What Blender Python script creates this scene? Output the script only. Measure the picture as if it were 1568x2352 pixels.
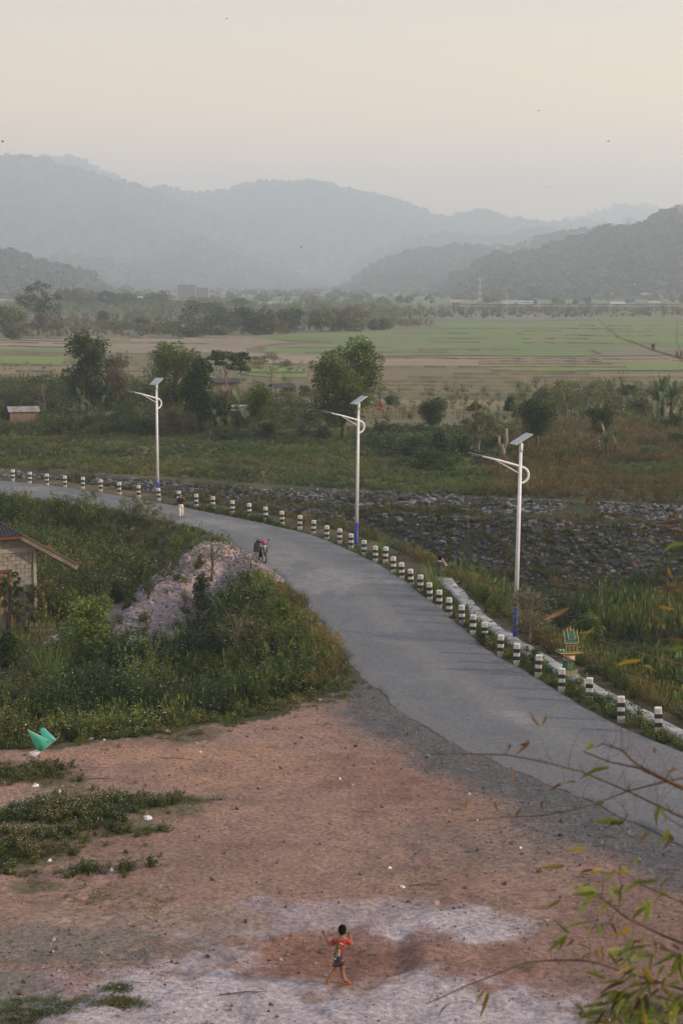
import bpy, math, random
import numpy as np
from mathutils import Vector, Matrix, Euler

# ------------------------------------------------------------------ camera, sky, sun, exposure
SC = bpy.context.scene
for o in list(bpy.data.objects):
    bpy.data.objects.remove(o)
F, CX, CY, H = 3900.0, 784.0, 1176.0, 14.5          # measured on the photograph scaled to 1568 x 2352
PITCH = math.atan(528.0 / F)
cam_data = bpy.data.cameras.new('camera')
cam = bpy.data.objects.new('camera', cam_data)
SC.collection.objects.link(cam)
cam.location = (0, 0, H)
cam.rotation_euler = (math.pi / 2 - PITCH, 0, 0)
cam_data.sensor_fit = 'VERTICAL'
cam_data.sensor_height = 36
cam_data.lens = 36 * F / 2352
cam_data.clip_end = 30000
cam_data.dof.use_dof = True
cam_data.dof.focus_distance = 62
cam_data.dof.aperture_fstop = 5.6
SC.camera = cam

SUN_AZ, SUN_EL = math.radians(99), math.radians(19)    # azimuth clockwise from +Y (view direction)
sund = bpy.data.lights.new('sun', 'SUN')
sund.energy = 5.0
sund.angle = math.radians(1.5)
sund.color = (1.0, 0.76, 0.52)
sun = bpy.data.objects.new('sun', sund)
SC.collection.objects.link(sun)
sdir = Vector((math.sin(SUN_AZ) * math.cos(SUN_EL), math.cos(SUN_AZ) * math.cos(SUN_EL), math.sin(SUN_EL)))
sun.rotation_euler = (-sdir).to_track_quat('-Z', 'Y').to_euler()

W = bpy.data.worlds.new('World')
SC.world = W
W.use_nodes = True
wn = W.node_tree.nodes; wl = W.node_tree.links
sky = wn.new('ShaderNodeTexSky')
sky.sky_type = 'NISHITA'
sky.sun_disc = False
sky.sun_elevation = SUN_EL
sky.sun_rotation = SUN_AZ
sky.air_density = 1.2
sky.dust_density = 7.0
sky.ozone_density = 1.0
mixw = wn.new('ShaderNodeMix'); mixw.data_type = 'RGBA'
mixw.inputs[0].default_value = 0.66                    # veil of a hazy day; its unseen zenith blued to cool the ambient light
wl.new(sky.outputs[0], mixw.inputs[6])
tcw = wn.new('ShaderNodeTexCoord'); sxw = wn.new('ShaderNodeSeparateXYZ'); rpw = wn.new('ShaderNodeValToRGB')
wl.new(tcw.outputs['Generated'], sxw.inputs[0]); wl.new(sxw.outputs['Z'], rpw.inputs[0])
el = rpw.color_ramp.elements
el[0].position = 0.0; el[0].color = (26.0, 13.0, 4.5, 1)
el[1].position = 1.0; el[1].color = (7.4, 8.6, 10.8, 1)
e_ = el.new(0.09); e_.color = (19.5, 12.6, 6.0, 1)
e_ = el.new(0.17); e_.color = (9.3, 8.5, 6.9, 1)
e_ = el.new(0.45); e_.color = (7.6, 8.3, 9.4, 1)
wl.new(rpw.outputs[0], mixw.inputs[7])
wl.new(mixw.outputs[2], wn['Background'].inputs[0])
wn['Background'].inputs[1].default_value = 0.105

SC.view_settings.view_transform = 'Standard'
SC.view_settings.look = 'None'
SC.view_settings.exposure = 0.27
SC.view_settings.gamma = 1
SC.view_settings.use_curve_mapping = False
SC.render.engine = 'CYCLES'
cy = SC.cycles
cy.use_denoising = True
cy.max_bounces = 5
cy.diffuse_bounces = 3
cy.glossy_bounces = 2
cy.transmission_bounces = 3
cy.transparent_max_bounces = 6
cy.volume_bounces = 1
cy.caustics_reflective = False
cy.caustics_refractive = False
SIGMA = 0.00037
HS = 1.5                                            # far hills: distance factor

# ------------------------------------------------------------------ helpers
random.seed(7)
RS = np.random.RandomState(11)
COL = SC.collection
ct, st = math.cos(PITCH), math.sin(PITCH)

def ray(px, py):
    a = (px - CX) / F; b = -(py - CY) / F
    return np.array([a, ct + b * st, -st + b * ct])

def at(px, py, z=0.0):
    r = ray(px, py); t = (z - H) / r[2]
    return np.array([r[0] * t, r[1] * t, z])

def at_y(px, py, Y):
    r = ray(px, py); t = Y / r[1]
    return Vector((r[0] * t, Y, H + r[2] * t))

def line(pts):
    return np.array([at(x, y)[:2] for x, y in pts])

R_PX = [(-1600,1030),(-900,1052),(-400,1076),(0,1103),(100,1112),(200,1126),(300,1142),(410,1162),(500,1180),(560,1191),(620,1204),(700,1222),
        (760,1243),(820,1270),(870,1295),(920,1325),(960,1355),(1010,1395),(1060,1438),(1110,1485),(1180,1524),(1260,1572),(1340,1622),
        (1420,1664),(1500,1697),(1568,1724),(1800,1830),(2300,2080),(3300,2700)]
L_PX = [(-1600,1056),(-900,1080),(-400,1105),(0,1136),(100,1146),(200,1160),(300,1178),(400,1198),(470,1218),(530,1245),(590,1280),(640,1318),
        (680,1355),(715,1395),(750,1440),(790,1500),(830,1552),(900,1612),(1000,1682),(1150,1752),(1300,1812),(1400,1860),(1568,1945),
        (1900,2120),(2500,2500),(3300,3300)]
B_PX = [(-1600,1040),(-900,1050),(-400,1058),(0,1072),(150,1082),(300,1095),(600,1117),(900,1133),(1200,1148),(1568,1163),(2200,1190),(3300,1240)]
D_PX = [(-1600,1790),(-300,1740),(0,1722),(60,1722),(150,1706),(240,1702),(330,1692),(450,1664),(520,1657),(600,1642),(700,1606),(760,1586),
        (800,1560),(840,1530),(1000,1400),(1600,1300),(3300,1250)]
RL, LL, BL, DL = line(R_PX), line(L_PX), line(B_PX), line(D_PX)

def sdist(P, poly):
    """distance to a polyline, positive on its far side"""
    a, b = poly[:-1], poly[1:]
    d = b - a; L2 = (d ** 2).sum(1)
    best = np.full(len(P), 1e18)
    for i in range(len(a)):
        t = np.clip(((P[:, 0] - a[i, 0]) * d[i, 0] + (P[:, 1] - a[i, 1]) * d[i, 1]) / L2[i], 0, 1)
        q = (P[:, 0] - a[i, 0] - t * d[i, 0]) ** 2 + (P[:, 1] - a[i, 1] - t * d[i, 1]) ** 2
        best = np.minimum(best, q)
    u = P[:, 0] / np.maximum(P[:, 1], 6)
    pu = poly[:, 0] / poly[:, 1]
    yl = 1 / np.interp(u, pu, 1 / poly[:, 1])
    return np.sqrt(best) * np.where(P[:, 1] > yl, 1, -1)

def hash2(ix, iy, s):
    h = (ix.astype(np.int64) * 374761393 + iy.astype(np.int64) * 668265263 + s * 974634777) & 0xffffffff
    h = ((h ^ (h >> 13)) * 1274126177) & 0xffffffff
    return ((h ^ (h >> 16)) & 0xffff) / 65535.0

def vn(x, y, sc, s=0):
    x = x / sc; y = y / sc
    ix = np.floor(x); iy = np.floor(y); fx = x - ix; fy = y - iy
    fx = fx * fx * (3 - 2 * fx); fy = fy * fy * (3 - 2 * fy)
    a = hash2(ix, iy, s); b = hash2(ix + 1, iy, s); c = hash2(ix, iy + 1, s); d = hash2(ix + 1, iy + 1, s)
    return (a * (1 - fx) + b * fx) * (1 - fy) + (c * (1 - fx) + d * fx) * fy - 0.5

def sm(e0, e1, x):
    t = np.clip((x - e0) / (e1 - e0), 0, 1)
    return t * t * (3 - 2 * t)

def blob(x, y, px, py, rx, ry, ns=1.3, seed=3):
    """soft ellipse on the ground round a point, in metres; noisy edge"""
    c = at(px, py); a = at(px + rx, py); n = at(px, py + ry)
    wx = abs(a[0] - c[0]); wy = abs(n[1] - c[1]) + 1e-6
    q = np.sqrt(((x - c[0]) / wx) ** 2 + ((y - c[1]) / wy) ** 2)
    q = q + ns * 0.6 * vn(x, y, wx * 0.35 + .3, seed) + ns * 0.45 * vn(x, y, .6, seed + 1) + ns * .3 * vn(x, y, .22, seed + 2)
    return 1 - sm(0.7, 1.2, q)

HEAP = [(at(455, 1250, .35), .35), (at(640, 1300, .15), .15)]
HP0, HP1 = at(490, 1252, .45), at(300, 1435, -1.4)

TRK = [line(q) for q in ([(-900,1700),(0,1728),(300,1742),(500,1760),(800,1800),(1100,1870),(1600,2010)], [(300,2130),(460,2180),(620,2245),(760,2352),(900,2500)], [(-400,2160),(0,2150),(400,2125),(800,2100),(1200,2130),(1700,2200)], [(1000,2100),(1040,2180),(1120,2240),(1250,2352),(1300,2500)], [(700,1640),(850,1760),(900,1900),(1000,2050),(1100,2200)])]
def terrain(x, y):
    x = np.asarray(x, float); y = np.asarray(y, float)
    P = np.stack([x, y], 1)
    sR, sL, sB, sD = sdist(P, RL), -sdist(P, LL), -sdist(P, BL), sdist(P, DL)
    z = 0.05 * vn(x, y, 6, 1) + 0.03 * vn(x, y, 1.7, 2)
    road = (sR <= 0.15) & (sL <= 0.15)
    # channel between the verge and the far bank
    near = np.maximum(sR - 2.35, 0) / 1.5
    h = np.maximum(sB, 0)
    bank = np.where(h < 2.4, h * .28, np.where(h < 4.6, .67 + (h - 2.4) * .06, .8 + (h - 4.6) * .62))
    dep = np.minimum(np.minimum(near, bank), 4.3)
    ch = (sR > 2.35) & (sB > 0)
    rough = .25 * vn(x, y, 2.2, 5) + .12 * vn(x, y, .8, 6)
    z = np.where(ch, z - dep + rough * np.minimum(dep, 1), z)
    # meadow beyond
    med = (sB <= 0) & (sR > 0)
    z = np.where(med, z + np.minimum(-sB, 6) / 6 * (.22 * vn(x, y, 7, 7) + .12 * vn(x, y, 2.5, 8)), z)
    # basin on the left of the road
    g = np.minimum(np.minimum((sL - .7) * .5, sD * .34), 1.9)
    g = np.maximum(g, 0)
    bas = (sL > .7) & (sD > 0)
    z = np.where(bas, z - g + np.minimum(g, 1) * (.3 * vn(x, y, 3, 9) + .15 * vn(x, y, 1.1, 10)), z)
    # heap of crushed stone spilled from the road edge
    d = HP1[:2] - HP0[:2]; t = np.clip(((x - HP0[0]) * d[0] + (y - HP0[1]) * d[1]) / (d @ d), 0, 1)
    q = np.hypot(x - HP0[0] - t * d[0], y - HP0[1] - t * d[1])
    hz = HP0[2] + (HP1[2] - HP0[2]) * t - .66 * np.maximum(q - .7, 0) + .18 * vn(x, y, 1.3, 12) + .1 * vn(x, y, .5, 13)
    z = np.where(sL > .3, np.maximum(z, hz), z)
    # trampled yard
    yard = (sL > .15) & (sD <= 0) & (y > 10) & (y < 60)
    trk = 0
    for T in TRK:
        q = np.min(np.abs(sdist(P, T))[None], 0) + .5 * vn(x, y, 2.2, 21) + .1 * vn(x, y, .6, 23)
        trk = trk + (.4 + vn(x, y, 1.7, 22)) * (- .06 * np.exp(-(q / .12) ** 2) + .035 * np.exp(-((q - .22) / .1) ** 2) - .045 * np.exp(-((q - 1.35) / .12) ** 2))
    c0_ = at(775, 2195); qe = np.sqrt(((x - c0_[0]) / 1.85) ** 2 + ((y - c0_[1]) / 1.25) ** 2) + .35 * vn(x, y, 1.1, 34) + .12 * vn(x, y, .4, 35)
    trk = trk * (y < 45) + .045 * (.5 + vn(x, y, 1.3, 36)) * 2 * np.exp(-((qe - 1.1) / .2) ** 2) - .05 * (1 - sm(.3, 1.1, qe))
    pit = blob(x, y, 790, 2195, 230, 62, .5, 31)
    rim = blob(x, y, 1010, 2190, 75, 110, .5, 33)
    rel = .12 * vn(x, y, 2.4, 14) + .08 * vn(x, y, .8, 15) + .06 * vn(x, y, .33, 16) + .03 * vn(x, y, .18, 17)
    far = sm(26, 46, y)
    hum = .16 * np.abs(vn(x * 1.0 - y * .35, y * .8 + x * .5, 1.5, 18)) * (1 - sm(30, 37, y))
    z = np.where(yard, z + rel * (1 - .3 * far) + hum + trk - .10 * pit + .05 * rim, z)
    z = np.where(road, -0.06, z)
    z = np.where(y > 150, z * (1 - sm(150, 178, y)), z)
    edge = np.clip(np.maximum(np.maximum(sR, sL), 0) / .6, 0, 1)
    z = np.where((~road) & (edge < 1), z * edge - .03 * (1 - edge), z)
    return z

def gz(x, y):
    return float(terrain(np.array([x]), np.array([y]))[0])

YY = np.concatenate([np.linspace(15, 160, 900), np.linspace(160.5, 900, 500)])
def ground(px, py):
    r = ray(px, py); x = YY * r[0] / r[1]; zr = H + YY * r[2] / r[1]
    k = np.argmax(zr < terrain(x, YY))
    if k == 0: return Vector(at(px, py))
    y0, y1 = YY[k - 1], YY[k]
    ys = np.linspace(y0, y1, 12); xs = ys * r[0] / r[1]
    zz = H + ys * r[2] / r[1]; k = int(np.argmax(zz < terrain(xs, ys)))
    return Vector((xs[k], ys[k], gz(xs[k], ys[k])))

def mpp(Y, py=1176):
    """metres per photo pixel at distance Y"""
    r = ray(CX, py); return Y / r[1] / F

def tag(o, label=None, cat=None, group=None, kind=None):
    if label: o['label'] = label
    if cat: o['category'] = cat
    if group: o['group'] = group
    if kind: o['kind'] = kind
    return o

def empty(name, loc, label, cat, rz=0, group=None):
    o = bpy.data.objects.new(name, None); COL.objects.link(o)
    o.empty_display_size = .2
    o.location = loc; o.rotation_euler = (0, 0, rz)
    return tag(o, label, cat, group)

def link_mesh(name, me, mats, parent=None, smooth=False):
    for m in (mats if isinstance(mats, (list, tuple)) else [mats]):
        me.materials.append(m)
    if smooth:
        me.polygons.foreach_set('use_smooth', [True] * len(me.polygons))
    o = bpy.data.objects.new(name, me); COL.objects.link(o)
    if parent: o.parent = parent
    return o

def np_mesh(name, V, Fc, attrs=None):
    """V (n,3), Fc (m,k) faces of one size"""
    me = bpy.data.meshes.new(name)
    V = np.asarray(V, np.float32); Fc = np.asarray(Fc, np.int32)
    k = Fc.shape[1]
    me.vertices.add(len(V)); me.vertices.foreach_set('co', V.ravel())
    me.loops.add(Fc.size); me.loops.foreach_set('vertex_index', Fc.ravel())
    me.polygons.add(len(Fc)); me.polygons.foreach_set('loop_start', np.arange(0, Fc.size, k, dtype=np.int32))
    me.polygons.foreach_set('loop_total', np.full(len(Fc), k, np.int32))
    if attrs:
        for n, (typ, arr) in attrs.items():
            a = me.attributes.new(n, typ, 'POINT')
            if typ == 'FLOAT': a.data.foreach_set('value', np.asarray(arr, np.float32).ravel())
            else: a.data.foreach_set('color' if 'COLOR' in typ else 'vector', np.asarray(arr, np.float32).ravel())
    me.update(calc_edges=True); me.validate()
    return me

class MB:
    def __init__(s): s.v = []; s.f = []; s.m = []
    def add(s, vs, fs, mi=0):
        n = len(s.v); s.v += [tuple(v) for v in vs]
        s.f += [tuple(i + n for i in f) for f in fs]; s.m += [mi] * len(fs); return s
    def box(s, c, d, rot=None, mi=0, top=1.0):
        vs = []
        for z in (-1, 1):
            k = top if z > 0 else 1
            for x, y in ((-1, -1), (1, -1), (1, 1), (-1, 1)):
                p = Vector((x * d[0] / 2 * k, y * d[1] / 2 * k, z * d[2] / 2))
                if rot: p = rot @ p
                vs.append(p + Vector(c))
        return s.add(vs, [(3, 2, 1, 0), (4, 5, 6, 7), (0, 1, 5, 4), (1, 2, 6, 5), (2, 3, 7, 6), (3, 0, 4, 7)], mi)
    def bar(s, a, b, w, h, mi=0):
        a, b = Vector(a), Vector(b); d = b - a
        q = d.to_track_quat('X', 'Z').to_matrix()
        return s.box((a + b) / 2, (d.length, w, h), q, mi)
    def tube(s, pts, rad, n=8, mi=0, caps=True):
        pts = [Vector(p) for p in pts]; R = rad if isinstance(rad, (list, tuple)) else [rad] * len(pts)
        vs = []; ref = None
        for i, p in enumerate(pts):
            d = (pts[min(i + 1, len(pts) - 1)] - pts[max(i - 1, 0)]).normalized()
            if ref is None or abs(ref.dot(d)) > .95: ref = Vector((0, 0, 1)) if abs(d.z) < .9 else Vector((1, 0, 0))
            a = d.cross(ref).normalized(); b = a.cross(d).normalized(); ref = b
            for k in range(n):
                t = 2 * math.pi * k / n
                vs.append(p + (a * math.cos(t) + b * math.sin(t)) * R[i])
        fs = []
        for i in range(len(pts) - 1):
            for k in range(n):
                k2 = (k + 1) % n
                fs.append((i * n + k, i * n + k2, (i + 1) * n + k2, (i + 1) * n + k))
        if caps:
            fs.append(tuple(range(n - 1, -1, -1))); fs.append(tuple((len(pts) - 1) * n + k for k in range(n)))
        return s.add(vs, fs, mi)
    def lathe(s, prof, c=(0, 0, 0), n=12, mi=0, sx=1, sy=1):
        vs = []; c = Vector(c)
        for r, z in prof:
            for k in range(n):
                t = 2 * math.pi * k / n
                vs.append(c + Vector((math.cos(t) * r * sx, math.sin(t) * r * sy, z)))
        fs = []
        for i in range(len(prof) - 1):
            for k in range(n):
                k2 = (k + 1) % n
                fs.append((i * n + k, i * n + k2, (i + 1) * n + k2, (i + 1) * n + k))
        fs.append(tuple(range(n - 1, -1, -1))); fs.append(tuple((len(prof) - 1) * n + k for k in range(n)))
        return s.add(vs, fs, mi)
    def mesh(s, name):
        me = bpy.data.meshes.new(name); me.from_pydata(s.v, [], s.f)
        me.polygons.foreach_set('material_index', s.m); me.update(); return me
    def build(s, name, mats, parent=None, smooth=False, bevel=0):
        o = link_mesh(name, s.mesh(name), mats, parent, smooth)
        if bevel:
            b = o.modifiers.new('bevel', 'BEVEL'); b.width = bevel; b.segments = 2; b.limit_method = 'ANGLE'
        return o

# ------------------------------------------------------------------ materials
def _nt(name):
    m = bpy.data.materials.new(name); m.use_nodes = True
    return m, m.node_tree.nodes, m.node_tree.links, m.node_tree.nodes['Principled BSDF']

def mixc(n, l, f, a, b, typ='MIX'):
    x = n.new('ShaderNodeMix'); x.data_type = 'RGBA'; x.blend_type = typ
    for k, v in ((0, f), (6, a), (7, b)):
        if hasattr(v, 'links'): l.new(v, x.inputs[k])
        elif k == 0: x.inputs[0].default_value = v
        else: x.inputs[k].default_value = (*v, 1)
    return x.outputs[2]

def nz(n, l, scale, detail=4, co=None, rough=.55, dist=0):
    t = n.new('ShaderNodeTexNoise'); t.inputs['Scale'].default_value = scale
    t.inputs['Detail'].default_value = detail; t.inputs['Roughness'].default_value = rough
    t.inputs['Distortion'].default_value = dist
    if co is not None: l.new(co, t.inputs['Vector'])
    return t.outputs['Fac']

def rmp(n, l, src, a, b, lo=0.0, hi=1.0):
    r = n.new('ShaderNodeMapRange'); l.new(src, r.inputs[0])
    r.inputs[1].default_value = a; r.inputs[2].default_value = b
    r.inputs[3].default_value = lo; r.inputs[4].default_value = hi
    return r.outputs[0]

def objco(n, l, scale=(1, 1, 1), world=False):
    if world:
        c = n.new('ShaderNodeNewGeometry').outputs['Position']
    else:
        c = n.new('ShaderNodeTexCoord').outputs['Object']
    if scale == (1, 1, 1): return c
    m = n.new('ShaderNodeMapping'); m.inputs['Scale'].default_value = scale; l.new(c, m.inputs[0]); return m.outputs[0]

def bump(n, l, p, h, strength=.4, dist=.02):
    b = n.new('ShaderNodeBump'); b.inputs['Strength'].default_value = strength; b.inputs['Distance'].default_value = dist
    l.new(h, b.inputs['Height']); l.new(b.outputs[0], p.inputs['Normal'])

def mat(name, c1, c2=None, rough=.8, scale=6, metal=0, bmp=.2, bd=.01, world=False, stretch=(1, 1, 1), spec=.3):
    m, n, l, p = _nt(name)
    c2 = c2 or tuple(x * .7 for x in c1)
    co = objco(n, l, stretch, world)
    f = nz(n, l, scale, 5, co)
    l.new(mixc(n, l, rmp(n, l, f, .35, .68), c1, c2), p.inputs['Base Color'])
    p.inputs['Roughness'].default_value = rough; p.inputs['Metallic'].default_value = metal
    p.inputs['Specular IOR Level'].default_value = spec
    if bmp: bump(n, l, p, f, bmp, bd)
    return m

def leafmat(name, c1, c2, trans=.28, inst=False, sc=.6, rough=.6):
    """leaf colour: lv = leaf to leaf, noise = clump to clump; inst = tinted per plant"""
    m, n, l, p = _nt(name)
    at_ = n.new('ShaderNodeAttribute'); at_.attribute_name = 'lv'
    if inst:
        ti = n.new('ShaderNodeAttribute'); ti.attribute_type = 'INSTANCER'; ti.attribute_name = 'tint'
        fac = rmp(n, l, at_.outputs['Fac'], 0, 1, .55, 1.5)
        mu = n.new('ShaderNodeVectorMath'); mu.operation = 'SCALE'
        l.new(ti.outputs['Vector'], mu.inputs[0]); l.new(fac, mu.inputs['Scale'])
        col = mu.outputs[0]
    else:
        oi = n.new('ShaderNodeObjectInfo')
        f = nz(n, l, sc, 3, objco(n, l))
        a = mixc(n, l, rmp(n, l, f, .35, .65), c1, c2)
        fac = rmp(n, l, at_.outputs['Fac'], 0, 1, .45, 1.3)
        mu = n.new('ShaderNodeVectorMath'); mu.operation = 'SCALE'
        l.new(a, mu.inputs[0]); l.new(fac, mu.inputs['Scale']); col = mu.outputs[0]
    l.new(col, p.inputs['Base Color']); p.inputs['Roughness'].default_value = rough
    p.inputs['Specular IOR Level'].default_value = .25
    tr = n.new('ShaderNodeBsdfTranslucent'); l.new(col, tr.inputs[0])
    ms = n.new('ShaderNodeMixShader'); ms.inputs[0].default_value = trans
    l.new(p.outputs[0], ms.inputs[1]); l.new(tr.outputs[0], ms.inputs[2])
    l.new(ms.outputs[0], n['Material Output'].inputs[0])
    return m

M = {}
M['white'] = mat('white_paint', (.62, .62, .62), (.5, .5, .49), .55, 9, bmp=.1)
M['bollard_white'] = mat('bollard_white', (.62, .61, .59), (.4, .39, .36), .75, 7, bmp=.3, world=True)
M['black'] = mat('black_paint', (.018, .018, .022), (.05, .05, .05), .6, 12, bmp=.15)
M['blue'] = mat('blue_paint', (.018, .03, .26), (.02, .04, .2), .45, 5, bmp=.05)
M['pole'] = mat('pole_paint', (.72, .75, .82), (.6, .63, .7), .4, 4, bmp=.03)
M['lamphead'] = mat('lamp_casing', (.09, .11, .14), (.06, .07, .09), .45, 5, bmp=.05)
M['lens'] = mat('lamp_lens', (.4, .42, .4), (.35, .36, .35), .3, 5, bmp=0)
M['frame'] = mat('aluminium', (.5, .5, .5), (.4, .4, .4), .45, 8, .5, .05)
M['bark'] = mat('bark', (.13, .1, .075), (.06, .048, .036), .9, 5, bmp=.6, stretch=(3, 3, .6))
M['palebark'] = mat('pale_bark', (.26, .21, .15), (.14, .11, .08), .9, 5, bmp=.5, stretch=(3, 3, .6))
M['wood'] = mat('weathered_wood', (.24, .19, .14), (.13, .1, .08), .85, 5, bmp=.4, stretch=(1, 1, 6))
M['redwood'] = mat('red_timber', (.17, .055, .025), (.11, .04, .02), .7, 6, bmp=.3)
M['tin'] = mat('corrugated_tin', (.3, .32, .34), (.2, .19, .18), .5, 4, .4, .1)
M['rusttin'] = mat('rusty_tin', (.2, .085, .05), (.3, .3, .3), .7, 2.2, .1, .2)
M['darktin'] = mat('dark_roofing', (.03, .03, .035), (.055, .048, .045), .65, 3, 0, .15, spec=.15)
M['thatch'] = mat('thatch', (.13, .1, .07), (.07, .055, .04), .95, 10, bmp=.6, stretch=(5, 5, 1))
M['bamboo_dry'] = mat('dry_bamboo', (.24, .18, .11), (.12, .09, .06), .7, 6, bmp=.2, stretch=(1, 1, 5))
M['rock'] = mat('riprap_rock', (.07, .074, .084), (.028, .03, .037), .9, 2.5, bmp=.8, bd=.06)
M['rock_light'] = mat('pale_rock', (.17, .17, .172), (.08, .08, .085), .9, 2.5, bmp=.8, bd=.06)
M['rock_brown'] = mat('brown_rock', (.13, .09, .068), (.07, .054, .046), .9, 2.5, bmp=.8, bd=.06)
M['stone_pink'] = mat('pink_crushed_stone', (.33, .265, .28), (.19, .15, .16), .95, 9, bmp=.4)
M['stone_grey'] = mat('grey_gravel', (.15, .155, .165), (.07, .072, .078), .9, 14, bmp=.4)
M['concrete'] = mat('pale_concrete', (.38, .37, .37), (.2, .19, .18), .9, 1.6, bmp=.3, world=True)
M['litter'] = mat('white_plastic', (.66, .66, .66), (.5, .5, .52), .4, 20, bmp=.3)
M['skin'] = mat('skin', (.23, .115, .065), (.18, .09, .052), .55, 8, bmp=.05)
M['skin2'] = mat('light_skin', (.42, .25, .17), (.36, .2, .14), .55, 8, bmp=.05)
M['hair'] = mat('black_hair', (.004, .0035, .0035), (.008, .007, .007), .9, 40, bmp=.2, spec=.05)
M['glass'] = mat('dark_glass', (.03, .035, .04), (.05, .05, .05), .12, 3, bmp=0)
M['weed'] = leafmat('weed_leaf', None, None, .25, True)
M['flower'] = mat('white_flower', (.6, .6, .55), (.5, .5, .42), .8, 10, bmp=0)

# ------------------------------------------------------------------ the ground
def spaced(a, b, s, g, end):
    out = list(np.arange(a, b, s)); x = b; d = s
    while x < end: out.append(x); d *= g; x += d
    return out
xs = spaced(0, 13, .115, 1.058, 14000); xs = np.array([-v for v in xs[:0:-1]] + xs)
ys = np.array([-400, -150, -60, -20, 0, 10, 16, 20, 24] + list(np.arange(27, 47, .1)) + list(np.arange(47, 125, .28)) + spaced(125, 150, .8, 1.055, 14500))
GX, GY = np.meshgrid(xs, ys); gx, gy = GX.ravel(), GY.ravel()
gzv = terrain(gx, gy)
P2 = np.stack([gx, gy], 1)
sR, sL, sB, sD = sdist(P2, RL), -sdist(P2, LL), -sdist(P2, BL), sdist(P2, DL)

def mixn(c, m, col):
    return c * (1 - m[:, None]) + np.array(col)[None, :] * m[:, None]

n1 = vn(gx, gy, 3.0, 40) + .5 * vn(gx, gy, 1.1, 41) + .3 * vn(gx, gy, .4, 42)
c = np.tile(np.array([.26, .165, .132]), (len(gx), 1))                    # red-brown yard
c = mixn(c, sm(-.2, .5, n1) * .6, (.175, .11, .092))
c = mixn(c, sm(.1, .7, vn(gx, gy, 5, 43) + .4 * vn(gx, gy, .9, 44)) * .6, (.29, .19, .148))
def bl(px, py, rx, ry, col, w=1.0, s=50, ns=1.3):
    global c
    c = mixn(c, blob(gx, gy, px, py, rx, ry, ns, s) * w, col)
LIL, LIL2 = (.375, .325, .35), (.30, .25, .27)
bl(800, 2115, 400, 45, LIL2, .8, 51); bl(300, 2110, 300, 30, (.26, .185, .15), .8, 52)
bl(600, 2320, 620, 115, LIL, .95, 53); bl(1120, 2330, 330, 75, LIL, .9, 54); bl(120, 2175, 320, 50, (.17, .145, .125), .9, 55)
bl(1050, 2130, 160, 55, LIL, .85, 56); bl(500, 2200, 120, 35, LIL2, .8, 57)
bl(785, 2192, 215, 58, (.20, .105, .082), .8, 58, 1.6); bl(770, 2195, 120, 34, (.17, .085, .065), .7, 59, 1.5)
bl(1130, 2215, 130, 40, (.2, .11, .09), .7, 61)
bl(130, 2260, 130, 40, (.24, .15, .14), .8, 62); bl(10, 2290, 110, 60, (.16, .15, .13), .9, 63); bl(1500, 2200, 330, 220, (.19, .115, .095), .8, 64)
bl(1200, 1940, 330, 50, (.17, .135, .12), .55, 65); bl(560, 1760, 260, 40, (.31, .185, .13), .6, 66)
bl(300, 1735, 330, 18, (.33, .195, .13), .7, 67); bl(900, 1790, 160, 70, (.18, .1, .082), .6, 68)
OL = (.085, .085, .04)
for q in [(80, 1790, 130, 26), (110, 1880, 170, 50), (40, 1960, 120, 30), (350, 1855, 130, 26), (410, 1688, 90, 16), (310, 1900, 70, 16), (90, 2030, 90, 14), (180, 2300, 30, 14), (1500, 2310, 110, 40)]:
    bl(*q, OL, .75, 70 + int(q[0]) % 7)
yd = (sL > 0) & (sD <= 0)
# grey gravel shoulder
gw = 1 - sm(1.3, 3.3, sL + 1.2 * vn(gx, gy, 1.6, 80) + .5 * vn(gx, gy, .4, 81))
c = mixn(c, gw * .95, (.098, .098, .102))
# basin, verge, banks, meadow, plain
weedy = mixn(np.tile(np.array([.06, .055, .03]), (len(gx), 1)), sm(-.2, .4, n1), (.105, .085, .05))
c = np.where(((sL > 0) & (sD > -.3 + .8 * vn(gx, gy, .8, 82)))[:, None], weedy, c)
d = HP1[:2] - HP0[:2]; t = np.clip(((gx - HP0[0]) * d[0] + (gy - HP0[1]) * d[1]) / (d @ d), 0, 1)
qh = np.hypot(gx - HP0[0] - t * d[0], gy - HP0[1] - t * d[1])
pk = 1 - sm(3.0, 4.3, qh + 1.5 * vn(gx, gy, 1.5, 83))
c = np.where((sL > -.2)[:, None], mixn(c, pk, (.3, .235, .245)), c)
bl_c = c.copy()
for q in [(590, 1285, 70, 28), (650, 1318, 45, 18)]:
    c = np.where((sL > -.2)[:, None], mixn(c, blob(gx, gy, *q, .6, 84), (.34, .245, .24)), c)
c = np.where((sR > 0)[:, None], mixn(weedy, .5 * sm(-.1, .5, n1), (.13, .1, .07)), c)
ch = (sR > 2.35) & (sB > 0)
bed = mixn(np.tile(np.array([.05, .052, .03]), (len(gx), 1)), sm(-.1, .4, n1), (.09, .085, .06))
c = np.where(ch[:, None], bed, c)
med = (sB <= 0) & (sR > 0)
mc = mixn(np.tile(np.array([.05, .058, .025]), (len(gx), 1)), sm(-.2, .3, vn(gx, gy, 9, 85) + .4 * n1), (.12, .1, .055))
c = np.where(med[:, None], mc, c)
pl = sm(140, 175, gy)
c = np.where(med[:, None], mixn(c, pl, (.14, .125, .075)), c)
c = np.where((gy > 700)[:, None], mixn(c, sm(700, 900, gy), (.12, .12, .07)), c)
nx, ny = len(xs), len(ys)
idx = np.arange(nx * ny).reshape(ny, nx)
FQ = np.stack([idx[:-1, :-1], idx[:-1, 1:], idx[1:, 1:], idx[1:, :-1]], -1).reshape(-1, 4)
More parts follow.
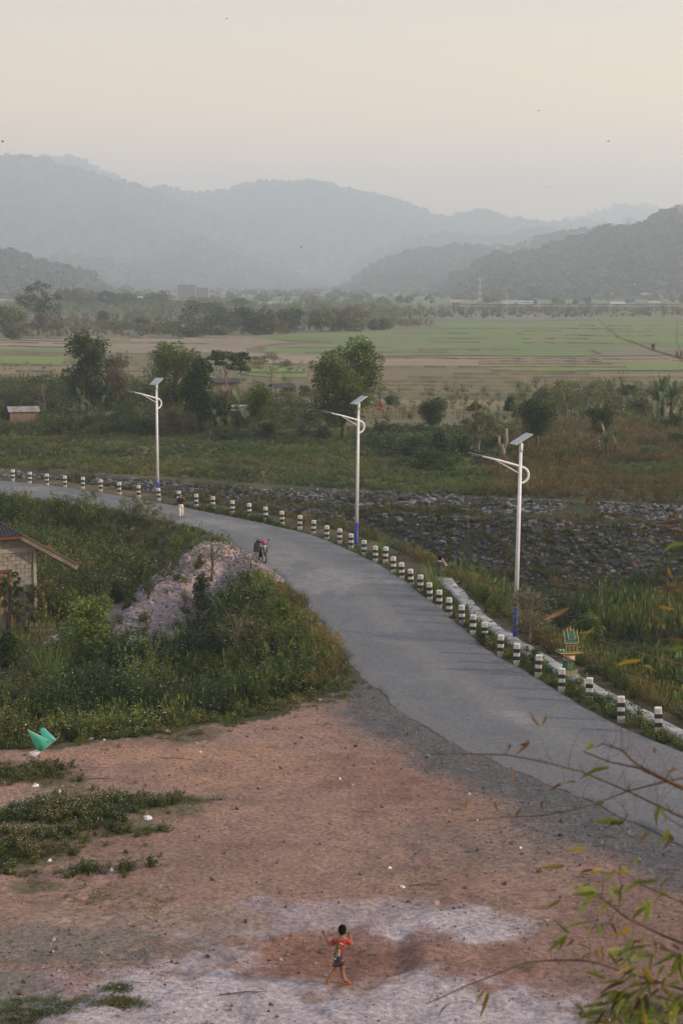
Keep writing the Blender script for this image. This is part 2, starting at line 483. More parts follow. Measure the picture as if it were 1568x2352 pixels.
me = np_mesh('ground', np.stack([gx, gy, gzv], 1), FQ, {'gcol': ('FLOAT_COLOR', np.concatenate([c, np.ones((len(c), 1))], 1))})
m, n, l, p = _nt('ground_soil')
a_ = n.new('ShaderNodeAttribute'); a_.attribute_name = 'gcol'
pos = objco(n, l, world=True)
f1 = nz(n, l, .9, 6, pos, .65); f2 = nz(n, l, 7, 5, pos, .65); f3 = nz(n, l, 42, 3, pos, .6)
v1 = n.new('ShaderNodeTexVoronoi'); v1.inputs['Scale'].default_value = 13; l.new(pos, v1.inputs['Vector'])
k1 = rmp(n, l, f1, .3, .7, .74, 1.26); k2 = rmp(n, l, f2, .3, .7, .55, 1.42); k3 = rmp(n, l, f3, .3, .7, .7, 1.3)
def mul(a, b):
    q = n.new('ShaderNodeMath'); q.operation = 'MULTIPLY'; l.new(a, q.inputs[0]); l.new(b, q.inputs[1]); return q.outputs[0]
kk = mul(mul(k1, k2), k3)
kk = mul(kk, rmp(n, l, v1.outputs['Distance'], 0, .35, 1.18, .96))
vm = n.new('ShaderNodeVectorMath'); vm.operation = 'SCALE'; l.new(a_.outputs['Color'], vm.inputs[0]); l.new(kk, vm.inputs['Scale'])
l.new(vm.outputs[0], p.inputs['Base Color']); p.inputs['Roughness'].default_value = .95; p.inputs['Specular IOR Level'].default_value = .15
ad = n.new('ShaderNodeMath'); ad.operation = 'ADD'; l.new(f2, ad.inputs[0]); l.new(mul(f3, f1), ad.inputs[1])
bump(n, l, p, ad.outputs[0], 1.0, .07)
M['ground'] = m
G = link_mesh('ground', me, m, smooth=True); G['kind'] = 'structure'

# ------------------------------------------------------------------ road
def arclen_resample(P, n):
    d = np.concatenate([[0], np.cumsum(np.linalg.norm(np.diff(P, axis=0), axis=1))])
    t = np.linspace(0, d[-1], n)
    return np.stack([np.interp(t, d, P[:, k]) for k in range(P.shape[1])], 1)
def smoothline(P, n, it=6):
    Q = arclen_resample(P, n)
    for _ in range(it): Q[1:-1] = (Q[:-2] + 2 * Q[1:-1] + Q[2:]) / 4
    return Q
sel = slice(2, -1)
QR, QL = smoothline(line(R_PX[sel]), 420), smoothline(line(L_PX[sel]), 420)
NC = 28
V = []; lat = []; alo = []
for j in range(NC + 1):
    t = j / NC
    q = QL * (1 - t) + QR * t
    jit = (.5 * vn(q[:, 0], q[:, 1], 1.6, 90) + .35 * vn(q[:, 0], q[:, 1], .5, 91)) if j == 0 else ((.2 * vn(q[:, 0], q[:, 1], 1.2, 90) + .15 * vn(q[:, 0], q[:, 1], .4, 91)) if j == NC else 0)
    dirn = (QR - QL) / np.linalg.norm(QR - QL, axis=1)[:, None]
    q = q + dirn * (np.reshape(jit, (-1, 1)) if j in (0, NC) else 0)
    z = .03 * (1 - (2 * t - 1) ** 2) + .004 - (.05 if j in (0, NC) else 0)
    V.append(np.column_stack([q, np.full(len(q), z)])); lat.append(np.full(len(q), t)); alo.append(np.arange(len(q)) / 420)
V = np.concatenate(V); idx = np.arange(len(V)).reshape(NC + 1, 420)
FQ = np.stack([idx[:-1, :-1], idx[:-1, 1:], idx[1:, 1:], idx[1:, :-1]], -1).reshape(-1, 4)[:, ::-1]
dust = np.zeros(len(V))
for q in [(560, 1212, 60, 8), (840, 1336, 60, 6), (470, 1200, 70, 8), (770, 1335, 90, 25), (620, 1290, 60, 25), (90, 1122, 60, 4), (1170, 1640, 40, 8), (870, 1470, 18, 4), (1200, 1660, 30, 8), (700, 1400, 22, 12)]:
    dust = np.maximum(dust, blob(V[:, 0], V[:, 1], *q, 1.6, 95) * .8)
me = np_mesh('road', V, FQ, {'lat': ('FLOAT', np.concatenate(lat)), 'dust': ('FLOAT', dust)})
m, n, l, p = _nt('asphalt')
pos = objco(n, l, world=True)
la = n.new('ShaderNodeAttribute'); la.attribute_name = 'lat'
du = n.new('ShaderNodeAttribute'); du.attribute_name = 'dust'
f1 = nz(n, l, .35, 4, pos); f2 = nz(n, l, 5, 5, pos); f3 = nz(n, l, 26, 4, pos, .85)
base = mixc(n, l, rmp(n, l, f1, .35, .65), (.092, .095, .106), (.118, .12, .13))
# paler wheel tracks, slightly wavy
wv = n.new('ShaderNodeMath'); wv.operation = 'MULTIPLY_ADD'; l.new(f1, wv.inputs[0]); wv.inputs[1].default_value = .25; l.new(la.outputs['Fac'], wv.inputs[2])
sn = n.new('ShaderNodeMath'); sn.operation = 'MULTIPLY'; l.new(wv.outputs[0], sn.inputs[0]); sn.inputs[1].default_value = 12.5
sc = n.new('ShaderNodeMath'); sc.operation = 'SINE'; l.new(sn.outputs[0], sc.inputs[0])
base = mixc(n, l, rmp(n, l, sc.outputs[0], -.2, 1, 0, .6), base, (.165, .16, .16))
base = mixc(n, l, rmp(n, l, f2, .42, .66, 0, .6), base, (.06, .062, .07))
base = mixc(n, l, rmp(n, l, la.outputs['Fac'], .16, 0.0, 0, .55), base, (.06, .062, .068))
base = mixc(n, l, mul(rmp(n, l, la.outputs['Fac'], .09, 0.0, 0, 1), rmp(n, l, f2, .38, .55, 0, 1)), base, (.15, .135, .125))
base = mixc(n, l, mul(du.outputs['Fac'], rmp(n, l, nz(n, l, 2.2, 5, objco(n, l, (.5, 2.2, 1), True), .7), .42, .6, 0, .9)), base, (.27, .25, .245))
f4 = nz(n, l, 1.3, 6, objco(n, l, (1, .35, 1), True), .75)
base = mixc(n, l, rmp(n, l, f4, .5, .72, 0, .5), base, (.17, .16, .155))
base = mixc(n, l, rmp(n, l, f3, .52, .68, 0, .9), base, (.27, .265, .26))
base = mixc(n, l, rmp(n, l, f3, .48, .34, 0, .8), base, (.03, .03, .035))
l.new(base, p.inputs['Base Color']); p.inputs['Roughness'].default_value = .85; p.inputs['Specular IOR Level'].default_value = .3
bump(n, l, p, f3, .5, .01)
o = link_mesh('road', me, m, smooth=True); o['kind'] = 'structure'

# pale concrete edging path beyond the bollards
C_PX = [(1020,1330),(1050,1362),(1100,1418),(1150,1455),(1200,1488),(1262,1524),(1330,1568),(1420,1614),(1500,1655),(1568,1690),(1760,1790),(2100,1960)]
Q = smoothline(line(C_PX), 160, 3); tn = np.gradient(Q, axis=0); tn /= np.linalg.norm(tn, axis=1)[:, None]
nr = np.stack([-tn[:, 1], tn[:, 0]], 1)
V = []
for k, (w, z) in enumerate([(-.34, -.4), (-.33, .05), (-.1, .056), (.15, .056), (.33, .05), (.34, -.6)]):
    ww = w + (.16 if k in (1, 4) else .05) * vn(Q[:, 0], Q[:, 1], .9, 96 + k)
    V.append(np.column_stack([Q + nr * np.reshape(ww, (-1, 1)), z + .012 * vn(Q[:, 0], Q[:, 1], 1.5, 99)]))
V = np.concatenate(V); idx = np.arange(len(V)).reshape(6, 160)
FQ = np.stack([idx[:-1, :-1], idx[:-1, 1:], idx[1:, 1:], idx[1:, :-1]], -1).reshape(-1, 4)
o = link_mesh('path', np_mesh('path', V, FQ), M['concrete']); o['kind'] = 'structure'

# ------------------------------------------------------------------ hills
def D5(pts): return pts
def hillmat(name, c1, c2, sc):
    return mat(name, c1, c2, .95, sc, bmp=0, world=True)
HM = hillmat('forest_slope', (.022, .03, .018), (.03, .036, .022), .004)
HMB = hillmat('dry_slope', (.05, .045, .03), (.03, .034, .02), .01)

def tuft_mesh(name, seed, n=46):
    """a rounded tree crown of leaf clumps, for forest seen from far off"""
    r = np.random.RandomState(seed); V = []; Fc = []
    for i in range(n):
        d = r.normal(size=3); d /= np.linalg.norm(d); d[2] = abs(d[2]) * .9 - .1
        cpt = d * r.uniform(.55, .95) * np.array([.5, .5, .62]) + np.array([0, 0, .45])
        a = r.normal(size=3); a /= np.linalg.norm(a); b = np.cross(a, d); b /= np.linalg.norm(b) + 1e-6
        s = r.uniform(.13, .24); k = len(V)
        V += [cpt - a * s - b * s, cpt + a * s - b * s * .6, cpt + a * s * .7 + b * s, cpt - a * s * .8 + b * s]
        Fc.append([k, k + 1, k + 2, k + 3])
    me = np_mesh(name, V, Fc, {'lv': ('FLOAT', np.repeat(r.rand(n), 4))})
    me.materials.append(M['weed'])
    return bpy.data.objects.new(name, me)

def gn_scatter(name, label, protos, pts, rot, scl, pick, tint, kind='stuff'):
    me = bpy.data.meshes.new(name); n = len(pts)
    me.vertices.add(n); me.vertices.foreach_set('co', np.asarray(pts, np.float32).ravel())
    for nm, typ, arr, key in (('rot', 'FLOAT_VECTOR', rot, 'vector'), ('scl', 'FLOAT_VECTOR', scl, 'vector'), ('pick', 'INT', pick, 'value'), ('tint', 'FLOAT_VECTOR', tint, 'vector')):
        a = me.attributes.new(nm, typ, 'POINT'); a.data.foreach_set(key, np.asarray(arr, np.int32 if typ == 'INT' else np.float32).ravel())
    o = bpy.data.objects.new(name, me); COL.objects.link(o)
    tr = bpy.data.node_groups.new(name, 'GeometryNodeTree')
    tr.interface.new_socket('Geometry', in_out='INPUT', socket_type='NodeSocketGeometry')
    tr.interface.new_socket('Geometry', in_out='OUTPUT', socket_type='NodeSocketGeometry')
    N = tr.nodes; L = tr.links
    gi = N.new('NodeGroupInput'); go = N.new('NodeGroupOutput')
    mp = N.new('GeometryNodeMeshToPoints'); L.new(gi.outputs[0], mp.inputs['Mesh'])
    def na(nm, dt):
        q = N.new('GeometryNodeInputNamedAttribute'); q.data_type = dt; q.inputs[0].default_value = nm; return q.outputs[0]
    ro, sl, pk = na('rot', 'FLOAT_VECTOR'), na('scl', 'FLOAT_VECTOR'), na('pick', 'INT')
    jn = N.new('GeometryNodeJoinGeometry')
    for k, pr in enumerate(protos):
        oi = N.new('GeometryNodeObjectInfo'); oi.inputs['Object'].default_value = pr; oi.transform_space = 'ORIGINAL'
        ip = N.new('GeometryNodeInstanceOnPoints')
        cp = N.new('FunctionNodeCompare'); cp.data_type = 'INT'; cp.operation = 'EQUAL'
        L.new(pk, cp.inputs[2]); cp.inputs[3].default_value = k
        L.new(mp.outputs[0], ip.inputs['Points']); L.new(cp.outputs[0], ip.inputs['Selection'])
        L.new(oi.outputs['Geometry'], ip.inputs['Instance'])
        L.new(ro, ip.inputs['Rotation']); L.new(sl, ip.inputs['Scale'])
        L.new(ip.outputs[0], jn.inputs[0])
    L.new(jn.outputs[0], go.inputs[0])
    md = o.modifiers.new('scatter', 'NODES'); md.node_group = tr
    tag(o, label, None, None, kind)
    return o

PROTO = {}
TUFTS = [tuft_mesh('forest_tree', s) for s in range(4)]

def hill(d0, Wd, pts, hm, seed, trees, tsz, gul=.13, tint=(.05, .06, .035)):
    d0 *= HS; Wd *= HS; tsz *= HS * .85
    px = np.array([p_[0] for p_ in pts], float); py = np.array([p_[1] for p_ in pts], float)
    u0, u1 = px[0], px[-1]
    K, Rr = 340, 34
    ux = np.linspace(u0, u1, K); uy = np.interp(ux, px, py)
    for _ in range(2): uy[1:-1] = (uy[:-2] + 2 * uy[1:-1] + uy[2:]) / 4
    a = (ux - CX) / F; b = -(uy - CY) / F
    zc = H + d0 * (-st + b * ct) / (ct + b * st); xc = d0 * a / (ct + b * st)
    zc = zc + d0 * .0007 * (vn(ux, ux * 0, 5, seed) + .6 * vn(ux, ux * 0, 1.7, seed + 1)) * 3
    V = []
    for j in range(Rr + 9):
        if j < Rr:
            t = j / (Rr - 1); y = d0 - Wd * (1 - t); prof = t ** .85
        else:
            t = 1 - (j - Rr + 1) / 9; y = d0 + Wd * .5 * (1 - t); prof = t
        gl = gul * (4 * t * (1 - t)) * (1 - np.abs(2 * vn(xc + .4 * y, y * .35 + 0 * xc, Wd * .17, seed + 2)) * 2 + .5 * vn(xc, y + 0 * xc, Wd * .06, seed + 3))
        V.append(np.column_stack([xc * (y / d0 * .35 + .65), np.full(K, y), np.maximum(zc, 1) * np.clip(prof - gl * .55, 0, 1) - 3 * (1 - prof)]))
    A = np.array(V); n0 = A.shape[0]
    idx = np.arange(n0 * K).reshape(n0, K)
    FQ = np.stack([idx[:-1, :-1], idx[:-1, 1:], idx[1:, 1:], idx[1:, :-1]], -1).reshape(-1, 4)
    o = link_mesh('hills', np_mesh('hills', A.reshape(-1, 3), FQ), hm, smooth=True); o['kind'] = 'structure'
    # forest on the slope: denser along the crest
    r = np.random.RandomState(seed)
    tsz *= .8; trees = int(trees * 1.8); n1_ = int(trees * .22); jj = np.concatenate([np.full(n1_, Rr - 1.0), r.uniform(2, Rr - 1, trees - n1_)])
    ii = r.uniform(0, K - 1, trees)
    i0 = ii.astype(int).clip(0, K - 2); j0 = jj.astype(int).clip(0, Rr - 2); fi = (ii - i0)[:, None]; fj = (jj - j0)[:, None]
    Pt = (A[j0, i0] * (1 - fi) + A[j0, i0 + 1] * fi) * (1 - fj) + (A[j0 + 1, i0] * (1 - fi) + A[j0 + 1, i0 + 1] * fi) * fj
    s = tsz * r.uniform(.5, 1.15, trees); big = r.rand(trees) < .05; s[big] *= 1.35
    Pt[:, 2] -= s * .25
    tn_ = np.array(tint)[None] * r.uniform(.92, 1.1, (trees, 1)) * np.array([1, 1, 1])
    gn_scatter('forest', 'wooded slope of a hazy hill', TUFTS, Pt, np.column_stack([np.zeros(trees), np.zeros(trees), r.uniform(0, 6.3, trees)]),
               np.column_stack([s * 1.1, s * 1.1, s]), r.randint(0, 4, trees), tn_)
    return A

hill(4700, 700, [(1100,560),(1180,530),(1250,515),(1314,507),(1374,486),(1429,473),(1499,478),(1568,490),(1700,500),(1900,520)], HM, 101, 350, 16)
hill(4100, 700, [(-500,430),(-200,400),(0,385),(90,367),(165,363),(200,373),(225,391),(260,401),(287,421),(330,450),(400,500)], HM, 102, 400, 16)
hill(3600, 900, [(250,470),(330,438),(385,433),(440,450),(480,449),(520,443),(555,425),(630,421),(725,419),(784,434),(859,452),(909,463),(959,481),(1024,507),(1055,497),(1084,488),(1104,485),(1174,508),(1234,513),(1269,518),(1349,513),(1400,522),(1568,545)], HM, 103, 1500, 15)
hill(3100, 900, [(-700,420),(-300,380),(0,362),(90,366),(165,391),(215,399),(260,419),(300,424),(330,436),(380,461),(450,486),(525,511),(590,536),(650,556),(725,600),(800,660)], HM, 104, 1300, 14)
hill(2800, 500, [(760,655),(820,612),(859,582),(934,557),(1019,542),(1084,548),(1144,551),(1209,532),(1259,528),(1284,536),(1334,550),(1400,570),(1568,600)], HM, 105, 700, 13)
hill(2500, 500, [(250,650),(325,597),(390,567),(450,556),(475,560),(525,581),(600,611),(700,641),(750,658),(790,675)], HM, 106, 700, 12)
hill(2100, 400, [(-400,640),(-100,605),(60,600),(100,597),(140,589),(200,601),(240,602),(300,616),(380,636),(425,651),(500,672)], HM, 107, 500, 11)
A_mid = hill(1900, 500, [(770,684),(784,671),(824,637),(884,602),(959,579),(1034,577),(1084,573),(1184,577),(1214,562),(1244,552),(1314,538),(1384,531),(1500,525),(1700,520)], HM, 108, 1500, 11, tint=(.045, .055, .032))
A_near = hill(1350, 420, [(1005,700),(1014,690),(1020,666),(1064,636),(1104,611),(1129,598),(1174,602),(1234,592),(1274,577),(1334,557),(1384,537),(1444,537),(1484,526),(1515,502),(1535,496),(1568,492),(1700,470),(1900,450),(2200,470)], HM, 109, 2300, 12, tint=(.045, .055, .03))
hill(1250, 350, [(-500,560),(-250,570),(0,588),(30,589),(65,601),(100,613),(150,626),(190,631),(215,641),(228,656),(250,672),(300,690)], HMB, 110, 900, 10, tint=(.06, .06, .035))

def on_hill(A, px, py):
    v = A.reshape(-1, 3); b = v[:, 2] - H
    f_ = v[:, 1] * ct - b * st; u_ = CX + F * v[:, 0] / f_; w_ = CY - F * (v[:, 1] * st + b * ct) / f_
    k = int(np.argmin((u_ - px) ** 2 + (w_ - py) ** 2)); return Vector(v[k])

# ------------------------------------------------------------------ haze
m = bpy.data.materials.new('haze_air'); m.use_nodes = True
n = m.node_tree.nodes; l = m.node_tree.links; n.clear()
out = n.new('ShaderNodeOutputMaterial'); pv = n.new('ShaderNodeVolumePrincipled')
pv.inputs['Color'].default_value = (.77, .875, .985, 1)
pv.inputs['Density'].default_value = SIGMA
pv.inputs['Anisotropy'].default_value = 0.3
l.new(pv.outputs[0], out.inputs['Volume'])
b = MB(); b.box((0, 4000, 252), (20000, 9200, 516))
hz_ = b.build('haze', m); tag(hz_, 'pale haze filling the valley', None, None, 'stuff')

# ------------------------------------------------------------------ fields on the plain
def cropmat(name, c1, c2, rowsc, dark):
    m, n, l, p = _nt(name)
    pos = objco(n, l, (.06, 1, 1), True)
    f = nz(n, l, rowsc, 5, pos, .7); g = nz(n, l, .02, 4, objco(n, l, world=True)); h_ = nz(n, l, 1.4, 3, objco(n, l, (.5, 1, 1), True), .7)
    b_ = mixc(n, l, rmp(n, l, g, .4, .6), c1, c2)
    b_ = mixc(n, l, rmp(n, l, nz(n, l, .045, 5, objco(n, l, (.35, 1, 1), True), .7), .52, .66, 0, .6), b_, (.2, .17, .11))
    b_ = mixc(n, l, rmp(n, l, f, .50, .66, 0, .85), b_, dark)
    b_ = mixc(n, l, rmp(n, l, h_, .5, .8, 0, .5), b_, tuple(x * 1.5 for x in c1))
    l.new(b_, p.inputs['Base Color']); p.inputs['Roughness'].default_value = .95; p.inputs['Specular IOR Level'].default_value = .1
    bump(n, l, p, h_, .6, .2)
    return m
M['crop'] = cropmat('green_crop', (.115, .16, .058), (.15, .175, .075), .35, (.08, .10, .045))
M['crop2'] = cropmat('lime_crop', (.15, .2, .055), (.14, .17, .06), .3, (.10, .13, .05))
M['stubble'] = cropmat('rice_stubble', (.20, .16, .118), (.25, .195, .145), .45, (.17, .125, .08))
M['stubble2'] = cropmat('brown_stubble', (.155, .118, .078), (.2, .155, .10), .55, (.12, .1, .05))
M['drygrass'] = cropmat('dry_grass_field', (.2, .16, .085), (.15, .13, .07), .8, (.11, .1, .05))
M['fallow'] = cropmat('grey_fallow', (.17, .15, .11), (.14, .14, .08), .3, (.09, .09, .06))

def field(pts, mt, z, name='field'):
    z = .02 + z * .2; P = [at(x, y, 0) for x, y in pts][::-1]; C_ = sum(P) / len(P)
    # rim with a soft wobble
    ring = []
    for i in range(len(P)):
        a, b2 = P[i], P[(i + 1) % len(P)]; k = max(2, int(np.linalg.norm(b2 - a) / 6))
        for j in range(k):
            q = a + (b2 - a) * j / k; s = (q[1] / 250) * 2.2
            ring.append((q[0] + s * vn(np.array([q[0]]), np.array([q[1]]), 9, 60)[0], q[1] + 3.5 * s * vn(np.array([q[0]]), np.array([q[1]]), 11, 61)[0] + 4 * s * vn(np.array([q[0]]), np.array([q[1]]), 40, 66)[0], z))
    me = bpy.data.meshes.new(name); me.from_pydata(ring, [], [tuple(range(len(ring)))]); me.update()
    o = link_mesh(name, me, mt); o['kind'] = 'structure'; return o
field([(-300,746),(560,747),(900,752),(980,736),(1568,737),(1900,737),(1900,733),(900,722),(-300,722)], M['fallow'], .25)
field([(-300,779),(560,771),(640,778),(660,790),(560,800),(560,812),(-300,800)], M['stubble'], .30)
field([(-300,799),(150,801),(156,812),(-300,812)], M['crop'], .42)
field([(-300,818),(150,818),(162,828),(150,838),(-300,838)], M['crop2'], .44)
field([(-300,840),(330,842),(330,866),(-300,870)], M['stubble2'], .36)
field([(560,772),(1000,754),(1000,740),(1568,738),(1900,740),(1900,806),(1568,806),(1360,801),(1340,818),(1080,817),(860,819),(640,816),(590,809),(600,797),(780,791),(760,785),(640,780)], M['crop'], .40)
field([(1370,800),(1480,797),(1900,799),(1900,814),(1568,818),(1360,818)], M['fallow'], .46)
field([(560,812),(860,821),(1340,820),(1900,817),(1900,838),(1400,834),(1180,838),(1150,846),(870,842),(560,832)], M['stubble'], .30)
field([(1120,851),(1180,840),(1400,836),(1900,838),(1900,857),(1400,856),(1250,860)], M['crop2'], .42)
field([(560,838),(700,845),(710,872),(640,872),(560,866)], M['crop2'], .34)
field([(700,846),(1120,852),(1250,862),(1900,860),(1900,917),(1250,912),(860,916),(700,905)], M['stubble2'], .22)
field([(700,917),(1250,913),(1900,918),(1900,946),(1100,946),(800,944),(560,950),(560,912)], M['drygrass'], .10)

b = MB(); rr = random.Random(4)
def bund(x0, x1, yy, w=.5, h_=.45):
    k = 40; pl_ = []
    for i in range(k + 1):
        x = x0 + (x1 - x0) * i / k; q = at(x, yy + 5 * (vn(np.array([x]), np.array([yy]), 160, 62)[0]) + 1.2 * vn(np.array([x]), np.array([yy]), 25, 63)[0]); s = q[1] / 250
        pl_.append((q[0], q[1], h_ * s * (.6 + .9 * abs(vn(np.array([x]), np.array([yy]), 13, 64)[0])) + .32, w * s))
    vs = []; fs = []
    for x, y, hh, ww in pl_: vs += [(x, y - ww * 3.5, 0), (x, y - ww * .5, hh), (x, y + ww * .5, hh), (x, y + ww * 3.5, 0)]
    for i in range(k):
        if vn(np.array([pl_[i][0]]), np.array([pl_[i][1]]), 14, 67)[0] < -.2: continue
        for j in range(3): fs.append((i * 4 + j, i * 4 + j + 4, i * 4 + j + 5, i * 4 + j + 1))
    b.add(vs, fs)
BUNDS = [(870,1900,845,.6),(960,1130,852,.5),(860,1900,862,.7),(860,1900,871,.9),(870,1500,880,.9),(700,1900,889,1),(870,1900,899,1),(860,1900,908,1),(870,1900,917,1.3),
         (1100,1568,838,.5),(1130,1900,857,.6),(640,900,800,.6),(700,1100,788,.6),(1000,1350,780,.6),(900,1200,768,.5),(1200,1600,762,.5),(1200,1568,790,.6),(700,1300,812,.5),(1330,1600,749,.7),(950,1350,806,.5),
         (-200,150,815,1.6),(-200,170,798,.7),(-200,160,812,.8),(-200,420,778,.5),(-200,300,784,.5),(-200,480,789,.5),(-200,420,840,.8),(-200,330,856,.7),(560,870,838,.7),(620,720,872,1),(560,700,858,.6),
         (240,560,775,.5),(1300,1700,772,.5),(1000,1568,756,.4),(860,1568,826,.5),(1100,1568,832,.4),(-200,560,771,.5)]
for q in BUNDS: bund(q[0], q[1], q[2], .35 * q[3], (.22 if q[2] > 850 else .1) * q[3])
M['bund'] = mat('grassy_bund', (.15, .125, .07), (.085, .08, .045), .95, .5, bmp=0, world=True)
o = b.build('field_bund', M['bund']); tag(o, 'low earth bunds between the rice fields', None, None, 'stuff'); o['kind'] = 'structure'

# ------------------------------------------------------------------ plants: prototypes
def blades(n, h, spread, w, seed, bend=.5, rad=.12, head=False, dry=False, nseg=3):
    r = np.random.RandomState(seed); V = []; Fc = []; lv = []
    for i in range(n):
        a = r.uniform(0, 6.283); rr_ = rad * math.sqrt(r.rand()); b0 = np.array([math.cos(a) * rr_, math.sin(a) * rr_, 0])
        ang = a + r.normal() * .6; hh = h * r.uniform(.5, 1.05); sp = spread * r.uniform(.2, 1)
        dirn = np.array([math.cos(ang), math.sin(ang), 0]); side = np.array([-dirn[1], dirn[0], 0]) ; k0 = len(V); ww = w * r.uniform(.6, 1.2)
        for s in range(nseg + 1):
            t = s / nseg
            p_ = b0 + dirn * sp * t ** 1.6 * h + np.array([0, 0, hh * (t - bend * sp * t * t)])
            w_ = ww * (1 - t * .85)
            V += [p_ - side * w_ / 2, p_ + side * w_ / 2]
        for s in range(nseg): Fc.append([k0 + 2 * s, k0 + 2 * s + 1, k0 + 2 * s + 3, k0 + 2 * s + 2])
        lv += [r.rand()] * (2 * nseg + 2)
        if head and r.rand() < .5:
            k0 = len(V); tip = V[-1]
            V += [tip - side * w * 2, tip + side * w * 2, tip + side * w + np.array([0, 0, h * .16]), tip - side * w + np.array([0, 0, h * .16])]
            Fc.append([k0, k0 + 1, k0 + 2, k0 + 3]); lv += [1.0] * 4
    return V, Fc, lv

def leafcloud(C_, size, r, up=.3, asp=.55):
    n_ = len(C_)
    a = r.normal(size=(n_, 3)); a /= np.linalg.norm(a, axis=1)[:, None]
    nrm = r.normal(size=(n_, 3)); nrm[:, 2] += up * 3; nrm /= np.linalg.norm(nrm, axis=1)[:, None]
    b_ = np.cross(nrm, a); b_ /= np.linalg.norm(b_, axis=1)[:, None] + 1e-6; a = np.cross(b_, nrm)
    s = size * r.uniform(.6, 1.3, n_)[:, None]
    A = C_ - a * s; B = C_ + b_ * s * asp; D = C_ + a * s; E = C_ - b_ * s * asp
    V = np.stack([A, B, D, E], 1).reshape(-1, 3)
    return V, np.arange(4 * n_).reshape(-1, 4), np.repeat(r.rand(n_), 4)

def proto(name, parts, mats):
    """parts: list of (V, F, lv, material index)"""
    V = []; Fc = []; lv = []; mi = []; k = 0
    for v, f, q, mm in parts:
        v = np.asarray(v, float).reshape(-1, 3); f = np.asarray(f)
        V.append(v); Fc.append(f + k); lv.append(np.asarray(q)); mi += [mm] * len(f); k += len(v)
    me = np_mesh(name, np.concatenate(V), np.concatenate(Fc), {'lv': ('FLOAT', np.concatenate(lv))})
    for m_ in mats: me.materials.append(m_)
    me.polygons.foreach_set('material_index', mi)
    return bpy.data.objects.new(name, me)

def herb(name, seed, nl=210, h=.6, w=.5, ls=.045, fl=10, stems=8):
    r = np.random.RandomState(seed)
    ns = 7; sc_ = np.column_stack([r.normal(size=ns) * w * .42, r.normal(size=ns) * w * .42, r.uniform(.35, 1, ns) * h])
    own = r.randint(0, ns, nl); t = r.uniform(.15, 1, nl)[:, None]
    C_ = sc_[own] * t + r.normal(size=(nl, 3)) * np.array([w, w, h * .5]) * .12; C_[:, 2] = np.abs(C_[:, 2])
    parts = [(*leafcloud(C_, ls, r, .35), 0)]
    sv, sf, sl = [], [], []
    for i in range(ns):
        k = len(sv); e = sc_[i]; s = np.array([.006, 0, 0])
        sv += [-s, s, e + s * .5, e - s * .5]; sf.append([k, k + 1, k + 2, k + 3]); sl += [.2] * 4
    parts.append((sv, sf, sl, 0))
    if fl:
        Cf = sc_[r.randint(0, ns, fl)] + r.normal(size=(fl, 3)) * w * .13 + np.array([0, 0, .05])
        v, f, q = leafcloud(Cf, .02, r, 1.5, 1); parts.append((v, f, q, 1))
    return proto(name, parts, [M['weed'], M['flower']])

PH = [herb('weed', s, fl=f) for s, f in ((1, 9), (2, 4), (3, 0), (4, 14))]
PG = [proto('grass', [(*blades(46, .5, .5, .014, s), 0)], [M['weed']]) for s in (11, 12, 13)]
PT = [proto('tall_grass', [(*blades(40, 1.0, .35, .016, s, .5, .2, True), 0)], [M['weed']]) for s in (21, 22, 23)]
PS = [proto('sward', [(*blades(60, .10, .9, .012, s, .3, .22, nseg=2), 0), (*leafcloud(np.column_stack([RS.normal(size=(50, 2)) * .13, np.abs(RS.normal(size=50)) * .035]), .022, RS, .8), 0)], [M['weed']]) for s in (31, 32)]
def twiggy(name, seed):
    r = np.random.RandomState(seed); sv, sf, sl, C_ = [], [], [], []
    for i in range(16):
        a = r.uniform(0, 6.28); e = np.array([math.cos(a) * .55, math.sin(a) * .55, 0]) * r.uniform(.3, 1) + np.array([0, 0, r.uniform(.5, 1.1)])
        k = len(sv); s = np.array([math.sin(a), -math.cos(a), 0]) * .008
        sv += [-s, s, e + s * .4, e - s * .4]; sf.append([k, k + 1, k + 2, k + 3]); sl += [.1] * 4
        for j in range(9):
            t = .35 + .65 * j / 8; q = e * t; q[2] += .05 * math.sin(t * 3); C_ += [q + s * 5, q - s * 5]
    return proto(name, [(sv, sf, sl, 0), (*leafcloud(np.array(C_), .05, r, .6, .35), 0)], [M['weed']])
PW = [twiggy('twiggy_shrub', s) for s in (41, 42)]

def inpoly(x, y, poly):
    ins = np.zeros(len(x), bool); j = len(poly) - 1
    for i in range(len(poly)):
        xi, yi = poly[i]; xj, yj = poly[j]
        ins ^= ((yi > y) != (yj > y)) & (x < (xj - xi) * (y - yi) / (yj - yi + 1e-12) + xi); j = i
    return ins

def region(px_poly, dens, seed, z=0):
    poly = np.array([at(x, y, z)[:2] for x, y in px_poly]); r = np.random.RandomState(seed)
    lo, hi = poly.min(0), poly.max(0); n_ = int(dens * np.prod(hi - lo))
    P = r.uniform(lo, hi, (n_, 2)); P = P[inpoly(P[:, 0], P[:, 1], poly)]
    return P, r

def tints(P, r, cols, sc_=4.0, seed=0, jit=.22):
    """patchwise choice between colours"""
    f = vn(P[:, 0], P[:, 1], sc_, 200 + seed) + .5 * vn(P[:, 0], P[:, 1], sc_ * .3, 201 + seed) + r.normal(size=len(P)) * .12 + .5
    k = np.clip(f, 0, .999) * (len(cols) - 1); i0 = k.astype(int); fr = (k - i0)[:, None]
    C_ = np.array(cols); c_ = C_[i0] * (1 - fr) + C_[np.minimum(i0 + 1, len(cols) - 1)] * fr
    c_ = c_ * np.array([.76, .9, .40])
    return c_ * (1 + r.normal(size=(len(P), 1)) * jit).clip(.4, 1.8)

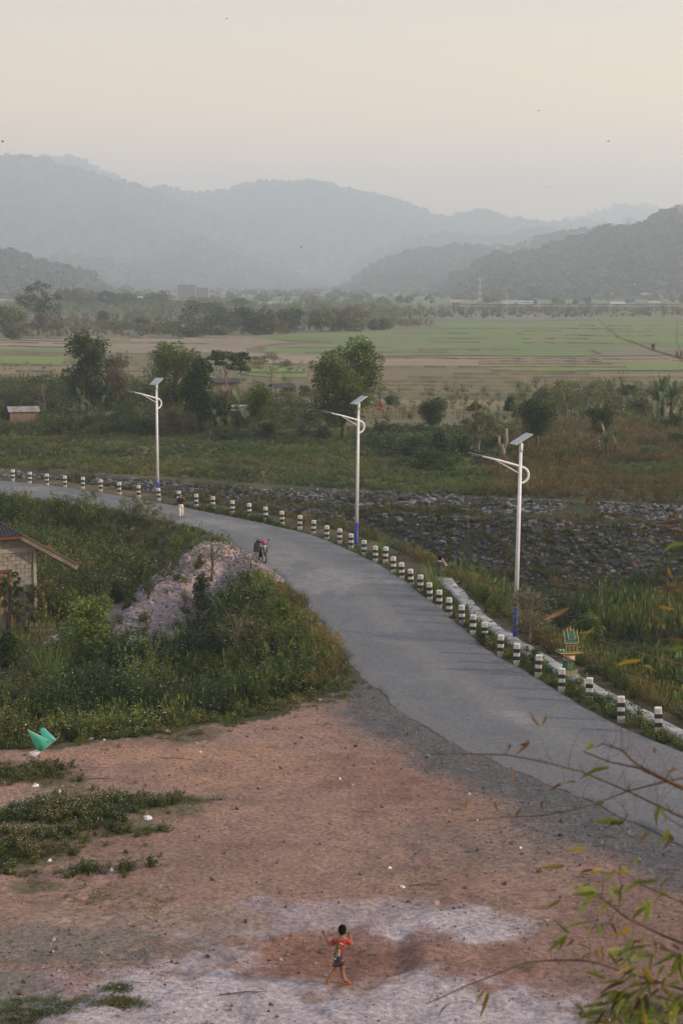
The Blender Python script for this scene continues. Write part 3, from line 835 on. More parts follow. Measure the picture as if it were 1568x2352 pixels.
def plant(name, label, protos, P, r, s0, s1, cols, sc_=4, seed=0, tall=1.0, sink=.03, lift=None):
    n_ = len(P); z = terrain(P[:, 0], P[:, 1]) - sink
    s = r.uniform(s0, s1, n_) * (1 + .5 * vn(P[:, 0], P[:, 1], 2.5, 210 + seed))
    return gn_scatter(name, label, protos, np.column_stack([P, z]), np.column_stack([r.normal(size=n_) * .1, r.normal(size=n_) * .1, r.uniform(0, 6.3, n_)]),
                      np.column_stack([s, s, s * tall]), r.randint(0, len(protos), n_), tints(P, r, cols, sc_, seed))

GREEN = [(.035, .055, .016), (.05, .075, .02), (.075, .10, .03), (.10, .11, .04)]
OLIVE = [(.05, .06, .02), (.08, .085, .03), (.12, .10, .045)]
RUST = [(.07, .06, .04), (.095, .062, .055), (.13, .08, .08), (.08, .07, .045), (.07, .075, .04)]
LUSH = [(.04, .085, .02), (.07, .13, .03), (.10, .16, .04)]

def masks(P):
    return sdist(P, RL), -sdist(P, LL), -sdist(P, BL), sdist(P, DL)
def heapq(P):
    d = HP1[:2] - HP0[:2]; t = np.clip(((P[:, 0] - HP0[0]) * d[0] + (P[:, 1] - HP0[1]) * d[1]) / (d @ d), 0, 1)
    return np.hypot(P[:, 0] - HP0[0] - t * d[0], P[:, 1] - HP0[1] - t * d[1])

# thicket on the slope left of the road, and the overgrown mound
P, r = region([(-160,1118),(420,1190),(640,1290),(860,1540),(820,1570),(600,1650),(330,1700),(-160,1745)], 9, 301)
a_, b_, c_, d_ = masks(P); q = heapq(P)
bare = sum(blob(P[:, 0], P[:, 1], *e, 1, 88) for e in [(590, 1285, 75, 28), (640, 1320, 45, 20)])
ok = (b_ > .35) & (d_ > .25) & ((q > 3.6 + 1.2 * vn(P[:, 0], P[:, 1], 1.6, 86)) | ((r.rand(len(P)) < .12) & (vn(P[:, 0], P[:, 1], 1.6, 89) > .1))) & (bare < .3) & ~((P[:, 0] < -12.6) & (P[:, 1] > 66) & (P[:, 1] < 80))
P = P[ok]; b_ = b_[ok]; d_ = d_[ok]
lowf = (b_ < 1.7) | (d_ < 1.6) | ((P[:, 1] > 88) & (b_ < 4.5) & (P[:, 0] > -16))
big = P[~lowf]; small = P[lowf]
big = big[r.rand(len(big)) < .75]
plant('thicket', 'dense green weeds and low shrubs on the slope left of the road', PH + PW, big, r, .8, 1.75, [(.022, .034, .014), (.036, .055, .018), (.065, .09, .028), (.12, .125, .045), (.13, .095, .055), (.05, .075, .022)], 3.2, 1)
plant('edge_weeds', 'low green and browning weeds along the edge of the thicket', PH + PG, small, r, .35, .8, [(.06, .085, .022), (.09, .115, .03), (.14, .105, .05)], 2.5, 2)
P, r = region([(-160,1118),(420,1190),(640,1290),(860,1540),(820,1570),(600,1650),(330,1700),(-160,1745)], .8, 302)
a_, b_, c_, d_ = masks(P); P = P[(b_ > 1) & (d_ > 1) & (heapq(P) > 4)]
plant('tall_weeds', 'tall grassy weeds rising out of the thicket', PT + PW, P, r, .7, 1.25, [(.06, .085, .025), (.11, .12, .04), (.15, .12, .06)], 6, 3)

# verge between road and path
P, r = region([(-100,1095),(560,1178),(820,1258),(1000,1350),(1180,1480),(1568,1680),(1900,1820),(1900,1990),(1568,1735),(1180,1535),(1000,1400),(820,1285),(560,1200),(-100,1112)], 30, 303)
a_, b_, c_, d_ = masks(P)
cp = smoothline(line(C_PX), 160, 3)
dp = np.min(np.hypot(P[:, 0][:, None] - cp[None, :, 0], P[:, 1][:, None] - cp[None, :, 1]), 1)
P = P[(a_ > .05 - .3 * np.abs(vn(P[:, 0], P[:, 1], .7, 87))) & (a_ < 3) & ((dp > .42) | ((dp > .15) & (r.rand(len(P)) < .22)))]
low = r.rand(len(P)) < .72
plant('verge_sward', 'low creeping grass along the roadside verge', PS + PG, P[low], r, .5, .95, [(.06, .085, .02), (.085, .12, .028), (.13, .10, .05)], 2, 4, .8)
hi_ = P[~low]; hi_ = hi_[vn(hi_[:, 0], hi_[:, 1], 2.4, 92) > -.12]
plant('verge_weeds', 'leafy weeds between the bollards and the path', PH, hi_, r, .35, .75, [(.05, .075, .02), (.085, .10, .03), (.13, .10, .05)], 2, 5)

# channel: banks and bed
P, r = region([(-160,1062),(600,1120),(1568,1150),(2000,1180),(2000,2050),(1568,1700),(1180,1490),(1000,1340),(820,1250),(560,1180),(-160,1095)], 3.4, 304)
a_, b_, c_, d_ = masks(P); h = c_
cp2 = np.min(np.hypot(P[:, 0][:, None] - cp[None, :, 0], P[:, 1][:, None] - cp[None, :, 1]), 1)
ch = (a_ > 2.2) & (c_ > -.3) & (cp2 > .7)
bedm = ch & (h > 11.5) & ((a_ - 2.35) > 4.5)
nearb = ch & (h > 9) & ~bedm
bankm = ch & (h <= 11.5) & ~nearb
Pb = P[bankm]; hb = h[bankm]; nv = vn(Pb[:, 0], Pb[:, 1], 3.2, 93) + .5 * vn(Pb[:, 0], Pb[:, 1], 1, 94)
keep = ((hb > 2.1) & (hb < 5.2) & (nv > -.45)) | ((hb <= 2.1) & (nv > .06)) | ((hb >= 5.2) & (nv > -.1 - .03 * (hb - 4.8)))
plant('bank_weeds', 'scrubby weeds among the riprap of the far bank', PH + PG, Pb[keep], r, .5, 1.05, [(.04, .05, .018), (.06, .07, .025), (.1, .08, .045), (.12, .09, .055)], 3, 6)
P2b = P[bedm]
cov = np.repeat(P2b, 2, 0) + r.normal(size=(2 * len(P2b), 2)) * .6
plant('riverbed_grass', 'green grass over the bed of the dry channel', PG[:1] + PH + PW[:1], cov, r, .5, 1.15, [(.028, .042, .018), (.04, .058, .022), (.055, .072, .03), (.085, .075, .045)], 7, 7)
rd = P2b[(P2b[:, 1] < 97) & (vn(P2b[:, 0], P2b[:, 1], 6, 97) > .08)]
plant('reeds', 'tall green reeds standing in the channel bed', PT, rd, r, 1.0, 1.9, [(.04, .06, .024), (.06, .085, .035), (.12, .095, .06)], 5, 8)
_nb = P[nearb]; _nb = np.concatenate([_nb, _nb + r.normal(size=_nb.shape) * .5, _nb + r.normal(size=_nb.shape) * .4])
_e = smoothline(line(C_PX), 500, 3); _nrm = np.gradient(_e, axis=0); _nrm = np.stack([-_nrm[:, 1], _nrm[:, 0]], 1) / np.linalg.norm(_nrm, axis=1)[:, None]
_ed = np.concatenate([_e + _nrm * np.reshape(r.uniform(.55, 1.5, 500), (-1, 1)) * s_ for s_ in (-1, -1, -1)] + [_e + _nrm * np.reshape(r.uniform(.55, 1.6, 500), (-1, 1))] * 1)
_ea = masks(_ed); _ed = _ed[(_ea[0] > 2.2)]; _nb = np.concatenate([_nb, _ed]); _nb = _nb[np.min(np.hypot(_nb[:, 0][:, None] - cp[None, :, 0], _nb[:, 1][:, None] - cp[None, :, 1]), 1) > .5]
plant('near_bank_weeds', 'tall weeds and dry stalks on the near bank below the path', PT + PW + PH + PG, _nb, r, .35, .95, [(.045, .055, .022), (.07, .08, .03), (.12, .085, .05), (.15, .10, .07)], 3, 9)

# meadow beyond the channel
P, r = region([(-300,968),(620,975),(900,985),(1900,950),(1900,1172),(1568,1160),(900,1130),(300,1092),(-300,1065)], 5.5, 305)
a_, b_, c_, d_ = masks(P); P = P[c_ < 0]
u = P[:, 0] / P[:, 1] * F + CX
rust = (u > 1090 + 150 * vn(P[:, 0], P[:, 1], 9, 98)) & (P[:, 1] < 175) & (vn(P[:, 0], P[:, 1], 12, 99) < .33)
plant('meadow_weeds', 'green weedy meadow beyond the channel', PH + PG, P[~rust], r, .42, .85, [(.045, .06, .026), (.06, .085, .03), (.09, .115, .04), (.15, .15, .065), (.11, .085, .05), (.06, .085, .03)], 8, 10)
plant('rusty_grass', 'reddish brown dry grass right of the green meadow', PT + PG, P[rust], r, .45, .85, RUST, 7, 11)
P, r = region([(-300,905),(560,900),(1900,895),(1900,965),(-300,985)], .22, 306)
plant('plain_scrub', 'tufts of scrub where the meadow meets the fields', PH + PT + PW, P, r, .6, 1.15, [(.05, .065, .022), (.08, .09, .035), (.14, .11, .055)], 10, 12)
P, r = region([(-200,835),(700,838),(900,905),(-200,905)], .05, 307)
plant('field_scrub', 'scrub tufts scattered over the nearer fields', PH + PT, P, r, .6, 1.3, [(.07, .08, .03), (.12, .11, .05)], 12, 13)
P, r = region([(-300,733),(560,737),(940,738),(1000,749),(600,772),(560,771),(-300,777)], .035, 308)
plant('far_scrub', 'hazy band of dry scrub beyond the fields', PH + PW, P, r, 1.5, 4.0, [(.08, .09, .04), (.14, .11, .07), (.16, .11, .08)], 40, 14)
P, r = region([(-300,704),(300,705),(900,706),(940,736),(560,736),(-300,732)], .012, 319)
plant('far_tree_band', 'hazy scrub and low trees filling the gaps of the far tree row', PH + PW, P, r, 3.0, 7.5, [(.12, .14, .12), (.17, .165, .15), (.22, .18, .19)], 60, 22)  # tints lightened, so part of the haze sits in the foliage colour
P, r = region([(900,710),(1900,712),(1900,724),(900,734),(700,740)], .016, 309)
plant('far_scrub_band', 'brownish scrub line along the far edge of the green field', PH + PW, P, r, 1.5, 4.2, [(.07, .08, .04), (.12, .10, .065)], 60, 15)

P, r = region([(-300,882),(330,890),(460,915),(700,935),(760,975),(620,1000),(-300,1008)], .7, 320)
P = P[vn(P[:, 0], P[:, 1], 5, 120) > -.22]
for q in [(56, 972), (552, 975), (516, 900), (648, 908)]:
    g = at(*q); P = P[~((np.abs(P[:, 0] - g[0]) < 3.2) & (P[:, 1] < g[1] + 3) & (P[:, 1] > g[1] - 12))]
plant('hedge_scrub', 'dense dark green undergrowth around the trees and huts at left', PH + PW, P, r, 1.0, 2.3, [(.03, .04, .018), (.05, .065, .025), (.08, .09, .035), (.11, .09, .05)], 6, 19)
P, r = region([(860,985),(1180,985),(1210,1060),(960,1085),(840,1030)], 1.0, 321)
plant('thicket_scrub', 'leafy undergrowth of the thicket above the right-hand lamp', PH, P, r, .9, 2.0, [(.03, .045, .018), (.05, .07, .025), (.08, .10, .035)], 6, 20)
P, r = region([(1180,890),(1900,880),(1900,975),(1180,975)], .22, 322)
plant('terrace_scrub', 'scrub along the foot of the brown terraces at right', PH + PW + PT, P, r, .8, 2.0, [(.05, .06, .028), (.08, .085, .04), (.14, .11, .06)], 9, 21)
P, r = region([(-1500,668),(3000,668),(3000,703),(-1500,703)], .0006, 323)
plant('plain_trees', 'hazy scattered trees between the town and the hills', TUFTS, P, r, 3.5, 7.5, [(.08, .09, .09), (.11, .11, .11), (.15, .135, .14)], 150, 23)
P, r = region([(600,1360),(700,1372),(800,1500),(760,1570),(700,1560),(690,1500),(620,1440)], 16, 324)
a_, b_, c_, d_ = masks(P); P = P[(b_ > .25) & (b_ < 4.5) & (d_ > .2)]
plant('dry_edge_grass', 'browned dry grass along the right flank of the overgrown mound', PG + PW[:1], P, r, .45, .95, [(.12, .10, .06), (.2, .13, .09), (.26, .17, .12), (.1, .1, .05)], 2, 24)
# weeds on the yard
r = np.random.RandomState(310); Ps = []
for q in [(60, 1895, 230, 40, 1500), (190, 1860, 140, 32, 900), (40, 1960, 150, 26, 400), (60, 1775, 120, 24, 420), (370, 1845, 150, 20, 220), (410, 1690, 80, 12, 260), (320, 1905, 80, 12, 150), (150, 2000, 200, 16, 120), (240, 2055, 150, 30, 90),
          (70, 2330, 110, 30, 160), (285, 2310, 34, 10, 60), (265, 2275, 24, 8, 40), (330, 2160, 70, 60, 24), (1480, 2340, 120, 30, 120), (740, 1610, 70, 14, 140), (900, 1690, 80, 26, 16), (650, 1700, 140, 40, 30), (1200, 2220, 30, 8, 10)]:
    c0 = at(q[0], q[1]); ax = at(q[0] + q[2], q[1]); ay = at(q[0], q[1] + q[3])
    g = r.normal(size=(q[4], 2)) * .5; Ps.append(np.column_stack([c0[0] + g[:, 0] * (ax[0] - c0[0]), c0[1] + g[:, 1] * (c0[1] - ay[1])]))
P = np.concatenate(Ps); a_, b_, c_, d_ = masks(P); P = P[(b_ > .3) & (d_ < 0)]
P = P[(vn(P[:, 0], P[:, 1], .8, 89) > -.1) & (r.rand(len(P)) < .75)]
tall_ = (r.rand(len(P)) < .45) & (P[:, 0] < -4.5) & (P[:, 1] > 40) & (P[:, 1] < 50)
plant('yard_grass', 'thin patches of grass on the trampled yard', PS, P[~tall_], r, .5, 1.2, [(.06, .072, .03), (.085, .088, .038), (.14, .105, .06)], 1.3, 16, .8)
plant('yard_weeds', 'leafy weeds growing on the left of the yard', PH + PG, P[tall_], r, .25, .62, [(.045, .06, .022), (.065, .08, .028), (.12, .09, .05)], 1.5, 17)
P, r = region([(-60,1760),(240,1730),(470,1690),(620,1670),(760,1640),(860,1600),(860,1520),(600,1600),(330,1660),(-60,1690)], 26, 311)
a_, b_, c_, d_ = masks(P); P = P[(b_ > .2) & (d_ < .6) & (d_ > -3.5) & (r.rand(len(P)) < np.exp(np.minimum(d_, 0) / .8)) & (vn(P[:, 0], P[:, 1], .9, 115) > -.1)]
plant('straggling_weeds', 'straggling low weeds where the thicket gives way to bare dirt', PS + PG + PH[:1], P, r, .25, .75, [(.06, .075, .025), (.12, .09, .045), (.17, .12, .07)], 1.2, 18, .8)

# ------------------------------------------------------------------ stones
def rockmesh(name, seed, mt, flat=.7):
    import bmesh
    bm = bmesh.new(); bmesh.ops.create_icosphere(bm, subdivisions=1, radius=.5)
    r = random.Random(seed); cuts = [(Vector((r.gauss(0, 1), r.gauss(0, 1), r.gauss(0, 1))).normalized(), r.uniform(.2, .38)) for _ in range(9)]
    for v in bm.verts:
        for n_, d_ in cuts:
            k = v.co.dot(n_)
            if k > d_: v.co -= n_ * (k - d_)
        v.co += Vector((r.uniform(-.04, .04), r.uniform(-.04, .04), r.uniform(-.04, .04)))
        v.co.z *= flat
    me = bpy.data.meshes.new(name); bm.to_mesh(me); bm.free(); me.materials.append(mt); return me
RM = [rockmesh('rock', i, M[k], f) for i, (k, f) in enumerate([('rock', .7), ('rock', .6), ('rock', .8), ('rock_light', .65), ('rock_light', .75), ('rock_brown', .7), ('rock_brown', .6)])]
RO = [bpy.data.objects.new('rock', m_) for m_ in RM]
P, r = region([(-160,1062),(600,1120),(1568,1150),(1800,1160),(1800,1420),(1568,1390),(1100,1360),(900,1290),(560,1180),(-160,1095)], 13, 320)
a_, b_, c_, d_ = masks(P); h = c_
ok = (a_ > 2.6) & (h > -.2) & (((h < 2.6)) | ((h > 4.3) & (h < 12.6))) & ~((h > 6) & (a_ < 7))
ok &= ~((h < 2.6) & (vn(P[:, 0], P[:, 1], 4, 110) < -.28))
P = P[ok]; h = h[ok]; n_ = len(P)
s = np.where(h < 2.6, r.uniform(.2, .42, n_), r.uniform(.2, .5, n_)) * np.where(r.rand(n_) < .1, 1.5, 1)
z = terrain(P[:, 0], P[:, 1]) + s * .08
light = h < 2.6
pick = np.where(light, r.choice([3, 4, 3, 4, 0, 2], n_), r.choice([0, 1, 2, 0, 1, 5, 6, 3], n_))
rz = r.uniform(0, 6.3, n_); rx = r.normal(size=n_) * .35
vis = (np.abs(P[:, 0] / P[:, 1]) < .2) & (np.abs(P[:, 0]) < 40)
order = np.argsort(-(s / P[:, 1]) * vis)
top = order[:300]; rest = order[300:]
for i in top:
    o = bpy.data.objects.new('rock', RM[pick[i]]); COL.objects.link(o); o.parent = G
    o.location = (P[i, 0], P[i, 1], z[i]); o.rotation_euler = (rx[i], 0, rz[i]); o.scale = (s[i] * 1.25, s[i], s[i])
o = gn_scatter('riprap', 'smaller riprap stones of the far bank', RO, np.column_stack([P, z])[rest], np.column_stack([rx, rx * 0, rz])[rest], np.column_stack([s * 1.25, s, s])[rest], pick[rest], np.ones((len(rest), 3)))

# crushed stone heap, gravel shoulder, pebbles on the yard
SM_ = [bpy.data.objects.new('pebble', rockmesh('pebble', 30 + i, M[k], .6)) for i, k in enumerate(['stone_pink', 'stone_pink', 'stone_grey', 'rock_light', 'rock_brown'])]
P, r = region([(240,1500),(300,1330),(430,1225),(560,1245),(700,1330),(690,1360),(560,1400),(420,1450)], 75, 321)
b_ = -sdist(P, LL); q = heapq(P); bare = sum(blob(P[:, 0], P[:, 1], *e, 1, 88) for e in [(590, 1285, 75, 28), (640, 1320, 45, 20)])
P = P[(b_ > .1) & ((q < 4.0 + 1.2 * vn(P[:, 0], P[:, 1], 1.5, 83)) | (bare > .3))]; n_ = len(P)
s = np.exp(r.normal(size=n_) * .55) * .085; s = np.minimum(s, .5)
gn_scatter('crushed_stone', 'heap of pale pink crushed stone beside the road', SM_[:2] + [SM_[3]], np.column_stack([P, terrain(P[:, 0], P[:, 1]) + s * .1]), r.uniform(0, 6, (n_, 3)),
           np.column_stack([s * 1.3, s, s]), r.choice([0, 1, 0, 1, 2], n_), np.ones((n_, 3)))
P, r = region([(700,1400),(790,1480),(900,1590),(1150,1740),(1400,1850),(1900,2120),(1900,2250),(1568,2050),(1300,1920),(1000,1790),(850,1680),(760,1560)], 130, 322)
b_ = -sdist(P, LL); d_ = sdist(P, DL); keep = (b_ > -.55 * r.rand(len(P)) ** 2) & (b_ < 3.4 + 1.5 * vn(P[:, 0], P[:, 1], 1.5, 81)) & (d_ < .3) & (r.rand(len(P)) < 1.15 - b_ * .28); P = P[keep]; n_ = len(P)
s = np.exp(r.normal(size=n_) * .45) * .032
gn_scatter('gravel', 'grey gravel on the shoulder of the road', [SM_[2], SM_[2], SM_[3]], np.column_stack([P, terrain(P[:, 0], P[:, 1]) + s * .15]), r.uniform(0, 6, (n_, 3)),
           np.column_stack([s * 1.3, s, s]), r.choice([0, 1, 0, 1, 2], n_), np.ones((n_, 3)))
P, r = region([(-40,1720),(500,1660),(800,1570),(1568,1950),(1700,2500),(-60,2500)], 70, 323)
b_ = -sdist(P, LL); d_ = sdist(P, DL); w_ = .27 + .8 * blob(P[:, 0], P[:, 1], 180, 2230, 200, 70, 1, 111) + .4 * blob(P[:, 0], P[:, 1], 1300, 1960, 300, 80, 1, 112) + .3 * blob(P[:, 0], P[:, 1], 800, 2200, 250, 60, 1, 113)
P = P[(b_ > .3) & (d_ < 0) & (r.rand(len(P)) < w_)]; n_ = len(P)
s = np.exp(r.normal(size=n_) * .65) * .026; s = np.minimum(s, .18)
gn_scatter('pebbles', 'small stones and clods strewn over the yard', SM_, np.column_stack([P, terrain(P[:, 0], P[:, 1]) + s * .1]), r.uniform(0, 6, (n_, 3)),
           np.column_stack([s * 1.4, s, s * .8]), r.choice([0, 1, 2, 3, 4, 4, 4], n_), np.ones((n_, 3)))

# ------------------------------------------------------------------ trees
LM = {  # olive, brown and pale are lightened to put haze into the far crowns
 'dark': leafmat('dark_leaf', (.026, .055, .012), (.055, .09, .02)),
 'green': leafmat('green_leaf', (.045, .08, .02), (.095, .135, .035)),
 'bright': leafmat('bright_leaf', (.075, .12, .02), (.13, .17, .03)),
 'lime': leafmat('lime_leaf', (.12, .18, .03), (.17, .22, .05)),
 'olive': leafmat('olive_leaf', (.10, .13, .05), (.15, .165, .065)),
 'brown': leafmat('brown_leaf', (.13, .11, .065), (.18, .145, .09)),
 'pale': leafmat('pale_leaf', (.12, .12, .07), (.17, .15, .10)),
 'banana': leafmat('banana_leaf', (.06, .10, .03), (.10, .14, .05), .3, sc=2),
}

def lobes_for(style, r):
    """crown lobes in a unit box: x, y in -.5...5, z 0..1 -> centre, radii"""
    L_ = []
    if style == 'round':
        for i in range(16):
            d = r.normal(size=3); d /= np.linalg.norm(d)
            L_.append((d * [.3, .3, .33] + [0, 0, .52], r.uniform(.14, .24)))
        L_.append((np.array([0, 0, .5]), .34))
    elif style == 'tall':
        for i in range(44):
            z = r.uniform(.1, 1); w = .48 * math.sin(math.pi * min(1, (.18 + .82 * (1 - z)) ** .8)) + .04; a = r.uniform(0, 6.28)
            q = r.uniform(.5, 1) * w
            L_.append((np.array([math.cos(a) * q, math.sin(a) * q, z * .93]), r.uniform(.08, .17)))
    elif style == 'umbrella':
        for i in range(26):
            a = r.uniform(0, 6.28); q = .5 * math.sqrt(r.rand()); z = .55 + r.choice([0, .12, .24, .36]) - q * .35
            L_.append((np.array([math.cos(a) * q, math.sin(a) * q, z]), r.uniform(.06, .12)))
    elif style == 'layer':
        for i in range(24):
            a = r.uniform(0, 6.28); q = .5 * math.sqrt(r.rand()); z = .5 + r.choice([0, .14, .3, .42]) - q * .15
            L_.append((np.array([math.cos(a) * q, math.sin(a) * q, z]), r.uniform(.07, .12)))
    elif style == 'ragged':
        for i in range(38):
            a = r.uniform(0, 6.28); z = r.uniform(.1, 1); q = r.uniform(.1, .46) * (1 - .45 * abs(z - .5))
            L_.append((np.array([math.cos(a) * q, math.sin(a) * q, z * .92]), r.uniform(.07, .17)))
    elif style == 'airy':
        for i in range(34):
            a = r.uniform(0, 6.28); z = r.uniform(.25, .97); q = (.15 + .35 * math.sin(math.pi * z ** .8)) * r.uniform(.5, 1.1)
            L_.append((np.array([math.cos(a) * q, math.sin(a) * q, z]), r.uniform(.05, .10)))
    elif style == 'shrub':
        for i in range(18):
            a = r.uniform(0, 6.28); z = r.uniform(.05, .85); q = r.uniform(0, .44) * (1.05 - z * .6)
            L_.append((np.array([math.cos(a) * q, math.sin(a) * q, z]), r.uniform(.12, .22)))
    return L_

LR = {'umbrella': 1.3, 'layer': 1.3, 'airy': 1.25, 'tall': 1.35, 'ragged': 1.4, 'shrub': 1.15, 'round': 1.2}
def tree(px, py, top, wpx, style, leaf, label, cat='tree', name='tree', leaves=4200, ls=None, seed=0, bark='bark', crown0=.22, lean=0, group=None, bare=0, base=None):
    r = np.random.RandomState(seed + int(px * 7 + py))
    b0 = ground(px, py) if base is None else Vector(base)
    k = mpp(b0.y, py); hh = (py - top) * k * 1.0; ww = wpx * k
    rt = empty(name, b0, label, cat, group=group)
    L_ = [(q, w_ * LR.get(style, 1.25)) for q, w_ in lobes_for(style, r)]; z0 = crown0 * hh
    cs = np.array([q[0] for q in L_]); rs_ = np.array([q[1] for q in L_])
    cs = np.column_stack([cs[:, 0] * ww, cs[:, 1] * ww, z0 + cs[:, 2] * (hh - z0) * .9])
    cs[:, 0] += lean * cs[:, 2]
    if style in ('umbrella', 'layer', 'ragged', 'airy', 'tall'):
        flat = {'umbrella': .35, 'layer': .22}.get(style, .8)
    else: flat = .9
    # trunk and limbs
    b = MB(); tr = max(.05, hh * .022); nt = max(2, int(4 + 0 * hh)); topz = (z0 + (hh - z0) * .6)
    pts = [Vector((0, 0, -.3))]
    for i in range(1, 7):
        t = i / 6; pts.append(Vector((lean * topz * t + tr * 1.2 * r.normal() * t, tr * 1.2 * r.normal() * t, topz * t)))
    b.tube(pts, [tr * (1.25 - .9 * i / 6) for i in range(7)], 7)
    for ci in range(0, len(cs)):
        if r.rand() < (.55 if leaves > 1500 else .3):
            e = Vector(cs[ci]); t = min(.95, max(.25, (e.z - hh * .2) / topz * .8)); s = pts[min(5, int(t * 6))].lerp(pts[min(6, int(t * 6) + 1)], t * 6 % 1)
            mid = s.lerp(e, .5) + Vector((r.normal() * .03, r.normal() * .03, .05)) * hh * .4
            q = tr * .38 * r.uniform(.5, 1); b.tube([s, mid, e], [q, q * .6, q * .2], 5, caps=False)
    for i in range(bare):
        e = Vector((r.uniform(-.5, .5) * ww, r.uniform(-.5, .5) * ww, r.uniform(.3, 1.0) * hh)); s = pts[2 + i % 3]
        b.tube([s, s.lerp(e, .5) + Vector((0, 0, .06 * hh)), e], [tr * .25, tr * .15, tr * .05], 4, caps=False)
    b.build('trunk', M[bark], rt, True)
    # leaves near the surface of the lobes
    leaves = int(leaves * 1.35)
    own = r.choice(len(cs), leaves, p=rs_ ** 2 / (rs_ ** 2).sum())
    d = r.normal(size=(leaves, 3)); d /= np.linalg.norm(d, axis=1)[:, None]
    rad = r.rand(leaves) ** .33
    C_ = cs[own] + d * (rad * rs_[own])[:, None] * np.array([ww, ww, (hh - z0) * 1.0 if style in ('round', 'shrub') else (ww * .45 + (hh - z0) * .5 if style in ('tall', 'ragged') else ww)]) * np.array([1, 1, flat])
    C_ += r.normal(size=(leaves, 3)) * ww * .012
    C_[:, 2] = np.maximum(C_[:, 2], .05)
    s = ls * 1.25 if ls else max(.085, hh * .0165) * (1.0 if leaves > 2500 else 1.55)
    V, Fc, lv = leafcloud(C_, s, r, .45)
    clump = (r.rand(len(cs)) * .5 - .25)[own]
    lv = np.clip(lv * .6 + .2 + np.repeat(clump, 4) * .8, 0, 1)
    link_mesh('crown', np_mesh('crown', V, Fc, {'lv': ('FLOAT', lv)}), LM[leaf], rt)
    return rt

def T_(*a, **k): return tree(*a, **k)
# rows along the meadow edge
T_(203,945,748,104,'ragged','dark','dark ragged tree in the left half, standing taller than the brown bush on its right',leaves=6500,crown0=.16)
T_(268,938,800,112,'shrub','brown','broad brownish leafy bush touching the right side of the dark ragged tree','bush','bush',leaves=5000)
T_(104,962,846,132,'layer','green','small flat-topped tree with tiered sprays, near the rusty-roofed hut','tree',leaves=2600,crown0=.2,bark='palebark')
T_(402,962,772,112,'tall','bright','tall tree with a yellow-green top right behind the leftmost street lamp',leaves=7500,crown0=.1)
T_(375,900,778,70,'ragged','dark','dark tree crown peeking out behind the tall yellow-green tree',leaves=2200,crown0=.3)
T_(462,992,803,78,'ragged','dark','very dark creeper-clad tree between the tall yellow-green tree and the bananas',leaves=6800,crown0=.08)
T_(520,915,795,110,'layer','green','loose big-leaved tree standing over the banana clump and the tin roof',leaves=1500,ls=.26,crown0=.3,bark='palebark')
T_(625,880,800,100,'umbrella','olive','grey-green feathery tree behind the open shelter','tree',leaves=3000,crown0=.12,bark='palebark')
T_(598,995,876,74,'round','bright','dense rounded tree left of the open shelter, its base in creepers',leaves=6500,crown0=.2)
T_(787,1008,763,156,'tall','bright','biggest tree in the middle of the photo, behind the central street lamp',leaves=14000,crown0=.1,ls=.1)
T_(995,990,906,74,'round','green','round clipped-looking tree at the right end of the bamboo fence',leaves=6000,crown0=.12)
T_(1232,1032,905,92,'round','dark','dense dark green round tree on a short trunk above the right street lamp',leaves=7500,crown0=.2)
T_(1375,1040,925,58,'ragged','dark','small thin-trunked tree right of the dense round tree',leaves=2600,crown0=.35,bark='palebark')
T_(1097,1045,906,78,'airy','olive','thin pale-stemmed tree with whitish seed heads beside the right street lamp arm',leaves=2600,crown0=.15,bark='palebark',bare=6)
T_(1298,952,866,96,'airy','olive','wispy grey-green shrub tree in front of the brown terraces','tree',leaves=2600,crown0=.05,bare=8)
T_(1372,945,866,80,'airy','olive','wispy shrub tree right beside its larger wispy neighbour','tree',leaves=2000,crown0=.05,bare=6)
T_(1245,935,885,60,'shrub','olive','low wispy bush left of the two wispy shrub trees','bush','bush',leaves=1200)
T_(1440,915,880,60,'shrub','green','small bright bush at the edge of the terraces, left of the right-hand bananas','bush','bush',leaves=1500)
T_(1470,960,905,70,'shrub','olive','grey bush directly left of the right-hand bananas','bush','bush',leaves=1600)
T_(1400,965,925,70,'shrub','brown','dry bush among tan grass behind the small thin-trunked tree','bush','bush',leaves=1400)
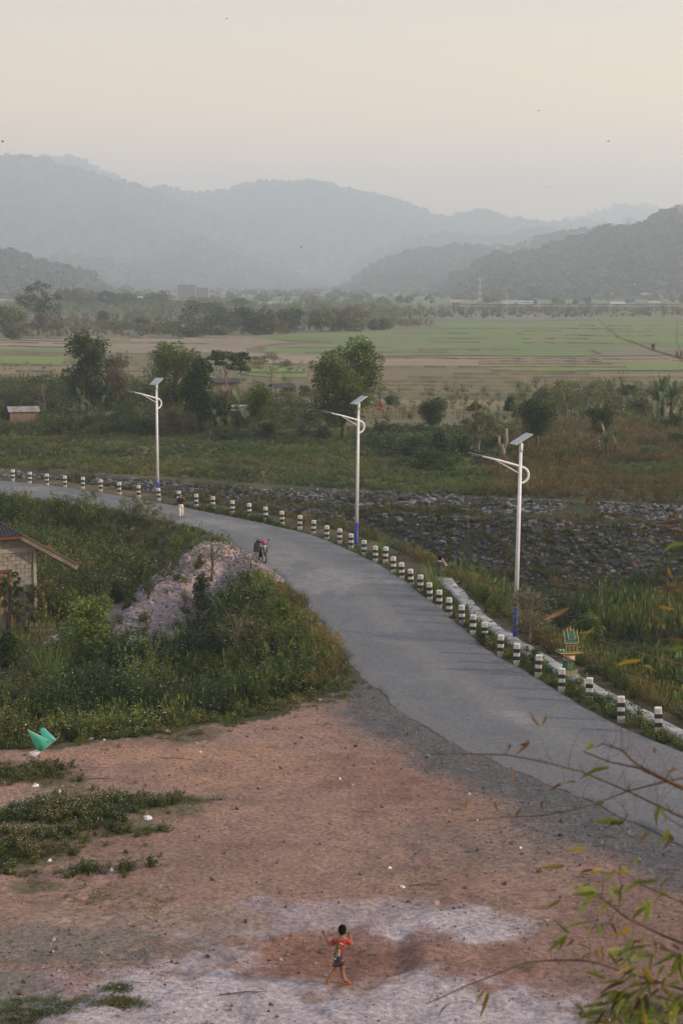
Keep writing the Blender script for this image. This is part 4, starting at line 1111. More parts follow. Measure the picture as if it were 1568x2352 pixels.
BUSH = [(950,1050,985,110,'green','wide creeper-draped bush right of the central street lamp'),(1010,1055,975,90,'dark','dark bush in the middle of the green thicket'),(1062,1052,985,70,'green','leafy bush at the foot of the pale-stemmed tree'),
 (985,1072,1022,120,'dark','lowest and widest bush of the thicket right of the central lamp'),(1145,1040,990,56,'green','leafy bush behind the forked stump'),(1050,1080,1045,70,'bright','fine-leaved hummock below the thicket, left of the right lamp head'),
 (1095,1008,960,50,'green','small bush just left of the dense round tree'),(870,1008,972,50,'dark','creeper-covered bush with an arching top, right of the biggest tree'),(905,1030,990,60,'green','low bush in front of the bamboo fence end'),
 (618,1010,965,62,'dark','creeper hummock at the foot of the dense rounded tree'),(695,1010,966,60,'brown','withered creeper bush in front of the bamboo fence'),(745,1012,972,50,'dark','dark low bush left of the biggest trunk'),(660,975,930,64,'olive','grey-green hedge bush left of the biggest tree'),
 (690,950,915,70,'olive','hazy hedge bush at the start of the bamboo fence'),(745,960,925,50,'olive','hedge bush tight behind the bamboo fence'),
 (300,985,905,100,'green','large leafy bush under the leftmost lamp arm'),(345,945,830,76,'olive','pale tall bush left of the tall yellow-green tree'),(330,1000,950,90,'dark','dark bush at the meadow edge under the lamp head'),
 (30,905,855,80,'olive','bush behind the rusty-roofed hut'),(95,950,925,50,'green','low bush at the foot of the flat-topped tree'),(150,905,865,80,'olive','bush between the flat-topped tree and the dark ragged tree'),(240,925,880,50,'green','bush between two small banana clumps'),
 (150,985,955,90,'green','low bush right of the rusty-roofed hut'),(210,990,950,110,'dark','long dark bush below the left banana plants'),(265,985,940,90,'green','bush right of the left banana plants'),
 (395,1000,935,70,'brown','thin twiggy bush at the foot of the leftmost street lamp trees'),(435,1000,940,50,'brown','brown twiggy growth between the two tall trees'),(660,905,880,40,'green','bush in front of the open shelter'),(705,910,880,44,'olive','bush right of the open shelter'),
 (840,935,905,60,'olive','bush behind the right half of the bamboo fence'),(900,930,905,60,'green','small leafy plants behind the right end of the fence'),(1190,960,930,40,'olive','small tan bush by the round dark tree'),(1170,945,905,36,'green','upright leafy bush left of the wispy shrubs'),
 (1545,985,945,70,'dark','dark bush at the right edge under the bananas'),(1500,1055,1025,110,'green','low grassy bush in the meadow at the right edge'),(1560,1030,985,80,'green','taller grassy bush at the right edge of the meadow'),
 (560,985,950,40,'brown','heap of dry brush beside the thatched hut'),(1290,1060,1030,60,'green','low green bush in the reddish grass'),(520,1010,985,60,'green','low bush in front of the bananas')]
for q in BUSH:
    T_(q[0], q[1], q[2], q[3], 'shrub', q[4], q[5], 'bush', 'bush', leaves=2200, crown0=.0)

# hazy trees across the plain
FAR = [(30,780,700,58,'tall','olive','rounded olive tree at the far left edge, on a short trunk'),(90,770,638,92,'airy','dark','tallest airy tree on the far side of the fields at left'),
 (150,752,662,50,'airy','pale','pale leafless-looking tree right of the tallest airy tree'),(172,750,660,56,'airy','pale','grey thin tree, second right of the tallest airy tree'),(200,748,660,50,'tall','pale','pale tree in the middle of the leafless grey row'),
 (215,752,690,60,'tall','olive','dull olive tree below the pale grey row'),(248,745,666,40,'airy','dark','small dark-topped slender tree in the hazy row'),(280,748,670,62,'tall','olive','broad hazy tree right of the slender dark-topped one'),
 (310,745,690,60,'tall','olive','hazy tree with pale trunk left of the feathery pair'),(352,750,672,66,'tall','olive','feathery hazy tree left of the grey tower block'),(380,748,700,50,'airy','brown','brownish thin tree under the feathery hazy one'),
 (146,758,705,34,'round','dark','small dark tree beside the tallest airy tree'),(177,758,704,42,'round','green','dark bushy tree in the hazy row at left'),(110,775,715,70,'airy','brown','thin brown undergrowth tree at the foot of the tallest airy tree'),
 (238,750,712,30,'shrub','green','small green bush in front of the hazy row'),(325,755,728,44,'shrub','green','round dark bush in front of the feathery hazy tree'),(55,750,705,40,'tall','olive','hazy tree behind the tallest airy tree'),
 (420,752,690,56,'tall','olive','hazy tree directly below the grey tower block'),(467,768,690,92,'tall','green','large pale green tree right of the grey tower block'),(465,700,682,30,'umbrella','dark','small dark crown showing above the large pale green tree'),
 (500,765,705,60,'shrub','olive','hazy bush right of the large pale green tree'),(552,740,682,48,'umbrella','dark','umbrella-shaped dark tree in front of the white sheds'),(530,765,712,56,'tall','olive','olive tree between the pale green and the dark green trees'),
 (588,770,698,80,'tall','dark','dense dark green tree left of the brown field shed'),(622,768,722,40,'shrub','brown','brown bush at the right foot of the dense dark green tree'),(665,760,706,56,'tall','dark','dark tree directly behind the brown field shed'),
 (738,762,708,66,'round','olive','yellowish round tree right of the brown field shed'),(700,750,712,50,'airy','pale','bare-looking pale tree between two greener trees'),(795,760,696,72,'tall','brown','brownish tree at the left end of the green fields'),
 (835,756,700,60,'tall','brown','wide brownish tree beside the big green fields'),(815,762,725,44,'shrub','olive','bush in front of the brownish trees'),(905,755,710,62,'tall','olive','last olive tree of the row, at the corner of the big green field'),
 (880,757,728,46,'shrub','green','green bush left of the last olive tree'),(860,758,732,36,'shrub','brown','small brown bush among the last trees of the row'),(770,760,725,46,'shrub','olive','dull bush between the yellowish and the brownish trees'),
 (395,765,735,60,'shrub','green','low bush left of the large pale green tree'),(440,775,745,70,'shrub','green','low bush in front of the large pale green tree'),(510,772,748,60,'shrub','olive','low hazy bush right of the large pale green tree'),
 (265,757,738,60,'shrub','green','low bright bush at the edge of the far scrub'),(290,757,740,40,'shrub','olive','low bush at the left of the round dark bush'),(360,762,740,60,'shrub','olive','low bush under the feathery hazy tree'),
 (720,706,666,62,'shrub','olive','clump of faint trees seen over the white sheds'),(760,700,672,50,'shrub','olive','faint clump right of the sheds'),(815,700,678,50,'shrub','olive','faint clump left of the blue hill foot'),(510,705,682,34,'round','olive','faint round tree above the long white roof')]
for q in FAR:
    bq = at_y(q[0], 648 + 14.5 / 880 * 3900 + 2, 880) if (q[1] <= 758 and q[4] != 'shrub' and q[1] > 708) else None
    T_(q[0], q[1] if bq is None else 714, q[2] - 1, q[3] * 1.12, q[4], q[5], q[6], 'bush' if q[4] == 'shrub' else 'tree', 'bush' if q[4] == 'shrub' else 'tree', base=bq, ls=(.30 if q[4] != 'airy' else .22) * (1 if bq is None else 1.6), leaves=2000 if (q[1] - q[2]) > 45 else 800, crown0=.03 if q[4] in ('tall', 'shrub') else .2, bark='palebark' if 'pale' in q[6] else 'bark', bare=6 if q[4] == 'airy' else 0)
rr = random.Random(9)
for i, px in enumerate(range(880, 1600, 34)):
    hgt = rr.uniform(14, 32)
    T_(px + rr.uniform(-9, 9), 722 + rr.uniform(-6, 2), 722 - hgt, rr.uniform(26, 60), rr.choice(['shrub', 'shrub', 'tall']), rr.choice(['olive', 'brown', 'olive']),
       f'dull hazy bush along the far roadside, {["1st","2nd","3rd","4th","5th","6th","7th","8th","9th","10th","11th","12th","13th","14th","15th","16th","17th","18th","19th","20th","21st","22nd"][i]} from its left end', 'bush', 'bush', leaves=500, crown0=0, group='bushes along the far roadside')

# banana plants
def banana(px, py, top, n, label, seed, spread=1.0):
    r = random.Random(seed); b0 = ground(px, py); hh = (py - top) * mpp(b0.y, py)
    rt = empty('banana_plant', b0, label, 'banana plant')
    for s in range(n):
        ox, oy = r.uniform(-.35, .35) * hh * spread * (s > 0), r.uniform(-.2, .2) * hh * (s > 0); sh = hh * (.5 if s == 0 else r.uniform(.28, .45))
        b = MB(); b.tube([(ox, oy, -.2), (ox * 1.1, oy, sh * .5), (ox * 1.15, oy, sh)], [hh * .045, hh * .035, hh * .022], 7); b.build('stem', LM['olive'], rt, True)
        for k in range(7):
            a = k * 2.4 + r.uniform(-.4, .4); el = r.uniform(.35, 1.25) if k > 1 else 1.35; Ln = hh * r.uniform(.42, .56); w = Ln * .13
            dx = Vector((math.cos(a), math.sin(a), 0)); side = Vector((-dx.y, dx.x, 0)); mb = MB(); vs = []; fs = []
            for j in range(9):
                t = j / 8; droop = (1.45 - el) * 1.15 * t * t
                p_ = Vector((ox * 1.15, oy, sh)) + dx * Ln * t * math.cos(el) * (1 + .2 * t) + Vector((0, 0, Ln * (t * math.sin(el) - droop * .62)))
                ww = w * math.sin(math.pi * min(1, .06 + t * .92)) ** .6 * (1 + r.uniform(-.18, .18)); up = Vector((0, 0, ww * .35))
                vs += [p_ - side * ww + up, p_, p_ + side * ww + up]
            for j in range(8):
                fs += [(3*j, 3*j+1, 3*j+4, 3*j+3), (3*j+1, 3*j+2, 3*j+5, 3*j+4)]
            mb.add(vs, fs); o = mb.build('leaf', LM['banana'] if r.random() < .85 else LM['brown'], rt)
            a_ = o.data.attributes.new('lv', 'FLOAT', 'POINT'); q = r.uniform(.3, .95); a_.data.foreach_set('value', [q] * len(vs))
    return rt
banana(183,950,885,2,'small banana plant below the dark ragged tree, the left one of two',1)
banana(247,945,872,2,'small banana plant below the brown bush, the right one of two',2)
banana(520,985,880,4,'largest banana clump, left of the thatched hut',3)
banana(493,985,900,3,'banana clump in the shade beside the creeper-clad tree',4,.6)
banana(1412,1053,967,2,'banana plant standing in the reddish grass of the meadow',5)
banana(1520,965,845,3,'tall banana clump near the right edge with upright leaves',6)
banana(1562,975,915,2,'banana leaves cut by the right edge of the photo',7)
banana(560,935,905,2,'low banana leaves behind the thatched hut',8)

# ------------------------------------------------------------------ buildings
def plane_roof(b, c, w, d, h, mi=0, th=.06, over=.3, ridge_x=True):
    """gable roof on top of a w x d box; ridge along x"""
    c = Vector(c); W2, D2 = w / 2 + over, d / 2 + over
    for s in (-1, 1):
        vs = [c + Vector((x, y, z)) for x, y, z in ((-W2, 0, h), (W2, 0, h), (W2, s * D2, -over * h / (d / 2)), (-W2, s * D2, -over * h / (d / 2)))]
        vs += [v + Vector((0, 0, th)) for v in vs]
        b.add(vs, [(0, 1, 2, 3), (7, 6, 5, 4), (0, 4, 5, 1), (1, 5, 6, 2), (2, 6, 7, 3), (3, 7, 4, 0)], mi)

# rusty-roofed hut, thatched hut, shelter, sheds
def hut(px, py, wpx, hpx, label, name='hut', wallm='wood', roofm='rusttin', rz=0, roof_h=.4, depth=.8, planks=True, open_=False, mono=False, plank_n=9):
    b0 = ground(px, py); k = mpp(b0.y, py); w = wpx * k; h = hpx * k; d = w * depth
    rt = empty(name, b0, label, name, rz)
    if not open_:
        n_ = plank_n; me = None
        MB().box((0, 0, h / 2 - .1), (w * .96, d * .96, h + .1)).build('wall', M['black'] if False else M[wallm], rt)
        b = MB(); b.box((0, 0, 0), (w, .05, h / n_ * .9)); me = b.mesh('plank'); me.materials.append(M[wallm])
        for i in range(n_):
            o = bpy.data.objects.new('plank', me); COL.objects.link(o); o.parent = rt; o.location = (0, -d * .5 - .0 + .02 * (i % 2), h * (i + .5) / n_); o.rotation_euler = (.05 * math.sin(i * 7), .01 * math.sin(i * 5), 0)
        for s in (-1, 1): MB().box((s * w * .5, -d * .49, h / 2), (.12, .12, h)).build('post', M['palebark'], rt)
    else:
        for x in (-.42, 0, .42):
            for y in (-.45, .45):
                MB().tube([(x * w, y * d, -.1), (x * w * 1.01, y * d, h * 1.02)], .07, 6).build('post', M['palebark'], rt, True)
        MB().box((0, 0, h * .3), (w * .85, d * .85, .08)).build('platform', M['wood'], rt)
    n_ = 7; W2 = w * .58
    if mono:
        for i in range(n_):
            x = -W2 + (i + .5) * 2 * W2 / n_
            MB().bar((x, -d * .62, h * 1.02), (x, d * .6, h * 1.02 + roof_h * h), 2 * W2 / n_ * 1.04, .04).build('roof_sheet', M[roofm if i % 3 else ('tin' if roofm == 'rusttin' else roofm)], rt)
    else:
        for s in (-1, 1):
            for i in range(n_):
                x = -W2 + (i + .5) * 2 * W2 / n_
                MB().bar((x, s * d * .66, h * .93 + .01 * (i % 2)), (x, 0, h + roof_h * h + .01 * (i % 2)), 2 * W2 / n_ * 1.02, .04).build('roof_sheet', M[roofm if (i + s) % 3 else ('tin' if roofm == 'rusttin' else roofm)], rt)
    return rt
hut(56,972,62,27,'small plank hut with a patched rusty tin roof at the left edge of the meadow',rz=.25,mono=True,roof_h=.35,depth=.6)
hut(552,975,34,36,'thatched hut with a tin cap between the bananas and the rounded tree','hut','thatch','tin',rz=-.5,roof_h=.25,depth=1,plank_n=6)
hut(516,900,58,24,'hut with a pale tin roof half hidden under the loose big-leaved tree','hut','wood','darktin',rz=.2,roof_h=.3)
hut(648,908,48,20,'open field shelter on posts with a grey roof in front of the feathery tree','shelter','wood','darktin',rz=.35,roof_h=.35,open_=True)
hut(652,760,30,9,'long brown shed beside the trees at the edge of the far field','shed','wood','darktin',rz=-.3,roof_h=.5,depth=.7,plank_n=5)
hut(684,757,12,4,'tiny tin-roofed lean-to right of the long brown shed','shed','wood','tin',rz=-.2,roof_h=.5,plank_n=4)

# bamboo fence
rt = empty('bamboo_fence', ground(860, 958), 'low woven bamboo fence running behind the biggest tree to the round tree', 'fence')
r = random.Random(5); o0 = rt.location
top_ = []
bm_post = {}
for i, px in enumerate(np.linspace(655, 985, 64)):
    q = ground(px, 966 - (px - 655) * .02) - o0; hh = r.uniform(1.1, 1.7)
    MB().tube([q + Vector((0, 0, -.2)), q + Vector((r.uniform(-.12, .12), 0, hh))], .045, 5).build('picket', M['bamboo_dry'], rt)
    top_.append(q)
for z in (.35, .75, 1.15):
    MB().tube([q + Vector((0, -.05, z + r.uniform(-.06, .06))) for q in top_[::3]], .035, 5).build('rail', M['bamboo_dry'], rt)
q = ground(870, 955); b = MB()
b.add([(-.35, 0, .75), (-.1, .02, 1.25), (.0, 0, 1.75), (.25, .03, 1.55), (.4, 0, .9), (.1, .05, .5)], [(0, 1, 2, 3, 4, 5)])
o = b.build('red_cloth', mat('red_cloth', (.3, .03, .025), (.2, .02, .02), .9)); o.location = q + Vector((0, -.12, 0)); s = o.modifiers.new('thick', 'SOLIDIFY'); s.thickness = .03
tag(o, 'red cloth hung over the bamboo fence right of the biggest tree', 'cloth')
# forked stump
q = ground(1153, 1056); rt = empty('tree_stump', q, 'bare forked tree stump standing in front of the bushes above the right lamp', 'stump')
b = MB(); b.tube([(0, 0, -.2), (.02, 0, .9), (-.05, 0, 1.3)], [.28, .22, .16], 8); b.tube([(0, 0, .8), (-.3, 0, 1.4), (-.3, 0, 2.0)], [.16, .14, .11], 7); b.tube([(0, 0, .8), (.32, 0, 1.5), (.3, .1, 2.6)], [.18, .15, .12], 7)
b.build('trunk', M['palebark'], rt, True)

# town behind the fields
def block(px, py, wpx, hpx, Y, label, wallc, roofc, name='building', floors=0, roof='flat', dep=.5, rz=0, cat='building', bays=6):
    p0 = at_y(px, py, Y) if Y != 1090 else on_hill(A_near, px, py)
    Y = p0.y; k = Y / F; w = wpx * k; h = hpx * k; d = w * dep
    rt = empty(name, (p0.x, Y, p0.z), label, cat, rz)
    roofc = tuple(x * .62 for x in roofc); wallc = tuple(x * .8 for x in wallc)
    wm = mat(name + '_wall', wallc, tuple(x * .85 for x in wallc), .85, .3, bmp=0); rm = mat(name + '_roof', roofc, tuple(x * .8 for x in roofc), .6, .2, bmp=0)
    MB().box((0, 0, h / 2), (w, d, h)).build('wall', wm, rt)
    b = MB()
    if roof == 'flat': b.box((0, 0, h + .3), (w * 1.02, d * 1.02, .6))
    else: plane_roof(b, (0, 0, h), w, d, h * .45, th=.4, over=1.0)
    b.build('roof', rm, rt)
    if floors:
        b = MB(); b.box((0, 0, 0), (w / bays * .5, .3, h / floors * .5)); me = b.mesh('window'); me.materials.append(M['glass'])
        for f in range(floors):
            for i in range(bays):
                o = bpy.data.objects.new('window', me); COL.objects.link(o); o.parent = rt; o.location = ((i + .5) / bays * w - w / 2, -d / 2, (f + .55) / floors * h)
    return rt
block(430,692,40,36,1500,'tall grey block standing out of the haze at left, its wider half',(.23,.22,.22),(.2,.2,.2),floors=6,bays=8)
block(463,692,32,29,1530,'lower right-hand grey block attached beside the tall one',(.21,.205,.21),(.2,.2,.2),floors=5,bays=7)
block(385,694,32,18,1450,'pale low building left of the grey block',(.5,.5,.5),(.4,.4,.4),floors=3,bays=5)
block(658,707,118,9,1050,'long white shed roof with an orange end, behind the dark umbrella tree',(.55,.35,.2),(.65,.65,.66),'shed',roof='gable',cat='shed',dep=.25)
block(712,706,40,8,1040,'pale green shed at the right end of the white sheds',(.2,.4,.25),(.4,.55,.42),'shed',roof='gable',cat='shed',dep=.4)
block(700,716,110,8,960,'low green-walled shed in front of the white sheds',(.12,.28,.22),(.45,.47,.47),'shed',roof='gable',cat='shed',dep=.2)
block(520,712,42,6,1000,'long white roof behind the large pale green tree',(.4,.3,.25),(.6,.6,.6),'house',roof='gable',cat='house')
block(395,718,26,10,900,'white house with a red gable below the grey block',(.5,.45,.42),(.5,.5,.5),'house',roof='gable',cat='house')
block(402,733,20,7,800,'small pale house wall in front of the red-gabled house',(.5,.5,.5),(.4,.4,.4),'house',roof='gable',cat='house')
block(262,699,26,8,1000,'blue-roofed house in the hazy row of trees',(.3,.3,.32),(.12,.2,.4),'house',roof='gable',cat='house')
block(235,700,30,9,1050,'white house left of the blue-roofed one',(.55,.55,.55),(.45,.45,.45),'house',roof='gable',cat='house')
block(320,692,50,7,1100,'long white roof behind the feathery hazy tree',(.45,.45,.45),(.62,.62,.62),'house',roof='gable',cat='house')
block(42,703,14,10,1000,'white and orange house left of the tallest airy tree',(.55,.4,.3),(.45,.25,.2),'house',roof='gable',cat='house')
block(20,700,60,8,1150,'long pale roof at the far left edge behind the olive tree',(.45,.42,.4),(.5,.5,.5),'house',roof='gable',cat='house')
for i, (px, py, w, h, c1, c2, lb) in enumerate([(1375,673,50,4,(.4,.42,.45),(.6,.62,.65),'bright long roof on the slope at right, the largest there'),(1445,679,14,4,(.5,.5,.5),(.6,.6,.6),'small bright roof right of the long one on the slope'),
     (1490,681,36,4,(.4,.4,.4),(.45,.45,.47),'dull long roof near the right edge of the slope'),(1325,672,16,4,(.3,.3,.3),(.5,.5,.55),'roof at the left end of the slope houses'),
     (1165,703,22,6,(.5,.45,.4),(.5,.5,.5),'yellowish house between two far street lamps'),(1205,706,28,6,(.5,.5,.5),(.6,.6,.6),'white house left of the mast'),(1045,700,22,7,(.45,.3,.2),(.5,.4,.3),'brown-walled house beyond the left far lamp'),
     (1200,698,40,4,(.4,.4,.4),(.5,.52,.55),'long roof above the white house at the hill foot'),(1418,705,26,7,(.5,.5,.5),(.6,.62,.65),'pale house under the slope at right'),(875,706,14,5,(.4,.5,.6),(.3,.45,.6),'small bluish roof left of the far lamps'),
     (1500,700,20,5,(.45,.45,.45),(.5,.5,.5),'small pale house near the right edge'),(790,700,12,5,(.5,.5,.5),(.6,.6,.6),'tiny white house at the foot of the blue hill')]):
    block(px, py, w, h, 960 + 15 * i if py > 690 else 1090, lb, c1, c2, 'house', roof='gable', cat='house', floors=1 if w > 20 else 0, bays=4)
# roadside embankment with guard rail
a0, a1 = at_y(1040, 722, 900), at_y(1900, 722, 900)
b = MB(); b.add([(a0.x, 897, -2), (a1.x, 897, -2), (a1.x, 899.5, 2.2), (a0.x, 899.5, 1.6), (a0.x, 912, 1.6), (a1.x, 912, 2.2), (a1.x, 915, -2), (a0.x, 915, -2)], [(0, 1, 2, 3), (3, 2, 5, 4), (4, 5, 6, 7)])
o = b.build('road_embankment', M['bund']); o['kind'] = 'structure'
rt = empty('guard_rail', (0, 899.8, 2.0), 'dark guard rail along the far embankment at right', 'guard rail')
MB().box(((a0.x + a1.x) / 2, 0, .9), (a1.x - a0.x, .15, .5)).build('rail', M['lamphead'], rt)
b = MB(); b.box((0, .1, .2), (.25, .2, 1.4)); me = b.mesh('post'); me.materials.append(M['lamphead'])
for x in np.arange(a0.x, a1.x, 3.2):
    o = bpy.data.objects.new('post', me); COL.objects.link(o); o.parent = rt; o.location = (x, 0, 0)
ORD = ['1st','2nd','3rd','4th','5th','6th','7th','8th','9th','10th']
for i, px in enumerate([983,1036,1091,1163,1236,1313,1401,1502]):
    p0 = at_y(px, 716, 880); hh = 26 * 880 / F
    rt = empty('far_street_lamp', p0, f'tiny pale street lamp across the fields, {ORD[i]} from the left', 'street lamp', group='street lamps along the far road')
    b = MB(); b.tube([(0, 0, -1), (0, 0, hh)], [.16, .1], 6); b.build('pole', M['frame'], rt)
    b = MB(); b.bar((-1.1, 0, hh), (1.1, 0, hh + .2), .3, .25); b.build('lamp_head', M['frame'], rt)
# mast and pylons
def lattice(px, py, top, Y, w0, w1, label, name, m_, arms=()):
    p0 = at_y(px, py, Y) if not isinstance(Y, np.ndarray) else on_hill(Y, px, py + 2)
    Y = p0.y; hh = (py - top) * Y / F; rt = empty(name, p0, label, name.replace('_', ' ')); b = MB(); n_ = 9
    for j in range(n_):
        t0, t1 = j / n_, (j + 1) / n_; s0, s1 = w0 + (w1 - w0) * t0, w0 + (w1 - w0) * t1
        C0 = [(x * s0, y * s0, hh * t0) for x, y in ((-1, -1), (1, -1), (1, 1), (-1, 1))]; C1 = [(x * s1, y * s1, hh * t1) for x, y in ((-1, -1), (1, -1), (1, 1), (-1, 1))]
        for i in range(4):
            b.tube([C0[i], C1[i]], .18, 4, mi=(j // 1) % 2 if m_ == 'mast' else 0); b.tube([C0[i], C1[(i + 1) % 4]], .1, 3); b.tube([C1[i], C1[(i + 1) % 4]], .1, 3)
    b.build('lattice', [M['frame'], M['rusttin']], rt)
    for z, w in arms:
        MB().bar((-w, 0, hh * z), (w, 0, hh * z), .5, .5).build('cross_arm', M['frame'], rt)
lattice(1101, 706, 640, 980, .8, .3, 'slender red and white mast rising from the far houses', 'radio_mast', 'mast')
lattice(1439, 531, 496, A_near, 4.4, .8, 'pylon standing on the near hill ridge at right', 'power_pylon', 'p', ((.72, 10), (.82, 8.5), (.92, 7)))
lattice(1565, 500, 468, A_near, 6, 1, 'pylon cut off by the right edge of the photo', 'power_pylon', 'p', ((.72, 10), (.82, 8.5), (.92, 7)))
lattice(1210, 566, 545, A_mid, 6, 1, 'faint pylon on the middle hill behind the tall trees', 'power_pylon', 'p', ((.75, 10), (.9, 7)))
lattice(1142, 578, 560, A_mid, 6, 1, 'faintest pylon, left of the middle hill tree pair', 'power_pylon', 'p', ((.75, 10), (.9, 7)))
for px, py, top, w, lb in [(1077,575,560,12,'lone broad tree standing on the middle hill crest'),(1152,578,566,8,'left tree of the pair on the middle hill crest'),(1164,578,563,12,'right tree of the pair on the middle hill crest')]:
    b0 = on_hill(A_mid, px, py + 2)
    tree(px, py, top, w, 'airy', 'dark', lb, leaves=500, base=(b0.x, b0.y, b0.z), crown0=.2)

# ------------------------------------------------------------------ solar street lamps
def street_lamp(px, py, toppx, top, az, psi, label, lean=0):
    b0 = ground(px, py); z1 = at_y(toppx, top, b0.y).z; hh = z1 - b0.z
    rt = empty('street_lamp', b0, label, 'street lamp', group='solar street lamps along the road')
    k = b0.y / ray(px, 1100)[1] / F; lx = (toppx - px) * k
    def P(z): return Vector((lx * z / hh, 0, z))
    MB().tube([P(-.3), P(.05), P(1.25)], [.105, .1, .095], 16).build('blue_base', M['blue'], rt, True)
    MB().lathe([(.2, -.05), (.2, .03), (.11, .04)], n=14).build('base_plate', M['blue'], rt)
    MB().tube([P(1.25), P(hh * .6), P(hh - .25)], [.093, .078, .062], 16).build('pole', M['pole'], rt, True)
    MB().tube([P(hh - .35), P(hh)], [.08, .08], 14).build('collar', M['pole'], rt, True)
    j = P(hh - .95); d = Vector((-math.cos(az), -math.sin(az), 0))
    e = j + d * 1.65 + Vector((0, 0, .46))
    lp = [e, j.lerp(e, .5) + Vector((0, 0, .02)), j - d * .02]
    for i in range(1, 10):
        t = math.pi * i / 10; lp.append(j - d * (.34 * math.sin(t) + .02) + Vector((0, 0, -.33 * (1 - math.cos(t)) - .02)))
    lp.append(j + Vector((0, 0, -.70)))
    MB().tube(lp, [.04, .045] + [.048] * (len(lp) - 2), 10).build('arm', M['pole'], rt, True)
    MB().tube([j + Vector((0, 0, -.3)), j.lerp(e, .66)], .02, 8).build('brace', M['pole'], rt, True)
    q = (e - j).normalized(); q3 = q.to_track_quat('X', 'Z').to_matrix()
    hd = MB().box(e + q * .30, (.50, .2, .075), q3).build('lamp_head', M['lamphead'], rt, bevel=.025)
    MB().box(e + q * .32 + Vector((0, 0, -.045)), (.34, .15, .015), q3).build('lens', M['lens'], hd)
    MB().tube([e - q * .02, e + q * .12], .05, 8).build('socket', M['lamphead'], hd)
    # solar panel: tilted 28 degrees, low edge towards the camera
    a = Vector((math.sin(psi), -math.cos(psi), 0)); bh = Vector((math.cos(psi), math.sin(psi), 0))
    bv = bh * math.cos(.5) + Vector((0, 0, math.sin(.5))); nr_ = a.cross(bv).normalized()
    R3 = Matrix((bv, -a, nr_)).transposed() if nr_.z > 0 else Matrix((bv, a, -nr_)).transposed()
    c = P(hh) + Vector((0, 0, .17)); pan = MB().box(c, (.86, .62, .04), R3).build('solar_panel', M['frame'], rt)
    b = MB(); b.box((0, 0, 0), (.86 / 6 * .9, .62 / 4 * .9, .006)); me = b.mesh('solar_cell'); me.materials.append(M['cell'])
    for i in range(6):
        for jx in range(4):
            o = bpy.data.objects.new('solar_cell', me); COL.objects.link(o); o.parent = pan
            o.location = c + R3 @ Vector(((i + .5) / 6 * .84 - .42, (jx + .5) / 4 * .6 - .3, .0225)); o.rotation_euler = R3.to_euler()
    MB().bar(P(hh - .02), c - nr_ * .02, .05, .05).build('panel_bracket', M['frame'], rt)
M['cell'] = mat('solar_cell', (.32, .33, .36), (.26, .28, .32), .25, 6, bmp=0, spec=.8)  # sky reflection put into the base colour: cells grey instead of dark blue
street_lamp(363, 1150, 363.5, 882, .60, 1.08, 'farthest solar street lamp, leftmost of the three, rising behind the roadside posts')
street_lamp(818, 1252, 823, 926, .42, .56, 'middle solar street lamp, in front of the biggest tree')
street_lamp(1182, 1464, 1189.5, 1018, .22, .35, 'nearest solar street lamp, rightmost of the three, beside the pale path')

# ------------------------------------------------------------------ bollards
BP = [(30,1106),(69,1111.5),(109,1116),(150,1120.5),(191,1124),(232,1130),(275,1137),(319,1144),(365,1151),(411,1158),(451,1165.5),(490,1171.5),(534,1181.5),(573,1188),(611,1197),(648.5,1207),(688,1217.5),(719.5,1229),(750.5,1242),(779.5,1250),(806,1262),(836,1278),(861.5,1292),(884.5,1294),(903,1318),(923,1332),(944,1348),(965,1362),(987,1381),(1008.5,1399),(1031,1418),(1060,1436),(1085,1459),(1114,1477),(1148,1508),(1185,1529),(1234,1557),(1288.5,1590),(1352,1613),(1425,1658),(1511,1684)]
ORDN = lambda k: f'{k}{"th" if 10 <= k % 100 <= 20 else {1:"st",2:"nd",3:"rd"}.get(k % 10, "th")}'
def bollard_mesh():
    b = MB(); b.box((0, 0, .31), (.235, .225, 1.12)); return b.mesh('bollard')
bme = bollard_mesh(); bme.materials.append(M['bollard_white'])
_n = M['bollard_white'].node_tree.nodes; _l = M['bollard_white'].node_tree.links; _p = _n['Principled BSDF']
_s = _n.new('ShaderNodeSeparateXYZ'); _l.new(_n.new('ShaderNodeTexCoord').outputs['Object'], _s.inputs[0])
_f = nz(_n, _l, 9, 4, objco(_n, _l, world=True)); _q = _n.new('ShaderNodeMath'); _q.operation = 'MULTIPLY_ADD'; _l.new(_f, _q.inputs[0]); _q.inputs[1].default_value = -.7; _l.new(_s.outputs['Z'], _q.inputs[2])
_o = _p.inputs['Base Color'].links[0].from_socket
_l.new(mixc(_n, _l, rmp(_n, _l, _q.outputs[0], -.1, -.32, 0, .75), _o, (.2, .17, .13)), _p.inputs['Base Color'])
b = MB(); b.box((0, 0, 0), (.243, .233, .15)); sme = b.mesh('black_band'); sme.materials.append(M['black'])
SPECIAL = {34: 'smeared with pale blue', 41: 'nearest of all, at the right edge', 1: 'farthest of all', 9: 'in front of the leftmost lamp', 10: 'behind the walking woman', 21: 'at the foot of the middle lamp', 36: 'in front of the nearest lamp', 38: 'in front of the spirit house'}
r = random.Random(3)
